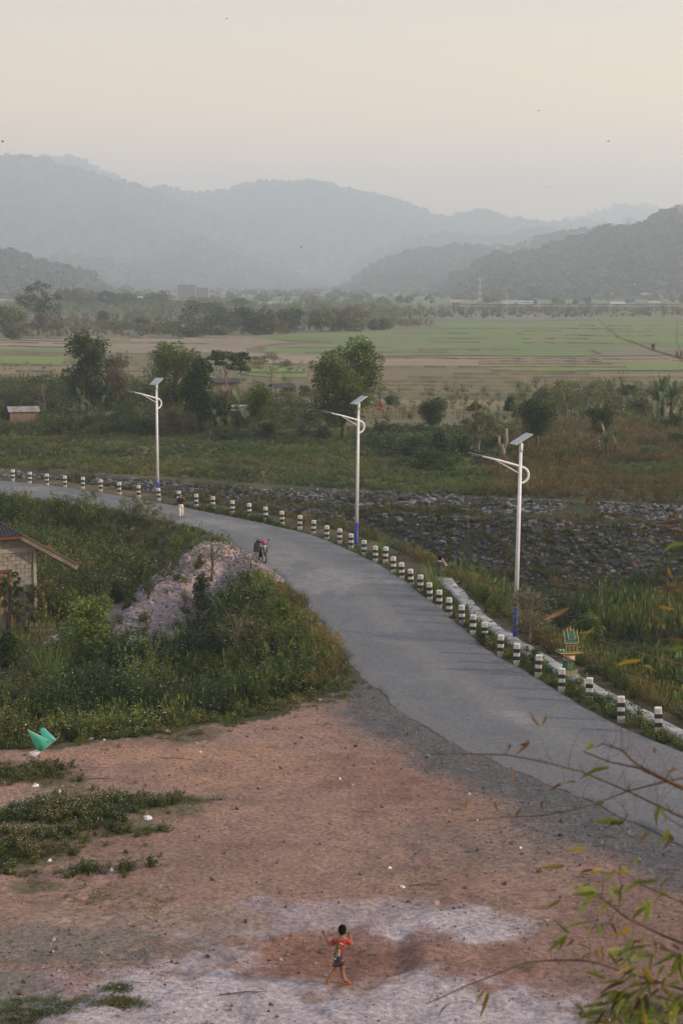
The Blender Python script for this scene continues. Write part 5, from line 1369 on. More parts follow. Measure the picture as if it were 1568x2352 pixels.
for i, (px, py) in enumerate(BP):
    g = ground(px, py); o = bpy.data.objects.new('bollard', bme); COL.objects.link(o)
    nb = Vector(ground(*BP[min(i + 1, len(BP) - 1)])) - Vector(ground(*BP[max(i - 1, 0)]))
    o.location = g; o.rotation_euler = (r.gauss(0, .022), r.gauss(0, .022), math.atan2(nb.y, nb.x) * .25 + .12)
    if i in (25,): o.rotation_euler.x += .05
    tag(o, f'banded post, {ORDN(i + 1)} from left in the row' + (f', {SPECIAL[i + 1]}' if i + 1 in SPECIAL else ''), 'bollard', 'banded posts along the road')
    for z in (.60, .31):
        s = bpy.data.objects.new('black_band', sme); COL.objects.link(s); s.parent = o; s.location = (0, 0, z)
    md = o.modifiers.new('bevel', 'BEVEL'); md.width = .03; md.segments = 2
    if i == 33:
        b = MB(); b.box((.02, -.1185, .455), (.1, .004, .09)); b.build('blue_smear', mat('smear', (.2, .45, .6), (.4, .55, .6), .8, 20), o)

# ------------------------------------------------------------------ figures
def skin(name, nodes, edges, mt, parent=None, root=None, sub=2, smooth=True, sc=1.0):
    keys = list(nodes); me = bpy.data.meshes.new(name)
    me.from_pydata([Vector(nodes[k][:3]) * sc for k in keys], [(keys.index(a), keys.index(b_)) for a, b_ in edges], [])
    o = bpy.data.objects.new(name, me); COL.objects.link(o); me.materials.append(mt)
    md = o.modifiers.new('skin', 'SKIN'); md.use_smooth_shade = True
    sv = me.skin_vertices[0].data
    for i, k in enumerate(keys):
        q = nodes[k][3] * sc * 1.15; q2 = (nodes[k][4] if len(nodes[k]) > 4 else nodes[k][3]) * sc * 1.15
        sv[i].radius = (q, q2); sv[i].use_root = (k == (root or keys[0]))
    s = o.modifiers.new('sub', 'SUBSURF'); s.levels = s.render_levels = sub
    if parent: o.parent = parent
    return o

def add_hand(nodes, edges, wrist, hand, key, dirn, side, r=.0062, ln=.055, curl=0.5):
    """palm and five fingers grown from the wrist"""
    d = Vector(dirn).normalized(); s = Vector(side).normalized(); n_ = d.cross(s)
    p = Vector(nodes[wrist][:3]); palm = p + d * ln * .9
    nodes[key + 'p'] = (*palm, r * 2.6, r * 1.8); edges.append((wrist, key + 'p'))
    for f in range(4):
        o = (f - 1.5) * r * 2.0; L_ = ln * (.8, 1.0, .95, .72)[f]
        a = palm + s * o * 1.15 + d * ln * .3; b_ = a + (d * .55 + n_ * curl * .6) * L_ * .6; c = b_ + (d * (.5 - curl * .5) + n_ * curl) * L_ * .5
        for nm, q, rr_ in (('a', a, r * 1.05), ('b', b_, r), ('c', c, r * .8)): nodes[f'{key}{f}{nm}'] = (*q, rr_)
        edges += [(key + 'p', f'{key}{f}a'), (f'{key}{f}a', f'{key}{f}b'), (f'{key}{f}b', f'{key}{f}c')]
    a = palm - s * r * 3.6 + d * .004; b_ = a - s * r * 2 + d * ln * .45
    nodes[key + 't'] = (*a, r * 1.15); nodes[key + 'u'] = (*b_, r * .9); edges += [(key + 'p', key + 't'), (key + 't', key + 'u')]

# boy in the yard, seen from behind
b0 = ground(772, 2260); rt = empty('person', b0 + Vector((0, 0, .0)), 'boy', 'person')
rt['label'] = 'boy in a red and navy printed shirt striding across the yard, seen from behind'
N = {'pel': (.05, 0, .50, .082, .065), 'sp1': (.06, 0, .60, .078, .055), 'sp2': (.08, 0, .73, .082, .055), 'ch': (.095, .0, .88, .088, .058), 'nk0': (.11, .0, 1.0, .045), 'nk': (.118, .005, 1.05, .036),
     'h1': (.124, .015, 1.10, .056, .06), 'h2': (.126, .02, 1.16, .076, .084), 'h3': (.128, .015, 1.215, .072, .08), 'h4': (.128, .01, 1.262, .04, .045),
     'ls': (-.015, .0, .965, .048), 'le': (-.135, -.02, .845, .034), 'lf': (-.2, .03, .94, .031), 'lw': (-.25, .08, 1.03, .022),
     'rs': (.205, .0, .955, .048), 're': (.315, .06, .825, .034), 'rf': (.30, .13, .90, .031), 'rw': (.272, .17, .97, .022),
     'lh': (.005, -.01, .47, .062), 'lk': (-.03, .03, .29, .047), 'lc': (-.10, -.01, .20, .044), 'la': (-.20, -.05, .10, .027), 'lheel': (-.225, -.055, .075, .022), 'lb': (-.17, -.05, .035, .026, .018), 'lt': (-.135, -.045, .018, .022, .014),
     'rh': (.095, .01, .47, .062), 'rk': (.125, .07, .28, .047), 'rc': (.135, .05, .19, .044), 'ra': (.17, .03, .07, .027), 'rheel': (.15, .025, .04, .024), 'rb': (.24, .04, .03, .026, .018), 'rt': (.285, .045, .025, .022, .013),
     'el': (.05, .02, 1.155, .011), 'er': (.205, .02, 1.155, .011), 'no': (.14, .115, 1.15, .012)}
E = [('pel', 'sp1'), ('sp1', 'sp2'), ('sp2', 'ch'), ('ch', 'nk0'), ('nk0', 'nk'), ('nk', 'h1'), ('h1', 'h2'), ('h2', 'h3'), ('h3', 'h4'), ('nk0', 'ls'), ('ls', 'le'), ('le', 'lf'), ('lf', 'lw'), ('nk0', 'rs'), ('rs', 're'), ('re', 'rf'), ('rf', 'rw'),
     ('pel', 'lh'), ('lh', 'lk'), ('lk', 'lc'), ('lc', 'la'), ('la', 'lheel'), ('la', 'lb'), ('lb', 'lt'), ('pel', 'rh'), ('rh', 'rk'), ('rk', 'rc'), ('rc', 'ra'), ('ra', 'rheel'), ('ra', 'rb'), ('rb', 'rt'), ('h2', 'el'), ('h2', 'er'), ('h2', 'no')]
add_hand(N, E, 'lw', None, 'L', (-.3, .1, .9), (.9, .2, .3), ln=.058, r=.0075)
add_hand(N, E, 'rw', None, 'R', (-.25, .1, .9), (-.9, .3, -.2), ln=.058, r=.0075, curl=.9)
skin('body', N, E, M['skin'], rt, 'pel')
# hair cap
b = MB(); b.lathe([(.03, 1.075), (.066, 1.10), (.083, 1.14), (.087, 1.19), (.08, 1.235), (.055, 1.272), (.02, 1.288)], (.126, .0, 0), 18, sx=1, sy=1.08)
b.build('hair', M['hair'], rt, True)
m, n, l, p = _nt('printed_shirt')
co = n.new('ShaderNodeTexCoord').outputs['Object']; sx = n.new('ShaderNodeSeparateXYZ'); l.new(co, sx.inputs[0])
gr = rmp(n, l, sx.outputs['Z'], .62, .80)
base = mixc(n, l, gr, (.012, .012, .05), (.27, .012, .009))
l.new(base, p.inputs['Base Color']); p.inputs['Roughness'].default_value = .75; bump(n, l, p, nz(n, l, 16, 3, co), .4, .02)
M['shirt'] = m
S = {'a0': (.03, 0, .50, .118, .09), 'a': (.035, 0, .56, .122, .092), 'b': (.05, 0, .64, .118, .09), 'c': (.07, 0, .75, .112, .082), 'd': (.092, 0, .88, .118, .08), 'e': (.112, 0, 1.0, .062, .05),
     'l1': (.0, .0, .965, .055), 'l2': (-.07, -.01, .905, .056), 'l3': (-.112, -.018, .868, .055), 'r1': (.2, .0, .955, .055), 'r2': (.26, .03, .895, .056), 'r3': (.29, .045, .855, .055)}
SHIRT = skin('shirt', S, [('a0', 'a'), ('a', 'b'), ('b', 'c'), ('c', 'd'), ('d', 'e'), ('e', 'l1'), ('l1', 'l2'), ('l2', 'l3'), ('e', 'r1'), ('r1', 'r2'), ('r2', 'r3')], m, rt, 'c')
bpy.context.view_layer.update()
from mathutils.bvhtree import BVHTree
SBV = BVHTree.FromObject(SHIRT, bpy.context.evaluated_depsgraph_get())
# back print: gold lattice panel with pale marks
m, n, l, p = _nt('shirt_print'); co = n.new('ShaderNodeTexCoord').outputs['Object']
vo = n.new('ShaderNodeTexVoronoi'); vo.inputs['Scale'].default_value = 42; l.new(co, vo.inputs['Vector'])
l.new(mixc(n, l, rmp(n, l, vo.outputs['Distance'], .35, .6), (.015, .015, .014), (.24, .18, .045)), p.inputs['Base Color']); p.inputs['Roughness'].default_value = .7
def patch(nm, c4, mt, off):
    """panel laid on the curved back"""
    vs = []; fs = []; K = 6
    for i in range(K + 1):
        for j in range(K + 1):
            s, t = i / K, j / K
            x = (c4[0][0] * (1 - s) + c4[1][0] * s) * (1 - t) + (c4[3][0] * (1 - s) + c4[2][0] * s) * t
            z = (c4[0][1] * (1 - s) + c4[1][1] * s) * (1 - t) + (c4[3][1] * (1 - s) + c4[2][1] * s) * t
            cxx = .035 + (z - .545) * .17; rx_ = .118; q = max(-.95, min(.95, (x - cxx) / rx_))
            hit = SBV.ray_cast(Vector((x, -1, z)), Vector((0, 1, 0)))[0]
            vs.append((x, (hit.y if hit else -.08) - off, z))
    for i in range(K):
        for j in range(K): a = i * (K + 1) + j; fs.append((a, a + K + 1, a + K + 2, a + 1))
    b = MB(); b.add(vs, fs); o = b.build(nm, mt, rt, True); return o
patch('shirt_print', [(-.045, .62), (.03, .62), (.115, .93), (.0, .93)], m, .006)
W_ = M['litter']
patch('shirt_number', [(.045, .66), (.068, .66), (.08, .80), (.058, .80)], W_, .009)
patch('shirt_stripe', [(.075, .925), (.15, .90), (.15, .912), (.075, .94)], W_, .009)
patch('shirt_hem_mark', [(-.06, .575), (.0, .575), (.0, .60), (-.06, .60)], W_, .009)
SH = {'w': (.045, 0, .60, .1, .08), 'p': (.05, 0, .52, .105, .088), 'l': (.01, -.005, .45, .073), 'l2': (-.008, .01, .385, .066), 'r': (.095, .015, .45, .073), 'r2': (.11, .04, .385, .066)}
m2, n, l, p = _nt('patterned_shorts'); co = n.new('ShaderNodeTexCoord').outputs['Object']
l.new(mixc(n, l, rmp(n, l, nz(n, l, 34, 3, co), .58, .66), (.012, .01, .016), (.25, .12, .07)), p.inputs['Base Color'])
skin('shorts', SH, [('w', 'p'), ('p', 'l'), ('l', 'l2'), ('p', 'r'), ('r', 'r2')], m2, rt, 'w')
sa = mat('orange_sandal', (.45, .1, .03), (.35, .08, .03), .6, 20, bmp=.1)
b = MB(); b.bar((-.255, -.055, .06), (-.125, -.045, -.005), .085, .014); b.bar((-.165, -.09, .045), (-.165, -.005, .045), .05, .012); b.build('sandal', sa, rt, bevel=.005)
b = MB(); b.bar((.135, .025, .008), (.315, .05, .008), .085, .014); b.bar((.235, -.005, .055), (.225, .09, .055), .055, .012); b.build('sandal', sa, rt, bevel=.005)

# woman walking on the road
b0 = ground(416, 1191); k = 1.52 / 1.6
rt = empty('person', b0, 'woman in a navy long-sleeved top and cream trousers walking on the road, one hand raised', 'person')
N = {'pel': (0, 0, .88, .13, .1), 's1': (0, 0, 1.0, .11, .085), 's2': (0, -.01, 1.15, .12, .09), 'ch': (0, -.01, 1.27, .13, .09), 'nk0': (0, 0, 1.36, .055), 'nk': (0, -.005, 1.41, .045), 'h1': (0, -.02, 1.46, .055, .06), 'h2': (0, -.015, 1.52, .07, .085), 'h3': (0, -.005, 1.575, .062, .075),
     'no': (0, -.105, 1.5, .011), 'el': (-.075, 0, 1.5, .012), 'er': (.075, 0, 1.5, .012),
     'ls': (-.155, 0, 1.31, .05), 'le': (-.21, .03, 1.06, .036), 'lw': (-.25, -.06, .86, .022), 'rs': (.155, 0, 1.31, .05), 're': (.24, -.06, 1.12, .036), 'rw': (.235, -.2, 1.33, .022),
     'lh': (-.07, 0, .82, .085), 'lk': (-.06, -.1, .47, .055), 'la': (-.045, -.08, .08, .032), 'lt': (-.04, -.2, .03, .03, .02), 'rh': (.07, 0, .82, .085), 'rk': (.07, .05, .46, .055), 'ra': (.06, .2, .1, .032), 'rt': (.06, .1, .03, .03, .02)}
E = [('pel', 's1'), ('s1', 's2'), ('s2', 'ch'), ('ch', 'nk0'), ('nk0', 'nk'), ('nk', 'h1'), ('h1', 'h2'), ('h2', 'h3'), ('h2', 'no'), ('h2', 'el'), ('h2', 'er'), ('nk0', 'ls'), ('ls', 'le'), ('le', 'lw'), ('nk0', 'rs'), ('rs', 're'), ('re', 'rw'), ('pel', 'lh'), ('lh', 'lk'), ('lk', 'la'), ('la', 'lt'), ('pel', 'rh'), ('rh', 'rk'), ('rk', 'ra'), ('ra', 'rt')]
add_hand(N, E, 'lw', None, 'L', (-.1, -.2, -1), (0, 1, 0), r=.008, ln=.07); add_hand(N, E, 'rw', None, 'R', (0, -.1, 1), (1, 0, 0), r=.008, ln=.07)
skin('body', N, E, M['skin2'], rt, 'pel', sc=k)
nav = mat('navy_cloth', (.01, .013, .04), (.016, .02, .055), .85, 12, bmp=.2)
skin('top', {'a': (0, 0, .95, .145, .11), 'b': (0, 0, 1.1, .135, .105), 'c': (0, -.01, 1.26, .15, .105), 'd': (0, 0, 1.36, .08, .07), 'l1': (-.155, 0, 1.31, .066), 'l2': (-.21, .03, 1.06, .052), 'l3': (-.243, -.045, .9, .037), 'r1': (.155, 0, 1.31, .066), 'r2': (.24, -.06, 1.12, .052), 'r3': (.236, -.17, 1.28, .037)},
     [('a', 'b'), ('b', 'c'), ('c', 'd'), ('d', 'l1'), ('l1', 'l2'), ('l2', 'l3'), ('d', 'r1'), ('r1', 'r2'), ('r2', 'r3')], nav, rt, 'b', sc=k)
skin('trousers', {'w': (0, 0, .99, .12, .1), 'a': (0, 0, .88, .15, .12), 'l1': (-.075, 0, .8, .105), 'l2': (-.065, -.1, .47, .085), 'l3': (-.05, -.08, .12, .075), 'r1': (.075, 0, .8, .105), 'r2': (.075, .05, .46, .085), 'r3': (.062, .18, .14, .075)},
     [('w', 'a'), ('a', 'l1'), ('l1', 'l2'), ('l2', 'l3'), ('a', 'r1'), ('r1', 'r2'), ('r2', 'r3')], mat('cream_cloth', (.6, .57, .5), (.5, .47, .4), .85, 9, bmp=.2), rt, 'w', sc=k)
b = MB(); b.lathe([(.04, 1.40), (.075, 1.45), (.083, 1.52), (.078, 1.58), (.05, 1.625), (.015, 1.635)], (0, .022, 0), 14, sy=1.05); o = b.build('hair', M['hair'], rt, True); o.scale = (k,) * 3
for s in (-1, 1): MB().box((s * .028 * k, -.1 * k, 1.525 * k), (.02, .008, .009)).build('eye', M['hair'], rt)
MB().box((0, -.096 * k, 1.468 * k), (.034, .008, .01)).build('mouth', M['redwood'], rt)
for x, y in ((-.04, -.16), (.06, .13)): MB().box((x, y, .03), (.085, .22, .055)).build('shoe', M['litter'], rt, bevel=.02)

# man sitting at the edge of the channel
b0 = ground(1005, 1322); b0.z = max(b0.z, -.1)
rt = empty('person', b0, 'man in a grey T-shirt seen from behind, seated by the channel, hand at ear', 'person', -.35)
N = {'pel': (0, 0, .15, .15, .12), 's1': (0, .02, .32, .14, .1), 'ch': (0, .10, .55, .17, .11), 'nk0': (.02, .16, .66, .06), 'nk': (.04, .19, .71, .052), 'h1': (.055, .22, .76, .07, .07), 'h2': (.06, .22, .84, .082, .095), 'h3': (.06, .21, .89, .065, .08), 'no': (.09, .33, .8, .013), 'er': (.145, .22, .82, .013), 'el': (-.03, .22, .82, .013),
     'ls': (-.18, .1, .6, .058), 'le': (-.23, .3, .42, .042), 'lw': (-.1, .5, .4, .027), 'rs': (.2, .12, .6, .058), 're': (.34, .4, .45, .042), 'rw': (.17, .3, .74, .027),
     'lh': (-.1, .1, .12, .095), 'lk': (-.14, .52, .32, .065), 'la': (-.12, .62, -.1, .04), 'lt': (-.12, .8, -.15, .035), 'rh': (.1, .1, .12, .095), 'rk': (.2, .5, .34, .065), 'ra': (.16, .62, -.1, .04), 'rt': (.16, .8, -.15, .035)}
E = [('pel', 's1'), ('s1', 'ch'), ('ch', 'nk0'), ('nk0', 'nk'), ('nk', 'h1'), ('h1', 'h2'), ('h2', 'h3'), ('h2', 'no'), ('h2', 'er'), ('h2', 'el'), ('nk0', 'ls'), ('ls', 'le'), ('le', 'lw'), ('nk0', 'rs'), ('rs', 're'), ('re', 'rw'), ('pel', 'lh'), ('lh', 'lk'), ('lk', 'la'), ('la', 'lt'), ('pel', 'rh'), ('rh', 'rk'), ('rk', 'ra'), ('ra', 'rt')]
add_hand(N, E, 'lw', None, 'L', (.5, .8, 0), (0, 0, 1), r=.009, ln=.08); add_hand(N, E, 'rw', None, 'R', (-.4, -.1, .9), (.6, .7, 0), r=.009, ln=.08)
skin('body', N, E, M['skin2'], rt, 'pel')
skin('shirt', {'a': (0, 0, .12, .185, .15), 'b': (0, .03, .34, .175, .135), 'c': (0, .10, .55, .195, .13), 'd': (.02, .15, .65, .09), 'l1': (-.18, .1, .6, .078), 'l2': (-.21, .2, .51, .066), 'r1': (.2, .12, .6, .078), 'r2': (.27, .25, .52, .066)},
     [('a', 'b'), ('b', 'c'), ('c', 'd'), ('d', 'l1'), ('l1', 'l2'), ('d', 'r1'), ('r1', 'r2')], mat('grey_cloth', (.05, .05, .065), (.035, .035, .045), .9, 9, bmp=.3), rt, 'b')
skin('trousers', {'a': (0, .02, .1, .17, .13), 'l1': (-.1, .12, .13, .115), 'l2': (-.14, .52, .32, .085), 'l3': (-.12, .61, -.04, .065), 'r1': (.1, .12, .13, .115), 'r2': (.2, .5, .34, .085), 'r3': (.16, .61, -.04, .065)},
     [('a', 'l1'), ('l1', 'l2'), ('l2', 'l3'), ('a', 'r1'), ('r1', 'r2'), ('r2', 'r3')], M['black'], rt, 'a')
b = MB(); b.lathe([(.04, .73), (.085, .77), (.1, .83), (.097, .89), (.07, .94), (.02, .965)], (.055, .19, 0), 14, sy=1.08); b.build('hair', M['hair'], rt, True)

# ------------------------------------------------------------------ motorbike
b0 = ground(600, 1290); rt = empty('motorbike', b0, 'black and white underbone motorbike parked at the left edge of the road, facing the camera', 'motorbike', .34)
def torus(R_, r_, c, n=24, m_=8, axis='x'):
    b = MB(); vs = []; fs = []
    for i in range(n):
        a = 2 * math.pi * i / n
        for j in range(m_):
            t = 2 * math.pi * j / m_; q = R_ + r_ * math.cos(t)
            vs.append((c[0] + r_ * 1.1 * math.sin(t), c[1] + q * math.cos(a), c[2] + q * math.sin(a)))
    for i in range(n):
        for j in range(m_): fs.append((i * m_ + j, i * m_ + (j + 1) % m_, ((i + 1) % n) * m_ + (j + 1) % m_, ((i + 1) % n) * m_ + j))
    return b.add(vs, fs)
blk, crm = mat('black_plastic', (.012, .012, .014), (.02, .02, .022), .3, 6, bmp=0, spec=.5), mat('cream_plastic', (.5, .47, .4), (.4, .38, .33), .35, 4, bmp=0)
for y in (-.62, .6):
    w = empty('wheel', (0, y, .29), None, None); w.parent = rt
    torus(.26, .038, (0, 0, 0)).build('tyre', M['black'], w, True); torus(.215, .014, (0, 0, 0)).build('rim', M['frame'], w, True)
    b = MB(); b.tube([(-.05, 0, 0), (.05, 0, 0)], .045, 10)
    for i in range(14): a = i * 6.283 / 14; b.tube([(.03 * (-1) ** i, 0, 0), (0, .21 * math.cos(a), .21 * math.sin(a))], .004, 4, caps=False)
    b.build('spokes', M['frame'], w)
for s in (-1, 1): MB().tube([(s * .075, -.62, .29), (s * .07, -.45, .74)], [.024, .02], 8).build('fork', M['frame'], rt, True)
b = MB(); vs = []; fs = []
for i in range(9):
    a = math.radians(40 + i * 13); 
    for x in (-.06, 0, .06): vs.append((x, -.62 - .32 * math.cos(a) * -1 * -1, .29 + (.32 if x == 0 else .305) * math.sin(a)))
for i in range(8):
    for j in range(2): fs.append((i * 3 + j, i * 3 + j + 1, i * 3 + j + 4, i * 3 + j + 3))
b.add(vs, fs); o = b.build('fender', blk, rt, True); s = o.modifiers.new('t', 'SOLIDIFY'); s.thickness = .01
b = MB(); b.add([(-.2, -.28, .30), (.2, -.28, .30), (.24, -.38, .62), (.16, -.44, .88), (-.16, -.44, .88), (-.24, -.38, .62), (0, -.36, .28), (0, -.47, .62), (0, -.52, .88)], [(0, 6, 7, 5), (6, 1, 2, 7), (5, 7, 8, 4), (7, 2, 3, 8)])
o = b.build('leg_shield', blk, rt, True); s = o.modifiers.new('t', 'SOLIDIFY'); s.thickness = .03
b = MB(); b.lathe([(.05, 0), (.12, .05), (.15, .14), (.12, .24), (.05, .28)], (0, -.42, .78), 12, sx=1.15, sy=.7); b.build('front_cowl', crm, rt, True)
b = MB(); b.lathe([(.0, -.02), (.07, 0), (.075, .05), (.0, .08)], (0, 0, 0), 12); o = b.build('headlight', M['lens'], rt, True); o.location = (0, -.54, .92); o.rotation_euler = (math.radians(80), 0, 0)
MB().tube([(-.34, -.30, 1.0), (-.2, -.36, .98), (0, -.40, .96), (.2, -.36, .98), (.34, -.30, 1.0)], .016, 8).build('handlebar', blk, rt, True)
for s in (-1, 1):
    mi = MB().tube([(s * .22, -.36, .99), (s * .27, -.38, 1.16)], .007, 6).build('mirror', blk, rt); b = MB(); b.lathe([(.0, -.01), (.05, 0), (.05, .012), (.0, .02)], (0, 0, 0), 12, sx=1.3); o = b.build('mirror_glass', M['glass'], mi); o.location = (s * .28, -.385, 1.19); o.rotation_euler = (math.radians(80), 0, 0)
    MB().tube([(s * .08, .0, .28), (s * .27, .0, .28)], .018, 6).build('footrest', blk, rt); MB().tube([(s * .08, .35, .34), (s * .24, .35, .34)], .016, 6).build('footrest', blk, rt)
b = MB(); b.box((0, .3, .74), (.24, .75, .1), top=.85); b.build('seat', M['black'], rt, bevel=.03)
b = MB(); b.box((0, .35, .58), (.2, .7, .24), top=1.1); b.build('side_panel', crm, rt, bevel=.04)
b = MB(); b.box((0, -.02, .36), (.17, .36, .24)); b.box((0, -.16, .42), (.1, .16, .14)); b.build('engine', M['frame'], rt, bevel=.02)
MB().tube([(.1, 0, .25), (.13, .3, .26), (.14, .75, .36)], [.02, .035, .045], 8).build('exhaust', M['frame'], rt, True)
MB().tube([(-.06, .05, .25), (-.2, .1, .01)], .012, 6).build('kickstand', blk, rt)
R3 = Euler((0, 0, .34)).to_matrix()
def on_bike(v): return b0 + R3 @ Vector(v)
o = MB(); o.box((0, 0, .26), (.30, .2, .5), top=.8); o.box((.0, -.11, .2), (.22, .06, .25)); o = o.build('backpack', M['black'], None, bevel=.05); o.location = on_bike((-.27, .02, .52)); o.rotation_euler = (0, .08, .4)
tag(o, 'black backpack hung on the left side of the parked motorbike', 'backpack')
b = MB(); b.lathe([(.02, 0), (.11, .02), (.14, .1), (.13, .18), (.08, .24), (.02, .26)], n=16, sy=1.1); o = b.build('helmet', mat('pink_shell', (.34, .04, .17), (.3, .035, .15), .4, 3, bmp=0), None, True); o.location = on_bike((.02, -.42, .98)); o.rotation_euler = (.5, 0, .3)
tag(o, 'pink helmet hung on the front of the parked motorbike', 'helmet')
b = MB(); b.box((0, 0, 0), (.2, .1, .07)); v = b.build('visor', M['glass'], o, bevel=.02); v.location = (0, -.11, .07)
b = MB(); b.lathe([(.02, 0), (.11, .02), (.14, .1), (.12, .18), (.03, .24)], n=14); o = b.build('helmet', blk, None, True); o.location = on_bike((-.14, .02, .98)); tag(o, 'black helmet resting on top of the black backpack', 'helmet')
b = MB(); b.lathe([(.02, 0), (.13, .03), (.15, .1), (.1, .17), (.02, .2)], n=10, sy=1.3); o = b.build('bundle', mat('olive_cloth', (.08, .08, .045), (.05, .05, .03), .9, 14, bmp=.6), None, True); o.location = on_bike((.03, .12, .94)); tag(o, 'olive cloth bundle on the motorbike seat behind the helmets', 'bundle')

# ------------------------------------------------------------------ spirit house
b0 = ground(1305, 1549); k = mpp(b0.y, 1500)
rt = empty('spirit_house', b0, 'small green and gold spirit house on a flared pedestal beside the path', 'shrine', .18)
gn, gd = mat('green_enamel', (.01, .11, .08), (.015, .08, .06), .5, 9, bmp=.1), mat('gold_paint', (.42, .30, .10), (.34, .24, .09), .6, 12, bmp=.2)
def bx(nm, c, d, m_, par=rt, top=1, bev=0): b = MB(); b.box(c, d, None, 0, top); return b.build(nm, m_, par, bevel=bev)
bx('base_step', (0, 0, .0), (.62, .62, .16), M['concrete']); bx('base_step', (0, 0, .135), (.54, .54, .11), gd)
bx('pedestal', (0, 0, .40), (.40, .40, .42), gn, top=.72)
for x, z, w, h in ((0, .50, .16, .012), (-.07, .42, .012, .16), (.07, .42, .012, .16), (0, .34, .16, .012), (.0, .42, .1, .012), (-.03, .28, .012, .1), (.05, .27, .1, .012)): bx('gold_trim', (x, -.19 + (z - .3) * .12, z), (w, .012, h), gd)
bx('pedestal_neck', (0, 0, .72), (.30, .30, .24), gd, top=1.35)
b = MB()
for j, (z, r_) in enumerate([(.55, .20), (.60, .235), (.66, .245), (.74, .25), (.80, .23)]): pass
b.lathe([(.19, .54), (.215, .60), (.225, .68), (.235, .74)], n=16); o = b.build('sash', mat('pale_green_cloth', (.35, .45, .35), (.5, .5, .42), .8, 6), rt, True)
b = MB(); b.tube([(-.235, -.02, .70), (-.17, -.19, .66), (.0, -.245, .61), (.17, -.19, .56), (.235, 0, .54)], .03, 6); b.build('red_ribbon', M['red'] if 'red' in M else mat('red_ribbon', (.3, .04, .05), (.24, .03, .04), .8, 9), rt, True)
bx('platform', (0, 0, .88), (.86, .66, .05), gd); bx('platform_rim', (0, -.32, .935), (.86, .02, .06), gn); bx('platform_rim', (.42, 0, .935), (.02, .62, .06), gn); bx('platform_rim', (-.42, 0, .935), (.02, .62, .06), gn)
for i in range(9): bx('rim_ornament', (-.38 + i * .095, -.333, .935), (.05, .01, .03), gd)
bx('cella', (.05, .05, 1.07), (.40, .30, .3), gn)
for x in (-.16, -.02, .12, .26):
    MB().tube([(x, -.14, .9), (x, -.14, 1.23)], .012, 6).build('column', gd, rt)
for x in (-.09, .05, .19): 
    w = bx('window_arch', (x, -.103, 1.05), (.085, .01, .2), gd); bx('opening_shade', (x, -.110, 1.03), (.05, .012, .14), M['black'], w)  # black slab painted in for the shade inside each window
def groof(z, w, d, h, nm):
    b = MB(); W2, D2 = w / 2, d / 2
    b.add([(.05 - W2, .05 - D2, z), (.05 + W2, .05 - D2, z), (.05 + W2 * .9, .05, z + h), (.05 - W2 * .9, .05, z + h), (.05 - W2, .05 + D2, z), (.05 + W2, .05 + D2, z)], [(0, 1, 2, 3), (4, 3, 2, 5), (0, 3, 4), (1, 5, 2), (0, 4, 5, 1)])
    o = b.build(nm, gn, rt)
    for s in (-1, 1):
        for q in (-1, 1): MB().bar((.05 + s * W2, .05 + q * D2, z + .005), (.05 + s * W2 * .9, .05, z + h + .01), .025, .03).build('barge_board', gd, rt)
        MB().tube([(.05 + s * W2 * .9, .05, z + h), (.05 + s * W2 * 1.02, .05, z + h + .06), (.05 + s * W2 * .92, .05, z + h + .12)], [.016, .012, .004], 6).build('finial', gd, rt)
    MB().bar((.05 - W2, .05 - D2 - .005, z), (.05 + W2, .05 - D2 - .005, z), .02, .025).build('eave_board', gd, rt)
groof(1.22, .54, .46, .38, 'lower_roof'); groof(1.36, .26, .36, .30, 'upper_roof')
b = MB(); b.lathe([(.05, 1.63), (.035, 1.70), (.02, 1.76), (.004, 1.84)], (.05, .05, 0), 8); b.build('spire', gd, rt, True)
for x, m_ in ((-.36, 'white'), (-.29, 'glass'), (-.22, 'white')):
    b = MB(); b.lathe([(.022, 0), (.028, .08)], n=10); o = b.build('offering_cup', M[m_]); o.location = b0 + Vector((x * math.cos(.18), x * math.sin(.18) - .12, .905)); tag(o, {-.36: 'leftmost white cup on the platform of the spirit house', -.29: 'dark glass between two white cups on the spirit house platform', -.22: 'white cup nearest the cella of the spirit house'}[x], 'cup')

# ------------------------------------------------------------------ kite
Yk = 35.5; ok_ = at_y(55, 1700, Yk); s_ = Yk / F / ray(60, 1700)[1]
def kp(cx, cy_, dy=0):
    px, py = (80 + cx / 8.711) / 1.7417, (2870 + cy_ / 8.71) / 1.7415
    return at_y(px, py, Yk + dy) - ok_
rt = empty('kite', ok_, 'teal plastic bird-shaped kite with a white tail flying low at the left', 'kite')
teal, tw = mat('teal_film', (.10, .58, .44), (.08, .46, .36), .45, 5, bmp=.3), mat('white_film', (.62, .62, .7), (.55, .55, .62), .5, 5, bmp=.1)
for nm, mt_, pts, ds in (('wing', teal, [(1230,800),(1150,850),(1000,1000),(870,1120),(740,1190),(620,1130),(480,920),(380,700),(270,420),(640,600),(900,760),(1080,830)], (0, 0, .02, .03, .04, .0, -.08, -.14, -.2, -.12, -.04, 0)),
                     ('wing', teal, [(1260,760),(1200,830),(1080,830),(900,770),(780,690),(740,540),(720,430),(750,370),(800,350),(860,370),(1050,560)], (0, 0, .0, .06, .1, .16, .2, .22, .22, .2, .1)),
                     ('tail', tw, [(740,1190),(620,1290),(570,1370),(430,1350),(310,1280),(320,1240),(400,1180),(600,1120)], (.04, .03, .02, 0, 0, 0, .02, .03))):
    vs = [kp(x, y, d) for (x, y), d in zip(pts, ds)]; c = sum(vs, Vector()) / len(vs) + Vector((0, .03, 0)); b = MB()
    b.add(vs + [c], [(i, (i + 1) % len(vs), len(vs)) for i in range(len(vs))]); o = b.build(nm, mt_, rt, True)
    md = o.modifiers.new('thick', 'SOLIDIFY'); md.thickness = .003
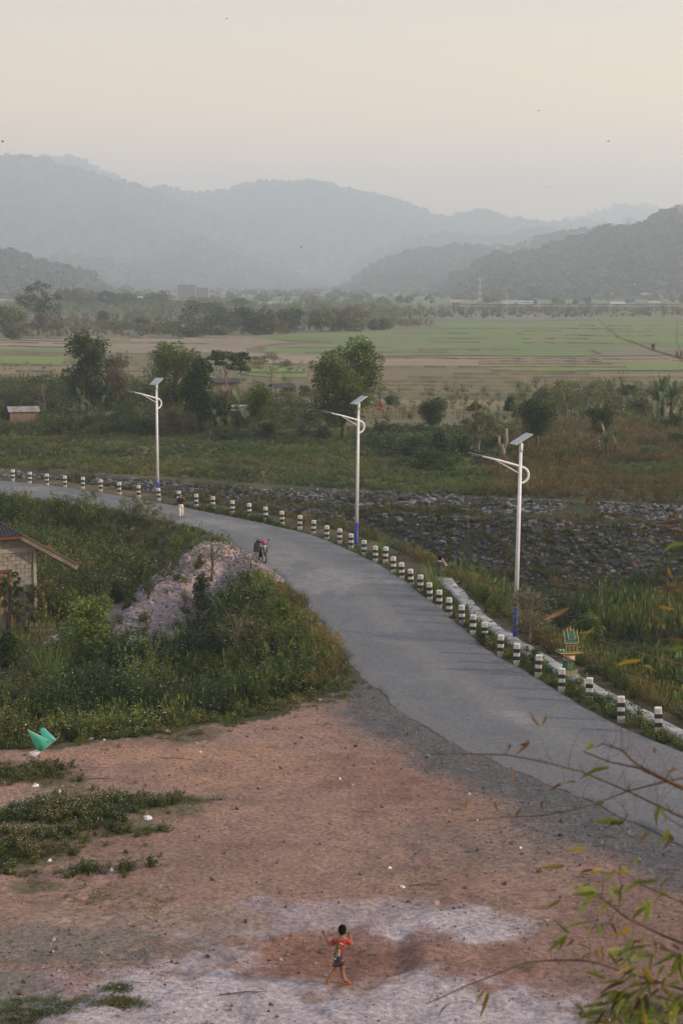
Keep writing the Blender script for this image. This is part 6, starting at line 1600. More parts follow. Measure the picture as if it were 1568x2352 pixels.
MB().tube([kp(620, 1290, .03), kp(740, 1190, .04), kp(1200, 830), kp(1380, 665, -.03)], .004, 5).build('spine', tw, rt)
MB().tube([kp(270, 420, -.2), kp(640, 600, -.12), kp(1080, 830)], .004, 5).build('wing_spar', M['lime'] if 'lime' in M else tw, rt)
MB().tube([kp(860, 370, .2), kp(1050, 560, .1), kp(1260, 760)], .004, 5).build('wing_spar', tw, rt)

# ------------------------------------------------------------------ house at the left edge
b0 = ground(87, 1440); k = mpp(b0.y, 1400); A = .42; ca = math.cos(A)
rt = empty('brick_house', b0, 'small grey block house with a dark roof cut by the left edge', 'house', A)
hx = lambda px: (px - 87) * k / ca
hz2 = lambda py: (1440 - py) * k
Hh = hz2(1246); WL = -6.6
slope = (1300 - 1222) / (170 - 52) * ca
ex, ez = hx(170), hz2(1299); xr = WL / 2
rz_ = lambda x: ez + (ex - x) * slope if x > xr else ez + (ex - (2 * xr - x)) * slope
mort = mat('mortar', (.30, .28, .25), (.22, .21, .19), .95, 6, bmp=.3)
blkm = mat('cement_block', (.25, .235, .215), (.15, .145, .135), .95, 5, bmp=.5, world=True)
b = MB(); tz = lambda x: rz_(x) - .28
prof = [(0, -.5), (0, tz(0)), (xr, tz(xr)), (WL, tz(WL)), (WL, -.5)]
vs = [(x, .03, z) for x, z in prof] + [(x, 5.5, z) for x, z in prof]
b.add(vs, [(0, 1, 2, 3, 4)[::-1], (5, 6, 7, 8, 9), (0, 5, 6, 1), (1, 6, 7, 2), (2, 7, 8, 3), (3, 8, 9, 4)]); b.build('wall', mort, rt)
bb = [];
for L_ in (.40, .19):
    b = MB(); b.box((0, 0, 0), (L_ - .02, .05, .185)); me = b.mesh('brick'); me.materials.append(blkm); bb.append(me)
r = random.Random(8); dl, dr, dt = hx(-30), hx(33), hz2(1303); cnt = 0
for j in range(28):
    z = .02 + .205 * j + .1; x = -.17 - (.2 if j % 2 else 0)
    if j % 2 and z < rz_(-.25) - .45:
        o = bpy.data.objects.new('brick', bb[1]); COL.objects.link(o); o.parent = rt; o.location = (-.255 + .0, .022 + r.uniform(-.008, .004), z)
    x0 = -.16 - (.2 if j % 2 else 0)
    while x0 > -3.6:
        xc_ = x0 - .2
        if z < rz_(xc_) - .45 and not (dl - .05 < xc_ < dr + .12 and z < dt + .1) and not (Hh - .42 < z < Hh - .12):
            o = bpy.data.objects.new('brick', bb[0]); COL.objects.link(o); o.parent = rt; o.location = (xc_, .018 + r.uniform(-.01, .008), z); o.rotation_euler = (r.gauss(0, .006), r.gauss(0, .006), 0)
        x0 -= .405
bx('corner_column', (-.075, .0, (Hh + .2) / 2 - .3), (.15, .16, Hh + .5), mort, rt)
bx('beam', (WL / 2, .0, Hh - .27), (abs(WL) - .3, .11, .22), mort, rt)
dw = dr - dl
fr = empty('door', (dl + dw / 2, 0, 0), None, None); fr.parent = rt
bx('frame', (dw / 2 - .05, -.02, dt / 2), (.1, .12, dt), M['redwood'], fr); bx('frame', (-dw / 2 + .05, -.02, dt / 2), (.1, .12, dt), M['redwood'], fr); bx('frame', (0, -.02, dt - .05), (dw, .12, .1), M['redwood'], fr)
for i in range(6): bx('plank', (-dw / 2 + .12 + (i + .5) * (dw - .5) / 6, -.0, dt * .29), ((dw - .5) / 6 - .015, .05, dt * .56), mat('tan_door', (.3, .22, .14), (.22, .16, .1), .8, 4), fr)
bx('pane', (-.1, .0, dt * .78), (dw - .55, .03, dt * .34), mat('brown_pane', (.22, .12, .07), (.18, .1, .06), .4, 3), fr)
bx('side_panel', (dw / 2 - .2, -.0, dt * .48), (.17, .04, dt * .92), mat('blue_grey_panel', (.2, .22, .25), (.14, .15, .18), .6, 3), fr)
# roof: right and left slopes with a clipped front gable
yf, yb = -.55, 4.2; hxr = hx(52); rf = empty('roof', (0, 0, 0), None, None); rf.parent = rt
def slab(nm, pts, th, m_, par):
    b = MB(); n_ = len(pts); b.add([Vector(p_) for p_ in pts] + [Vector(p_) + Vector((0, 0, th)) for p_ in pts], [tuple(range(n_))[::-1], tuple(range(n_, 2 * n_))] + [(i, (i + 1) % n_, (i + 1) % n_ + n_, i + n_) for i in range(n_)]); return b.build(nm, m_, par)
z_h = rz_(hxr); yrf = 2.2
slab('roof_slope', [(hxr, yf, z_h), (ex, yf, ez), (ex, yb, ez), (xr, yb, rz_(xr)), (xr, yrf, rz_(xr))], .035, M['darktin'], rf)
slab('roof_slope', [(2 * xr - hxr, yf, z_h), (2 * xr - ex, yf, ez), (2 * xr - ex, yb, ez), (xr, yb, rz_(xr)), (xr, yrf, rz_(xr))][::-1], .035, M['darktin'], rf)
slab('front_hip', [(2 * xr - hxr, yf - .08, z_h - .02), (hxr, yf - .08, z_h - .02), (xr, yrf, rz_(xr))], .03, M['darktin'], rf)
for i in range(30):
    x = hxr - .1 - i * .16
    if x < 2 * xr - hxr: break
    t = 1 - abs(x - xr) / (hxr - xr)
    MB().bar((x, yf - .1, z_h + .02), (x, yf - .1 + (yrf - yf) * t, z_h + .02 + (rz_(xr) - z_h) * t), .045, .05).build('roof_rib', M['darktin'], rf)
MB().bar((hxr, yf - .03, z_h + .05), (xr, yrf, rz_(xr) + .06), .12, .05).build('hip_cap', M['darktin'], rf)
bd = mat('pale_fascia', (.19, .17, .14), (.085, .075, .06), .85, 1.4, bmp=.4, bd=.03)
a_, b_ = Vector((hxr, yf - .02, z_h - .10)), Vector((ex - .02, yf - .02, ez - .10))
MB().bar(a_, b_, .04, .24).build('rake_board', bd, rf)
MB().bar(a_ + Vector((0, -.02, .17)), b_ + Vector((.03, -.02, .17)), .12, .04).build('drip_edge', mat('rusty_edge', (.16, .10, .08), (.1, .07, .06), .6, 5), rf)
MB().bar((2 * xr - hxr, yf, z_h - .09), (hxr, yf, z_h - .09), .04, .12).build('front_fascia', M['redwood'], rf)
MB().bar((ex - .1, yf, ez - .1), (ex - .1, yb, ez - .1), .04, .16).build('eave_board', M['redwood'], rf)
MB().bar((-.1, .1, Hh - .22), (hx(118), .1, Hh - .24), .09, .14).build('outrigger', M['redwood'], rf)
MB().bar((.0, .35, Hh - .1), (ex - .15, .35, ez - .16), .06, .2).build('outrigger', M['redwood'], rf)
# things at its corner
def ob(name, px, py, label, cat, fn, rz=0):
    g = ground(px, py); o = fn(); o.name = name; o.location = g; o.rotation_euler = (0, 0, rz); tag(o, label, cat); return o
def crate():
    b = MB(); W2, D2, h = .3, .22, .34
    for z in (.02, .1, .18, .26, .34):
        for s in (-1, 1): b.bar((-W2, s * D2, z), (W2, s * D2, z), .02, .03); b.bar((s * W2, -D2, z), (s * W2, D2, z), .02, .03)
    for x in (-W2, -.15, 0, .15, W2):
        for s in (-1, 1): b.bar((x, s * D2, 0), (x, s * D2, h), .02, .02)
    b.box((0, 0, .01), (.6, .44, .02)); return b.build('crate', M['wood'])
ob('crate', 110, 1447, 'slatted brown crate beside the right corner of the block house', 'crate', crate, .3)
ob('crate', 86, 1450, 'darker slatted crate half hidden in weeds in front of the house corner', 'crate', crate, -.1)
def blockm():
    b = MB(); b.box((0, 0, .1), (.8, .5, .3)); return b.build('stone_block', M['rock_brown'], bevel=.04)
ob('stone_block', 108, 1458, 'reddish stone block under the slatted crate by the house', 'block', blockm, .2)
def stump():
    b = MB(); b.lathe([(.22, -.1), (.2, .3), (.17, .62), (.15, .75)], n=9); return b.build('tree_stump', M['redwood'], None, True)
ob('tree_stump', 25, 1446, 'reddish tree stump at the foot of the sapling by the house door', 'stump', stump)

# ------------------------------------------------------------------ shrubs, saplings and grass clumps near the camera
T_(28,1452,1292,60,'airy','olive','drooping leafy sapling in front of the house door','sapling','sapling',leaves=900,ls=.085,crown0=.1,bare=4)
T_(70,1442,1330,50,'airy','olive','second sapling leaning against the block wall, right of the door','sapling','sapling',leaves=420,ls=.075,crown0=.1,bare=4,lean=.15)
T_(215,1545,1352,112,'ragged','lime','bright yellow-green young tree right of the block house','tree','tree',leaves=2600,ls=.062,crown0=.12,bare=6)
T_(486,1335,1205,120,'airy','olive','thin leafless-looking sapling growing out of the crushed stone heap','sapling','sapling',leaves=420,ls=.05,crown0=.3,bare=14,lean=.03)
T_(560,1200,1140,70,'airy','olive','sparse feathery branches at the road edge left of the walking woman','shrub','shrub',leaves=420,ls=.05,crown0=.05,bare=8) if False else None
T_(335,1205,1145,80,'airy','olive','feathery shrub at the road edge left of the walking woman','shrub','shrub',leaves=900,ls=.05,crown0=.05,bare=10)
T_(300,1195,1130,80,'airy','olive','feathery shrub at the road edge below the leftmost lamp','shrub','shrub',leaves=700,ls=.05,crown0=.05,bare=8)
T_(200,1180,1118,70,'airy','olive','feathery roadside shrub nearest the left edge','shrub','shrub',leaves=600,ls=.05,crown0=.05,bare=8)
T_(548,1520,1365,90,'airy','brown','bare twiggy shrub on the overgrown mound, left one','shrub','shrub',leaves=260,ls=.05,crown0=.1,bare=16,bark='palebark')
T_(650,1490,1350,100,'shrub','bright','leafy green bush near the top of the overgrown mound','bush','bush',leaves=2600,ls=.055,crown0=.0)
T_(600,1420,1330,110,'shrub','green','bush between the parked motorbike and the mound','bush','bush',leaves=2200,ls=.055,crown0=.0)
T_(465,1400,1300,60,'shrub','dark','dark bush growing on the crushed stone heap','bush','bush',leaves=1600,ls=.055,crown0=.0)
T_(120,1640,1555,120,'shrub','green','bush of pale-flowered weeds at the left edge of the yard','bush','bush',leaves=3000,ls=.05,crown0=.0)
T_(20,1530,1440,70,'shrub','green','broad-leaved bush at the left edge below the house','bush','bush',leaves=1500,ls=.07,crown0=.0)
T_(255,1590,1530,80,'shrub','green','low bush beside the concrete slabs','bush','bush',leaves=1800,ls=.05,crown0=.0)
T_(1120,1478,1445,60,'shrub','green','low dark leafy bush among the roadside posts left of the nearest lamp','bush','bush',leaves=1500,ls=.045,crown0=.0)
T_(1228,1525,1488,44,'shrub','green','low leafy bush right of the foot of the nearest lamp','bush','bush',leaves=1200,ls=.04,crown0=.0)
T_(1215,1475,1335,110,'ragged','pale','tall dry tan weed shrub right behind the nearest lamp','shrub','shrub',leaves=1300,ls=.045,crown0=.05,bare=14,bark='palebark')
T_(1115,1405,1335,50,'shrub','bright','bright leafy bush beyond the path, left of the nearest lamp','bush','bush',leaves=1200,ls=.05,crown0=.0)
T_(1340,1490,1400,110,'shrub','bright','bright green bush in the channel behind the spirit house','bush','bush',leaves=3200,ls=.06,crown0=.0)
M['clump'] = leafmat('clump_grass', (.12, .18, .04), (.18, .24, .07), .3)
def clump(px, py, top, wpx, label, seed, n_=150, head=False):
    g = ground(px, py); k = mpp(g.y, py); h = (py - top) * k; w = wpx * k
    V, Fc, lv = blades(n_, h * 1.05, w / h * .75, .022, seed, .45, w * .14, head, nseg=5)
    o = link_mesh('grass_clump', np_mesh('grass_clump', np.array(V), np.array(Fc), {'lv': ('FLOAT', lv)}), M['clump']); o.location = g - Vector((0, 0, .05)); tag(o, label, 'grass clump')
clump(120,1600,1440,120,'tall bright grass clump below the block house',1,150)
clump(877,1280,1213,64,'tall bright grass clump right of the middle lamp',2)
clump(1000,1372,1272,84,'tall bright grass clump hiding the seated man',3,190)
clump(335,1262,1222,46,'fan of long grass halfway down the thicket slope',4,60)
clump(268,1600,1545,46,'small grass clump beside the rubble drain',5,70)
clump(312,1600,1550,36,'small grass clump right of the rubble drain',6,60)
clump(500,1560,1505,46,'bluish grass clump on the overgrown mound',7,60)
clump(1062,1345,1295,50,'leafy grass tuft right of the seated man',8,70)
clump(720,1226,1200,24,'small grass tuft among the posts left of the middle lamp',9,50)
clump(1060,1090,1045,60,'rounded fine grass hummock in the meadow left of the nearest lamp head',10,200)
def slabm(w, d, h):
    def f(): b = MB(); b.box((0, 0, 0), (w, d, h)); return b.build('slab', M['concrete'], bevel=.02)
    return f
o = ob('concrete_slab', 296, 1505, 'tilted pale concrete slab lying in the weeds of the hollow', 'slab', slabm(1.7, .75, .14), .9); o.rotation_euler = (.35, -.3, .9); o.location.z += .45
o = ob('concrete_slab', 214, 1580, 'second concrete slab, half buried below the yellow-green tree', 'slab', slabm(1.5, .6, .14), -.7); o.rotation_euler = (.2, .3, -.8); o.location.z += .3
o = ob('concrete_slab', 1455, 1625, 'broken slab of the path under weeds near the right edge', 'slab', slabm(.9, .5, .1), .5) if False else None
for i, (px, py) in enumerate([(262,1552),(268,1562),(274,1548),(262,1574),(272,1580),(266,1590)]):
    g = ground(px, py); o = bpy.data.objects.new('rock', RM[3]); COL.objects.link(o); o.location = g + Vector((0, 0, .12)); o.scale = (.5, .4, .4); o.rotation_euler = (0, 0, i); tag(o, f'pale rock in the rubble drain below the tilted slab, {ORDN(i + 1)} of the trail', 'rock', 'rocks in the rubble drain')

# loose stones and litter
def stone(px, py, s, mi, label, sq=.8):
    g = ground(px, py); o = bpy.data.objects.new('rock', RM[mi]); COL.objects.link(o); o.location = g + Vector((0, 0, s * .15)); o.scale = (s * 1.2, s, s * sq); o.rotation_euler = (0, 0, px); tag(o, label, 'rock')
stone(661,2195,.15,3,'pale fist-sized rock left of the boy in the hollow'); stone(746,2242,.17,3,'flat pale rock behind the boy\'s left foot'); stone(858,2193,.12,3,'thin pale stone right of the boy')
stone(938,2072,.15,0,'dark brick-like stone on the pink dirt above the boy',.6); stone(1068,2040,.15,5,'brown oval stone on the yard at right',.6); stone(1287,1920,.2,0,'bluish grey stone near the shoulder of the road')
stone(900,2008,.08,0,'small black stone in the middle of the yard'); stone(804,1955,.08,3,'small pale stone in the upper middle of the yard'); stone(1273,2045,.1,5,'brown pebble at the right of the yard')
stone(50,2283,.28,5,'largest red clod at the bottom left'); stone(38,2298,.2,6,'rounded red clod in front of the largest one'); stone(162,2147,.12,6,'lone orange clod at the left'); stone(275,2076,.08,5,'small clod in the left part of the yard')
stone(35,1850,.3,5,'pinkish rock in the grass patch at left'); stone(208,1700,.25,4,'pale rock at the nose of the kite'); stone(12,1720,.2,5,'reddish rock at the far left edge of the dirt track')
stone(1240,1505,.22,4,'pale stone on the far side of the path by the nearest lamp'); stone(545,2235,.06,3,'tiny white stone at the left of the boy\'s hollow')
for i, (px, py, s) in enumerate([(1035,1345,.35),(1045,1352,.3),(1062,1362,.3),(1078,1378,.28),(1092,1392,.3),(1110,1412,.28),(1128,1430,.3),(1145,1440,.26),(1165,1452,.26),(1262,1500,.3),(1275,1512,.26),(1050,1340,.4),(1395,1590,.3),(1450,1620,.25)]):
    stone(px, py, s, 4 if i % 3 else 6, f'rough stone edging the outer side of the path, {ORDN(i + 1)} from its far end'); COL.objects[-1]['group'] = 'stones edging the path'
r = random.Random(12)
def scrap(px, py, wpx, label, hpx=None, m_='litter'):
    g = ground(px, py); k = mpp(g.y, py); w = wpx * k; h = (hpx or wpx * .35) * k * 1.6; b = MB(); n_ = 9; vs = []
    for j in range(4):
        for i in range(n_):
            a = 6.283 * i / n_; q = (1, .92, .7, .35)[j] * r.uniform(.65, 1.2); vs.append((math.cos(a) * w / 2 * q, math.sin(a) * w * .4 * q, h * .55 * (.02 + j * .3 * r.uniform(.3, 1.6)) if j else -.01))
    fs = [(j * n_ + i, j * n_ + (i + 1) % n_, (j + 1) * n_ + (i + 1) % n_, (j + 1) * n_ + i) for j in range(3) for i in range(n_)] + [tuple(3 * n_ + i for i in range(n_))]
    b.add(vs, fs); o = b.build('plastic_scrap', M[m_]); o.location = g; o.rotation_euler = (0, 0, r.uniform(0, 6)); tag(o, label, 'litter')
for q in [(421,1628,8,'upright white plastic bag at the edge of the weeds, like a small bottle',14),(388,1624,16,'flat white bag left of the upright one',5),(372,1645,11,'crumpled white bag just below the flat one',7),(386,1681,16,'white scrap on the small green patch above the yard',4),
          (138,1820,10,'bright white scrap in the left grass patch',6),(83,1806,20,'pale crumpled bag left of the bright white scrap',6),(339,1879,26,'spread white plastic sheet at the end of the weeds',7),(198,1850,15,'white paper in the tall weeds at left',6),(291,1848,10,'small white scrap right of the tall weeds',4),
          (257,2001,10,'upright white paper on the lower left of the yard',9),(115,1978,12,'white scrap with weeds at the left edge of the yard',5),(89,1959,12,'greenish white scrap left of its twin in the weeds',5),(168,1683,7,'white speck right below the kite',3),(30,1716,10,'white scrap at the far left end of the track',4),
          (895,1994,12,'white scrap in the middle of the yard',4),(924,2038,16,'flattened pale bag in the middle right of the yard',5),(780,1790,8,'white speck high in the yard near the gravel',4),(1095,1885,7,'white scrap at the road shoulder',4),(460,1728,8,'pale scrap on the dirt track',3),(1060,1392,6,'white scrap on the road edge by the posts',3),
          (1362,1392,7,'pale green-white bag caught in the reeds',8),(735,1608,6,'white scrap at the corner of the mound and the gravel',3),(1195,1948,9,'pale flake on the brown dirt under the branches',4),(270,1640,6,'white scrap in low weeds left of the bags',3),(240,1700,6,'pale scrap on the dirt above the track',3)]:
    scrap(q[0], q[1], q[2], q[3], q[4])
# sticks on the ground
for px, py, L_, a, lb in [(150,1833,.9,.3,'pale split stick in the left grass patch'),(230,1792,.9,.0,'long brown stick on the dirt left of the middle'),(100,1848,.6,1.2,'short pale stick leaning in the grass patch'),(270,1832,.5,.7,'short tan stick right of the long brown one'),(560,2285,1.0,.15,'dark stick on the lilac dirt at lower left'),(395,1700,1.1,-.15,'thin dark branch lying on the upper left track'),(400,1745,1.2,-.2,'longest thin branch lying across the track'),(310,2262,.5,.1,'pale stick on the lilac dirt near the weeds'),(975,2035,.8,.1,'grey stick on the dirt at right of the flattened bag')]:
    g = ground(px, py); b = MB(); d = Vector((math.cos(a), math.sin(a), 0)); b.tube([-d * L_ / 2, d * .05 + Vector((0, 0, .03)), d * L_ / 2], [.012, .015, .007], 5); o = b.build('stick', M['palebark' if 'pale' in lb or 'tan' in lb else 'bark']); o.location = g + Vector((0, 0, .03)); tag(o, lb, 'stick')

# ------------------------------------------------------------------ birds
def bird(nx_, ny_, Y, span, fl, label, rz):
    p0 = at_y(nx_ / 1.7417, ny_ / 1.7417, Y); rt = empty('bird', p0, label, 'bird', rz); s = span
    b = MB(); b.tube([(0, -.28 * s, 0), (0, -.12 * s, .01 * s), (0, .1 * s, 0), (0, .3 * s, -.01 * s)], [.01 * s, .055 * s, .05 * s, .008 * s], 8); b.build('body', M['black'], rt, True)
    for q in (-1, 1):
        b = MB(); b.add([(0, -.09 * s, .02 * s), (0, .1 * s, .02 * s), (q * .25 * s, .09 * s, .02 * s + fl * .22 * s), (q * .25 * s, -.12 * s, .03 * s + fl * .22 * s), (q * .52 * s, .06 * s, .02 * s + fl * .12 * s)], [(0, 3, 2, 1), (3, 4, 2)]); o = b.build('wing', M['black'], rt); md = o.modifiers.new('t', 'SOLIDIFY'); md.thickness = .012 * s
for q in [(907,76,110,.30,.6,'dark bird highest in the sky',.5),(2152,443,110,.34,.3,'dark bird in the upper right sky',-.6),(12,568,120,.42,.9,'pale gliding bird at the left edge',1),(2432,565,120,.4,.2,'faint bird at right, in line with the left edge one',1.3),(2185,749,120,.22,.8,'tiny bird above the right hills',.3),(1205,989,120,.26,1,'bird in front of the central blue ridge',.9),(1930,1084,130,.4,-.2,'bird gliding in front of the right wooded hill',.2),(248,1276,140,.35,.4,'dark bird low over the far left fields',.7),(572,1272,150,.3,.2,'small bird over the far scrub left of the tower block trees',.4)]:
    bird(*q)

# ------------------------------------------------------------------ bamboo branches close to the camera
BL_ = {'green': leafmat('bamboo_green', (.09, .14, .018), (.14, .18, .025), .4, sc=9), 'yellow': leafmat('bamboo_yellow', (.32, .22, .03), (.2, .18, .03), .4, sc=9), 'dry': leafmat('bamboo_dry_leaf', (.13, .075, .035), (.09, .055, .032), .3, sc=9)}
M['twig'] = mat('bamboo_twig', (.055, .036, .026), (.10, .065, .038), .7, 30, bmp=.1)
c5 = lambda p: (994 + p[0] * .3661, 1665 + p[1] * .3661)
c2_ = lambda p: (994 + p[0] * .3661, 1177 + p[1] * .3661)
cT = lambda p: (994 + p[0] * .3661, 775 + p[1] * .3661)
rb = random.Random(21)
def branch(pts, Y, rpx, label, leaves=(), twigs=6, conv=c5):
    pp = [conv(q) for q in pts]; base = at_y(*pp[-1], Y); rt = empty('bamboo_branch', base, label, 'bamboo branch')
    W_ = [at_y(x, y, Y + .12 * math.sin(i * 1.7)) - base for i, (x, y) in enumerate(pp)]; k = Y / F; n_ = len(W_)
    rad = [rpx * 1.45 * k * (.35 + .65 * i / (n_ - 1)) / 2 for i in range(n_)]
    MB().tube(W_, rad, 7).build('stem', M['twig'], rt, True)
    for i in range(1, n_):   # swollen nodes with tufts of dry twiglets
        b = MB(); b.lathe([(rad[i] * .9, -rad[i]), (rad[i] * 1.9, 0), (rad[i] * .9, rad[i])], W_[i], 7)
        for j in range(4):
            d = Vector((rb.gauss(0, 1), rb.gauss(0, .6), rb.gauss(.6, .9))).normalized(); L_ = rb.uniform(8, 34) * k; mid = W_[i] + d * L_ * .6; e = mid + (d + Vector((rb.gauss(0, .4), 0, rb.gauss(0, .4)))) * L_ * .5
            b.tube([W_[i], mid, e], [rad[i] * .35, rad[i] * .22, rad[i] * .08], 4, caps=False)
        b.build('node', M['twig'], rt, True)
    for j in range(twigs):
        i = rb.randrange(n_ - 1); s = W_[i].lerp(W_[i + 1], rb.random()); L_ = rb.uniform(40, 110) * k
        d = Vector((rb.gauss(-.1, .4), rb.gauss(0, .3), rb.choice([1, 1, -1]))).normalized(); p1 = s + d * L_ * .5 + Vector((rb.gauss(0, 6) * k, 0, 0)); p2 = p1 + (d + Vector((rb.gauss(0, .3), 0, 0))) * L_ * .5
        MB().tube([s, p1, p2], [1.3 * k / 2, 1.0 * k / 2, .5 * k / 2], 5).build('twig', M['twig'], rt, True)
    for (x0, y0, x1, y1, col) in leaves:
        a = at_y(*conv((x0, y0)), Y + rb.uniform(-.06, .06)) - base; e = at_y(*conv((x1, y1)), Y + rb.uniform(-.1, .1)) - base
        d = e - a; L_ = d.length; side = d.cross(Vector((rb.gauss(0, .5), 1, rb.gauss(0, .5)))).normalized(); up = side.cross(d).normalized(); w = max(.0058, L_ * rb.uniform(.06, .085)); vs = []; fs = []
        for j in range(8):
            t = j / 7; ww = w * math.sin(math.pi * (.04 + .93 * t) ** .62); c_ = a + d * t + up * L_ * .1 * math.sin(t * 3.1) ; vs += [c_ - side * ww + up * ww * .35, c_, c_ + side * ww + up * ww * .35]
        for j in range(7): fs += [(3*j, 3*j+1, 3*j+4, 3*j+3), (3*j+1, 3*j+2, 3*j+5, 3*j+4)]
        b = MB(); b.add(vs, fs); o = b.build('leaf', BL_[{'g': 'green', 'y': 'yellow', 'd': 'dry'}[col]], rt, True)
        at_l = o.data.attributes.new('lv', 'FLOAT', 'POINT'); q = rb.uniform(.2, .95); at_l.data.foreach_set('value', [q] * len(vs))
branch([(0,185),(180,180),(460,188),(680,228),(940,295),(1220,415),(1490,545),(1568,580),(2000,800)], 7.2, 4.6, 'long dark bamboo stem sweeping right across the road shoulder, the uppermost crossing stem',
       [(600,100,515,190,'d'),(590,125,530,150,'d'),(480,260,500,410,'d'),(1105,270,915,345,'g'),(895,360,815,370,'g'),(1000,120,945,165,'g'),(800,370,725,415,'d'),(660,560,640,700,'d') if False else (480,120,470,170,'d')], 8)
branch([(220,600),(430,580),(680,570),(900,530),(1030,490),(1220,415),(1400,370),(1500,345),(2000,260)], 7.1, 3.4, 'thin dark bamboo stem crossing the brown dirt below the uppermost crossing one',
       [(205,535,218,455,'y'),(515,580,560,505,'g'),(185,535,100,550,'y'),(1070,485,1000,510,'g'),(690,480,690,550,'d'),(390,480,420,560,'d')], 8)
branch([(940,165),(1100,230),(1290,270),(1450,345),(1520,380),(1700,460),(2000,600)], 6.6, 6.5, 'thickest dry bamboo branch over the road at the right edge', [(1530,275,1455,300,'d'),(1385,140,1395,185,'d')], 12)
branch([(1015,145),(1060,118),(1120,135),(1185,160),(1240,215),(1310,265),(1400,315),(1470,350),(1800,480)], 6.5, 5, 'spiky dry bamboo twig arching above the thickest dry branch', [], 10)
branch([(1130,465),(1190,510),(1218,570),(1195,605),(1160,625)], 6.7, 2.4, 'curled orange bamboo twig holding green leaves', [(1195,608,1010,600,'g'),(1190,615,1040,625,'g'),(1195,620,1050,665,'d'),(1150,712,1010,715,'g')], 0)
branch([(1405,520),(1440,560),(1560,640),(1900,700)], 6.7, 2.2, 'short twig with hanging leaves at the right edge above the dirt', [(1410,515,1402,660,'g'),(1415,520,1440,605,'g'),(1455,560,1482,625,'y'),(1360,665,1285,768,'y'),(1470,660,1410,760,'g'),(1497,695,1438,785,'d'),(1290,845,1232,910,'g')], 3)
branch([(1040,1060),(1050,1090),(1110,1125),(1210,1210),(1320,1260),(1440,1320),(1568,1370),(2000,1520)], 6.3, 5.5, 'sturdy bamboo branch with fresh green leaves over the dirt at right',
       [(1155,905,1010,908,'g'),(1150,915,1085,985,'g'),(1030,1040,870,1015,'g'),(1015,1052,860,1065,'g'),(1015,1055,910,1205,'g'),(1120,1095,1030,1200,'g'),(1105,1010,1125,1100,'g'),(1080,975,1020,1030,'g'),(1045,1100,1075,1140,'y'),(1245,1275,1110,1330,'y'),(1325,1085,1312,1260,'g'),(1325,1090,1350,1205,'y'),(1400,975,1235,985,'g'),(1260,870,1290,845,'g'),(1110,1350,1115,1410,'g'),(820,880,655,895,'y'),(820,885,740,905,'y'),(955,775,815,800,'y'),(800,1095,690,1160,'y'),(975,940,890,970,'g')], 10)
branch([(-40,1745),(30,1720),(200,1640),(420,1555),(580,1490),(760,1475),(920,1475),(1020,1490),(1200,1550),(1400,1610),(1568,1660),(2000,1790)], 7.0, 4.6, 'longest bamboo stem, arching over the lilac dirt at the bottom',
       [(855,1310,750,1215,'g'),(850,1265,990,1235,'g'),(840,1320,710,1430,'g'),(840,1320,775,1430,'g'),(1000,1245,995,1365,'g'),(985,1410,855,1385,'g'),(1010,1435,915,1495,'g'),(1210,1420,1090,1470,'g'),(1275,1360,1235,1460,'g'),(345,1680,288,1850,'y'),(320,1665,262,1775,'y'),(125,1745,30,1840,'d'),(1270,1395,1150,1530,'g'),(1080,1590,930,1545,'g'),(1060,1590,990,1570,'g'),(880,1350,830,1390,'d')], 10)
LV = []
for i in range(105):
    x = rb.uniform(1060, 1640); y = rb.uniform(1380, 2010); 
    if y < 1400 + (1400 - x) * .9: continue
    a = rb.gauss(2.2, .8); L_ = rb.uniform(90, 190); LV.append((x, y, x + math.cos(a) * L_, y + abs(math.sin(a)) * L_ * .95, rb.choice('ggggggyd')))
branch([(880,1750),(940,1800),(930,1830),(1090,1850),(1240,1700),(1310,1650),(1400,1700),(1560,1750),(2000,1830)], 6.0, 3.2, 'bushiest bamboo spray with many green leaves in the bottom right corner', LV + [(940,1800,880,1750,'g'),(940,1800,930,1850,'g'),(1210,1650,1150,1860,'g'),(1290,1660,1180,1790,'g'),(1320,1700,1290,1860,'g'),(1330,1690,1335,1840,'d'),(1160,1670,1085,1760,'g')], 8)
LV = []
for i in range(40):
    x = rb.uniform(1200, 1640); y = rb.uniform(1380, 1960); a = rb.gauss(2.3, .9); L_ = rb.uniform(80, 170); LV.append((x, y, x + math.cos(a) * L_, y + abs(math.sin(a)) * L_, rb.choice('gggggyd')))
LV = []
for i in range(34):
    x = rb.uniform(980, 1560); y = rb.uniform(900, 1480); a = rb.gauss(2.3, 1.0); L_ = rb.uniform(70, 150); LV.append((x, y, x + math.cos(a) * L_, y + abs(math.sin(a)) * L_, rb.choice('ggggyyd')))
branch([(1010,1300),(1100,1240),(1160,1150),(1180,1000),(1170,900),(1300,1000),(1568,1120),(2000,1250)], 6.8, 2.2, 'loose bamboo spray of scattered leaves in the right half above the bottom corner', LV, 6)
LV = []
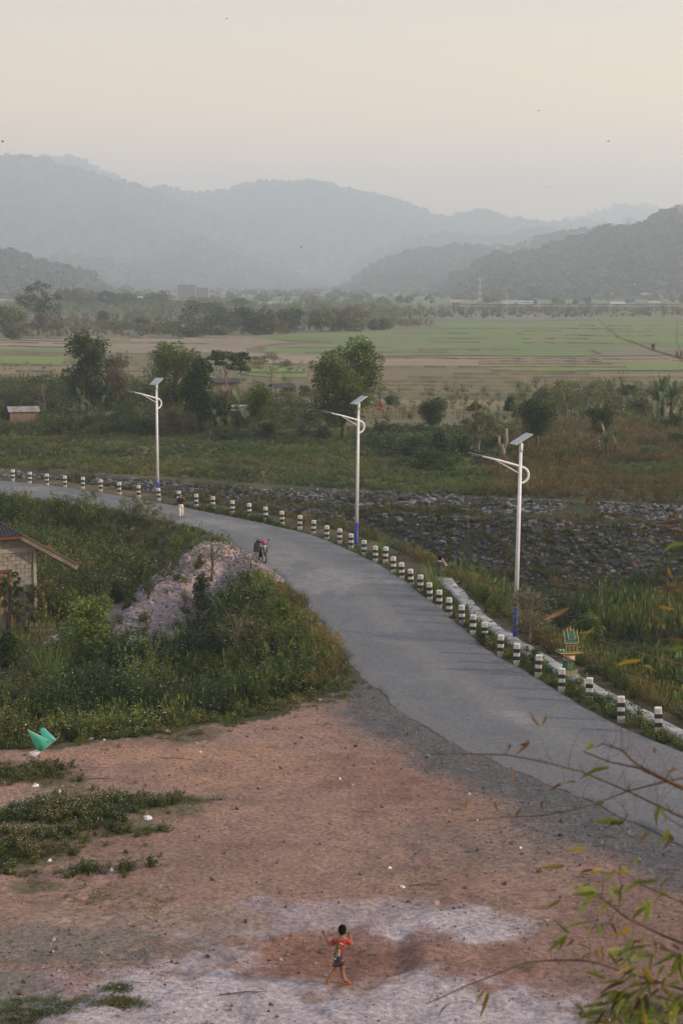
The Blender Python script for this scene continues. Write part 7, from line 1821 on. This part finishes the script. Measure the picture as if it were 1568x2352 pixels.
for i in range(40):
    x = rb.uniform(1200, 1640); y = rb.uniform(1380, 1960); a = rb.gauss(2.3, .9); L_ = rb.uniform(80, 170); LV.append((x, y, x + math.cos(a) * L_, y + abs(math.sin(a)) * L_, rb.choice('gggggyd')))
branch([(1060,1590),(1130,1480),(1230,1400),(1420,1370),(1568,1480),(2000,1600)], 5.6, 3.0, 'blurred leafy bamboo spray at the right edge, above the bottom corner', LV, 4)
branch([(660,770),(900,800),(1060,815),(1250,870),(1400,910),(1568,960),(2000,1090)], 7.0, 3.0, 'thin bamboo twig crossing beside the spirit house, upper one', [(850,598,690,672,'d'),(1010,715,905,755,'y'),(1160,765,1060,800,'d'),(1420,685,1320,700,'d'),(1568,805,1420,803,'d'),(1568,845,1440,862,'g')], 6, c2_)
branch([(890,890),(1050,950),(1270,1020),(1400,1060),(1568,1115),(2000,1260)], 6.8, 2.6, 'thin bamboo twig crossing below the spirit house, lower one', [(1300,928,1145,962,'y'),(1320,962,1400,1000,'y'),(665,1340,608,1250,'d'),(665,1350,620,1305,'d'),(712,1278,680,1345,'g'),(1415,590,1520,612,'y')], 6, c2_)
branch([(1475,360),(1490,400),(1540,440),(1568,452),(1900,520)], 6.4, 2.0, 'short twig with blurred green and orange leaves at the right edge over the channel', [(1568,198,1440,258,'g'),(1568,215,1500,300,'g'),(1568,110,1450,165,'d'),(1568,465,1395,482,'d'),(1475,350,1500,410,'y'),(1568,330,1540,345,'g')], 0, c2_)
branch([(960,1010),(985,1040),(1030,1090),(1160,1120),(1300,1145),(1450,1200),(1568,1225),(2000,1300)], 7.2, 2.4, 'thin orange-tipped twig over the riprap bank at right', [(975,1015,955,1050,'d'),(985,1020,1000,1065,'d'),(1170,1125,1060,1100,'d'),(1075,1095,1045,1145,'d'),(945,1165,880,1195,'d'),(1545,1155,1390,1168,'d'),(1530,1095,1450,1160,'d'),(830,1120,840,1155,'d')], 2, cT)
branch([(1140,-5),(1250,28),(1380,80),(1530,125),(1568,135),(1950,200)], 7.2, 2.6, 'bare straight twig in front of the green fields at the right edge', [(1380,75,1378,40,'d'),(1535,120,1530,75,'d'),(1535,120,1560,75,'d')], 2, cT)
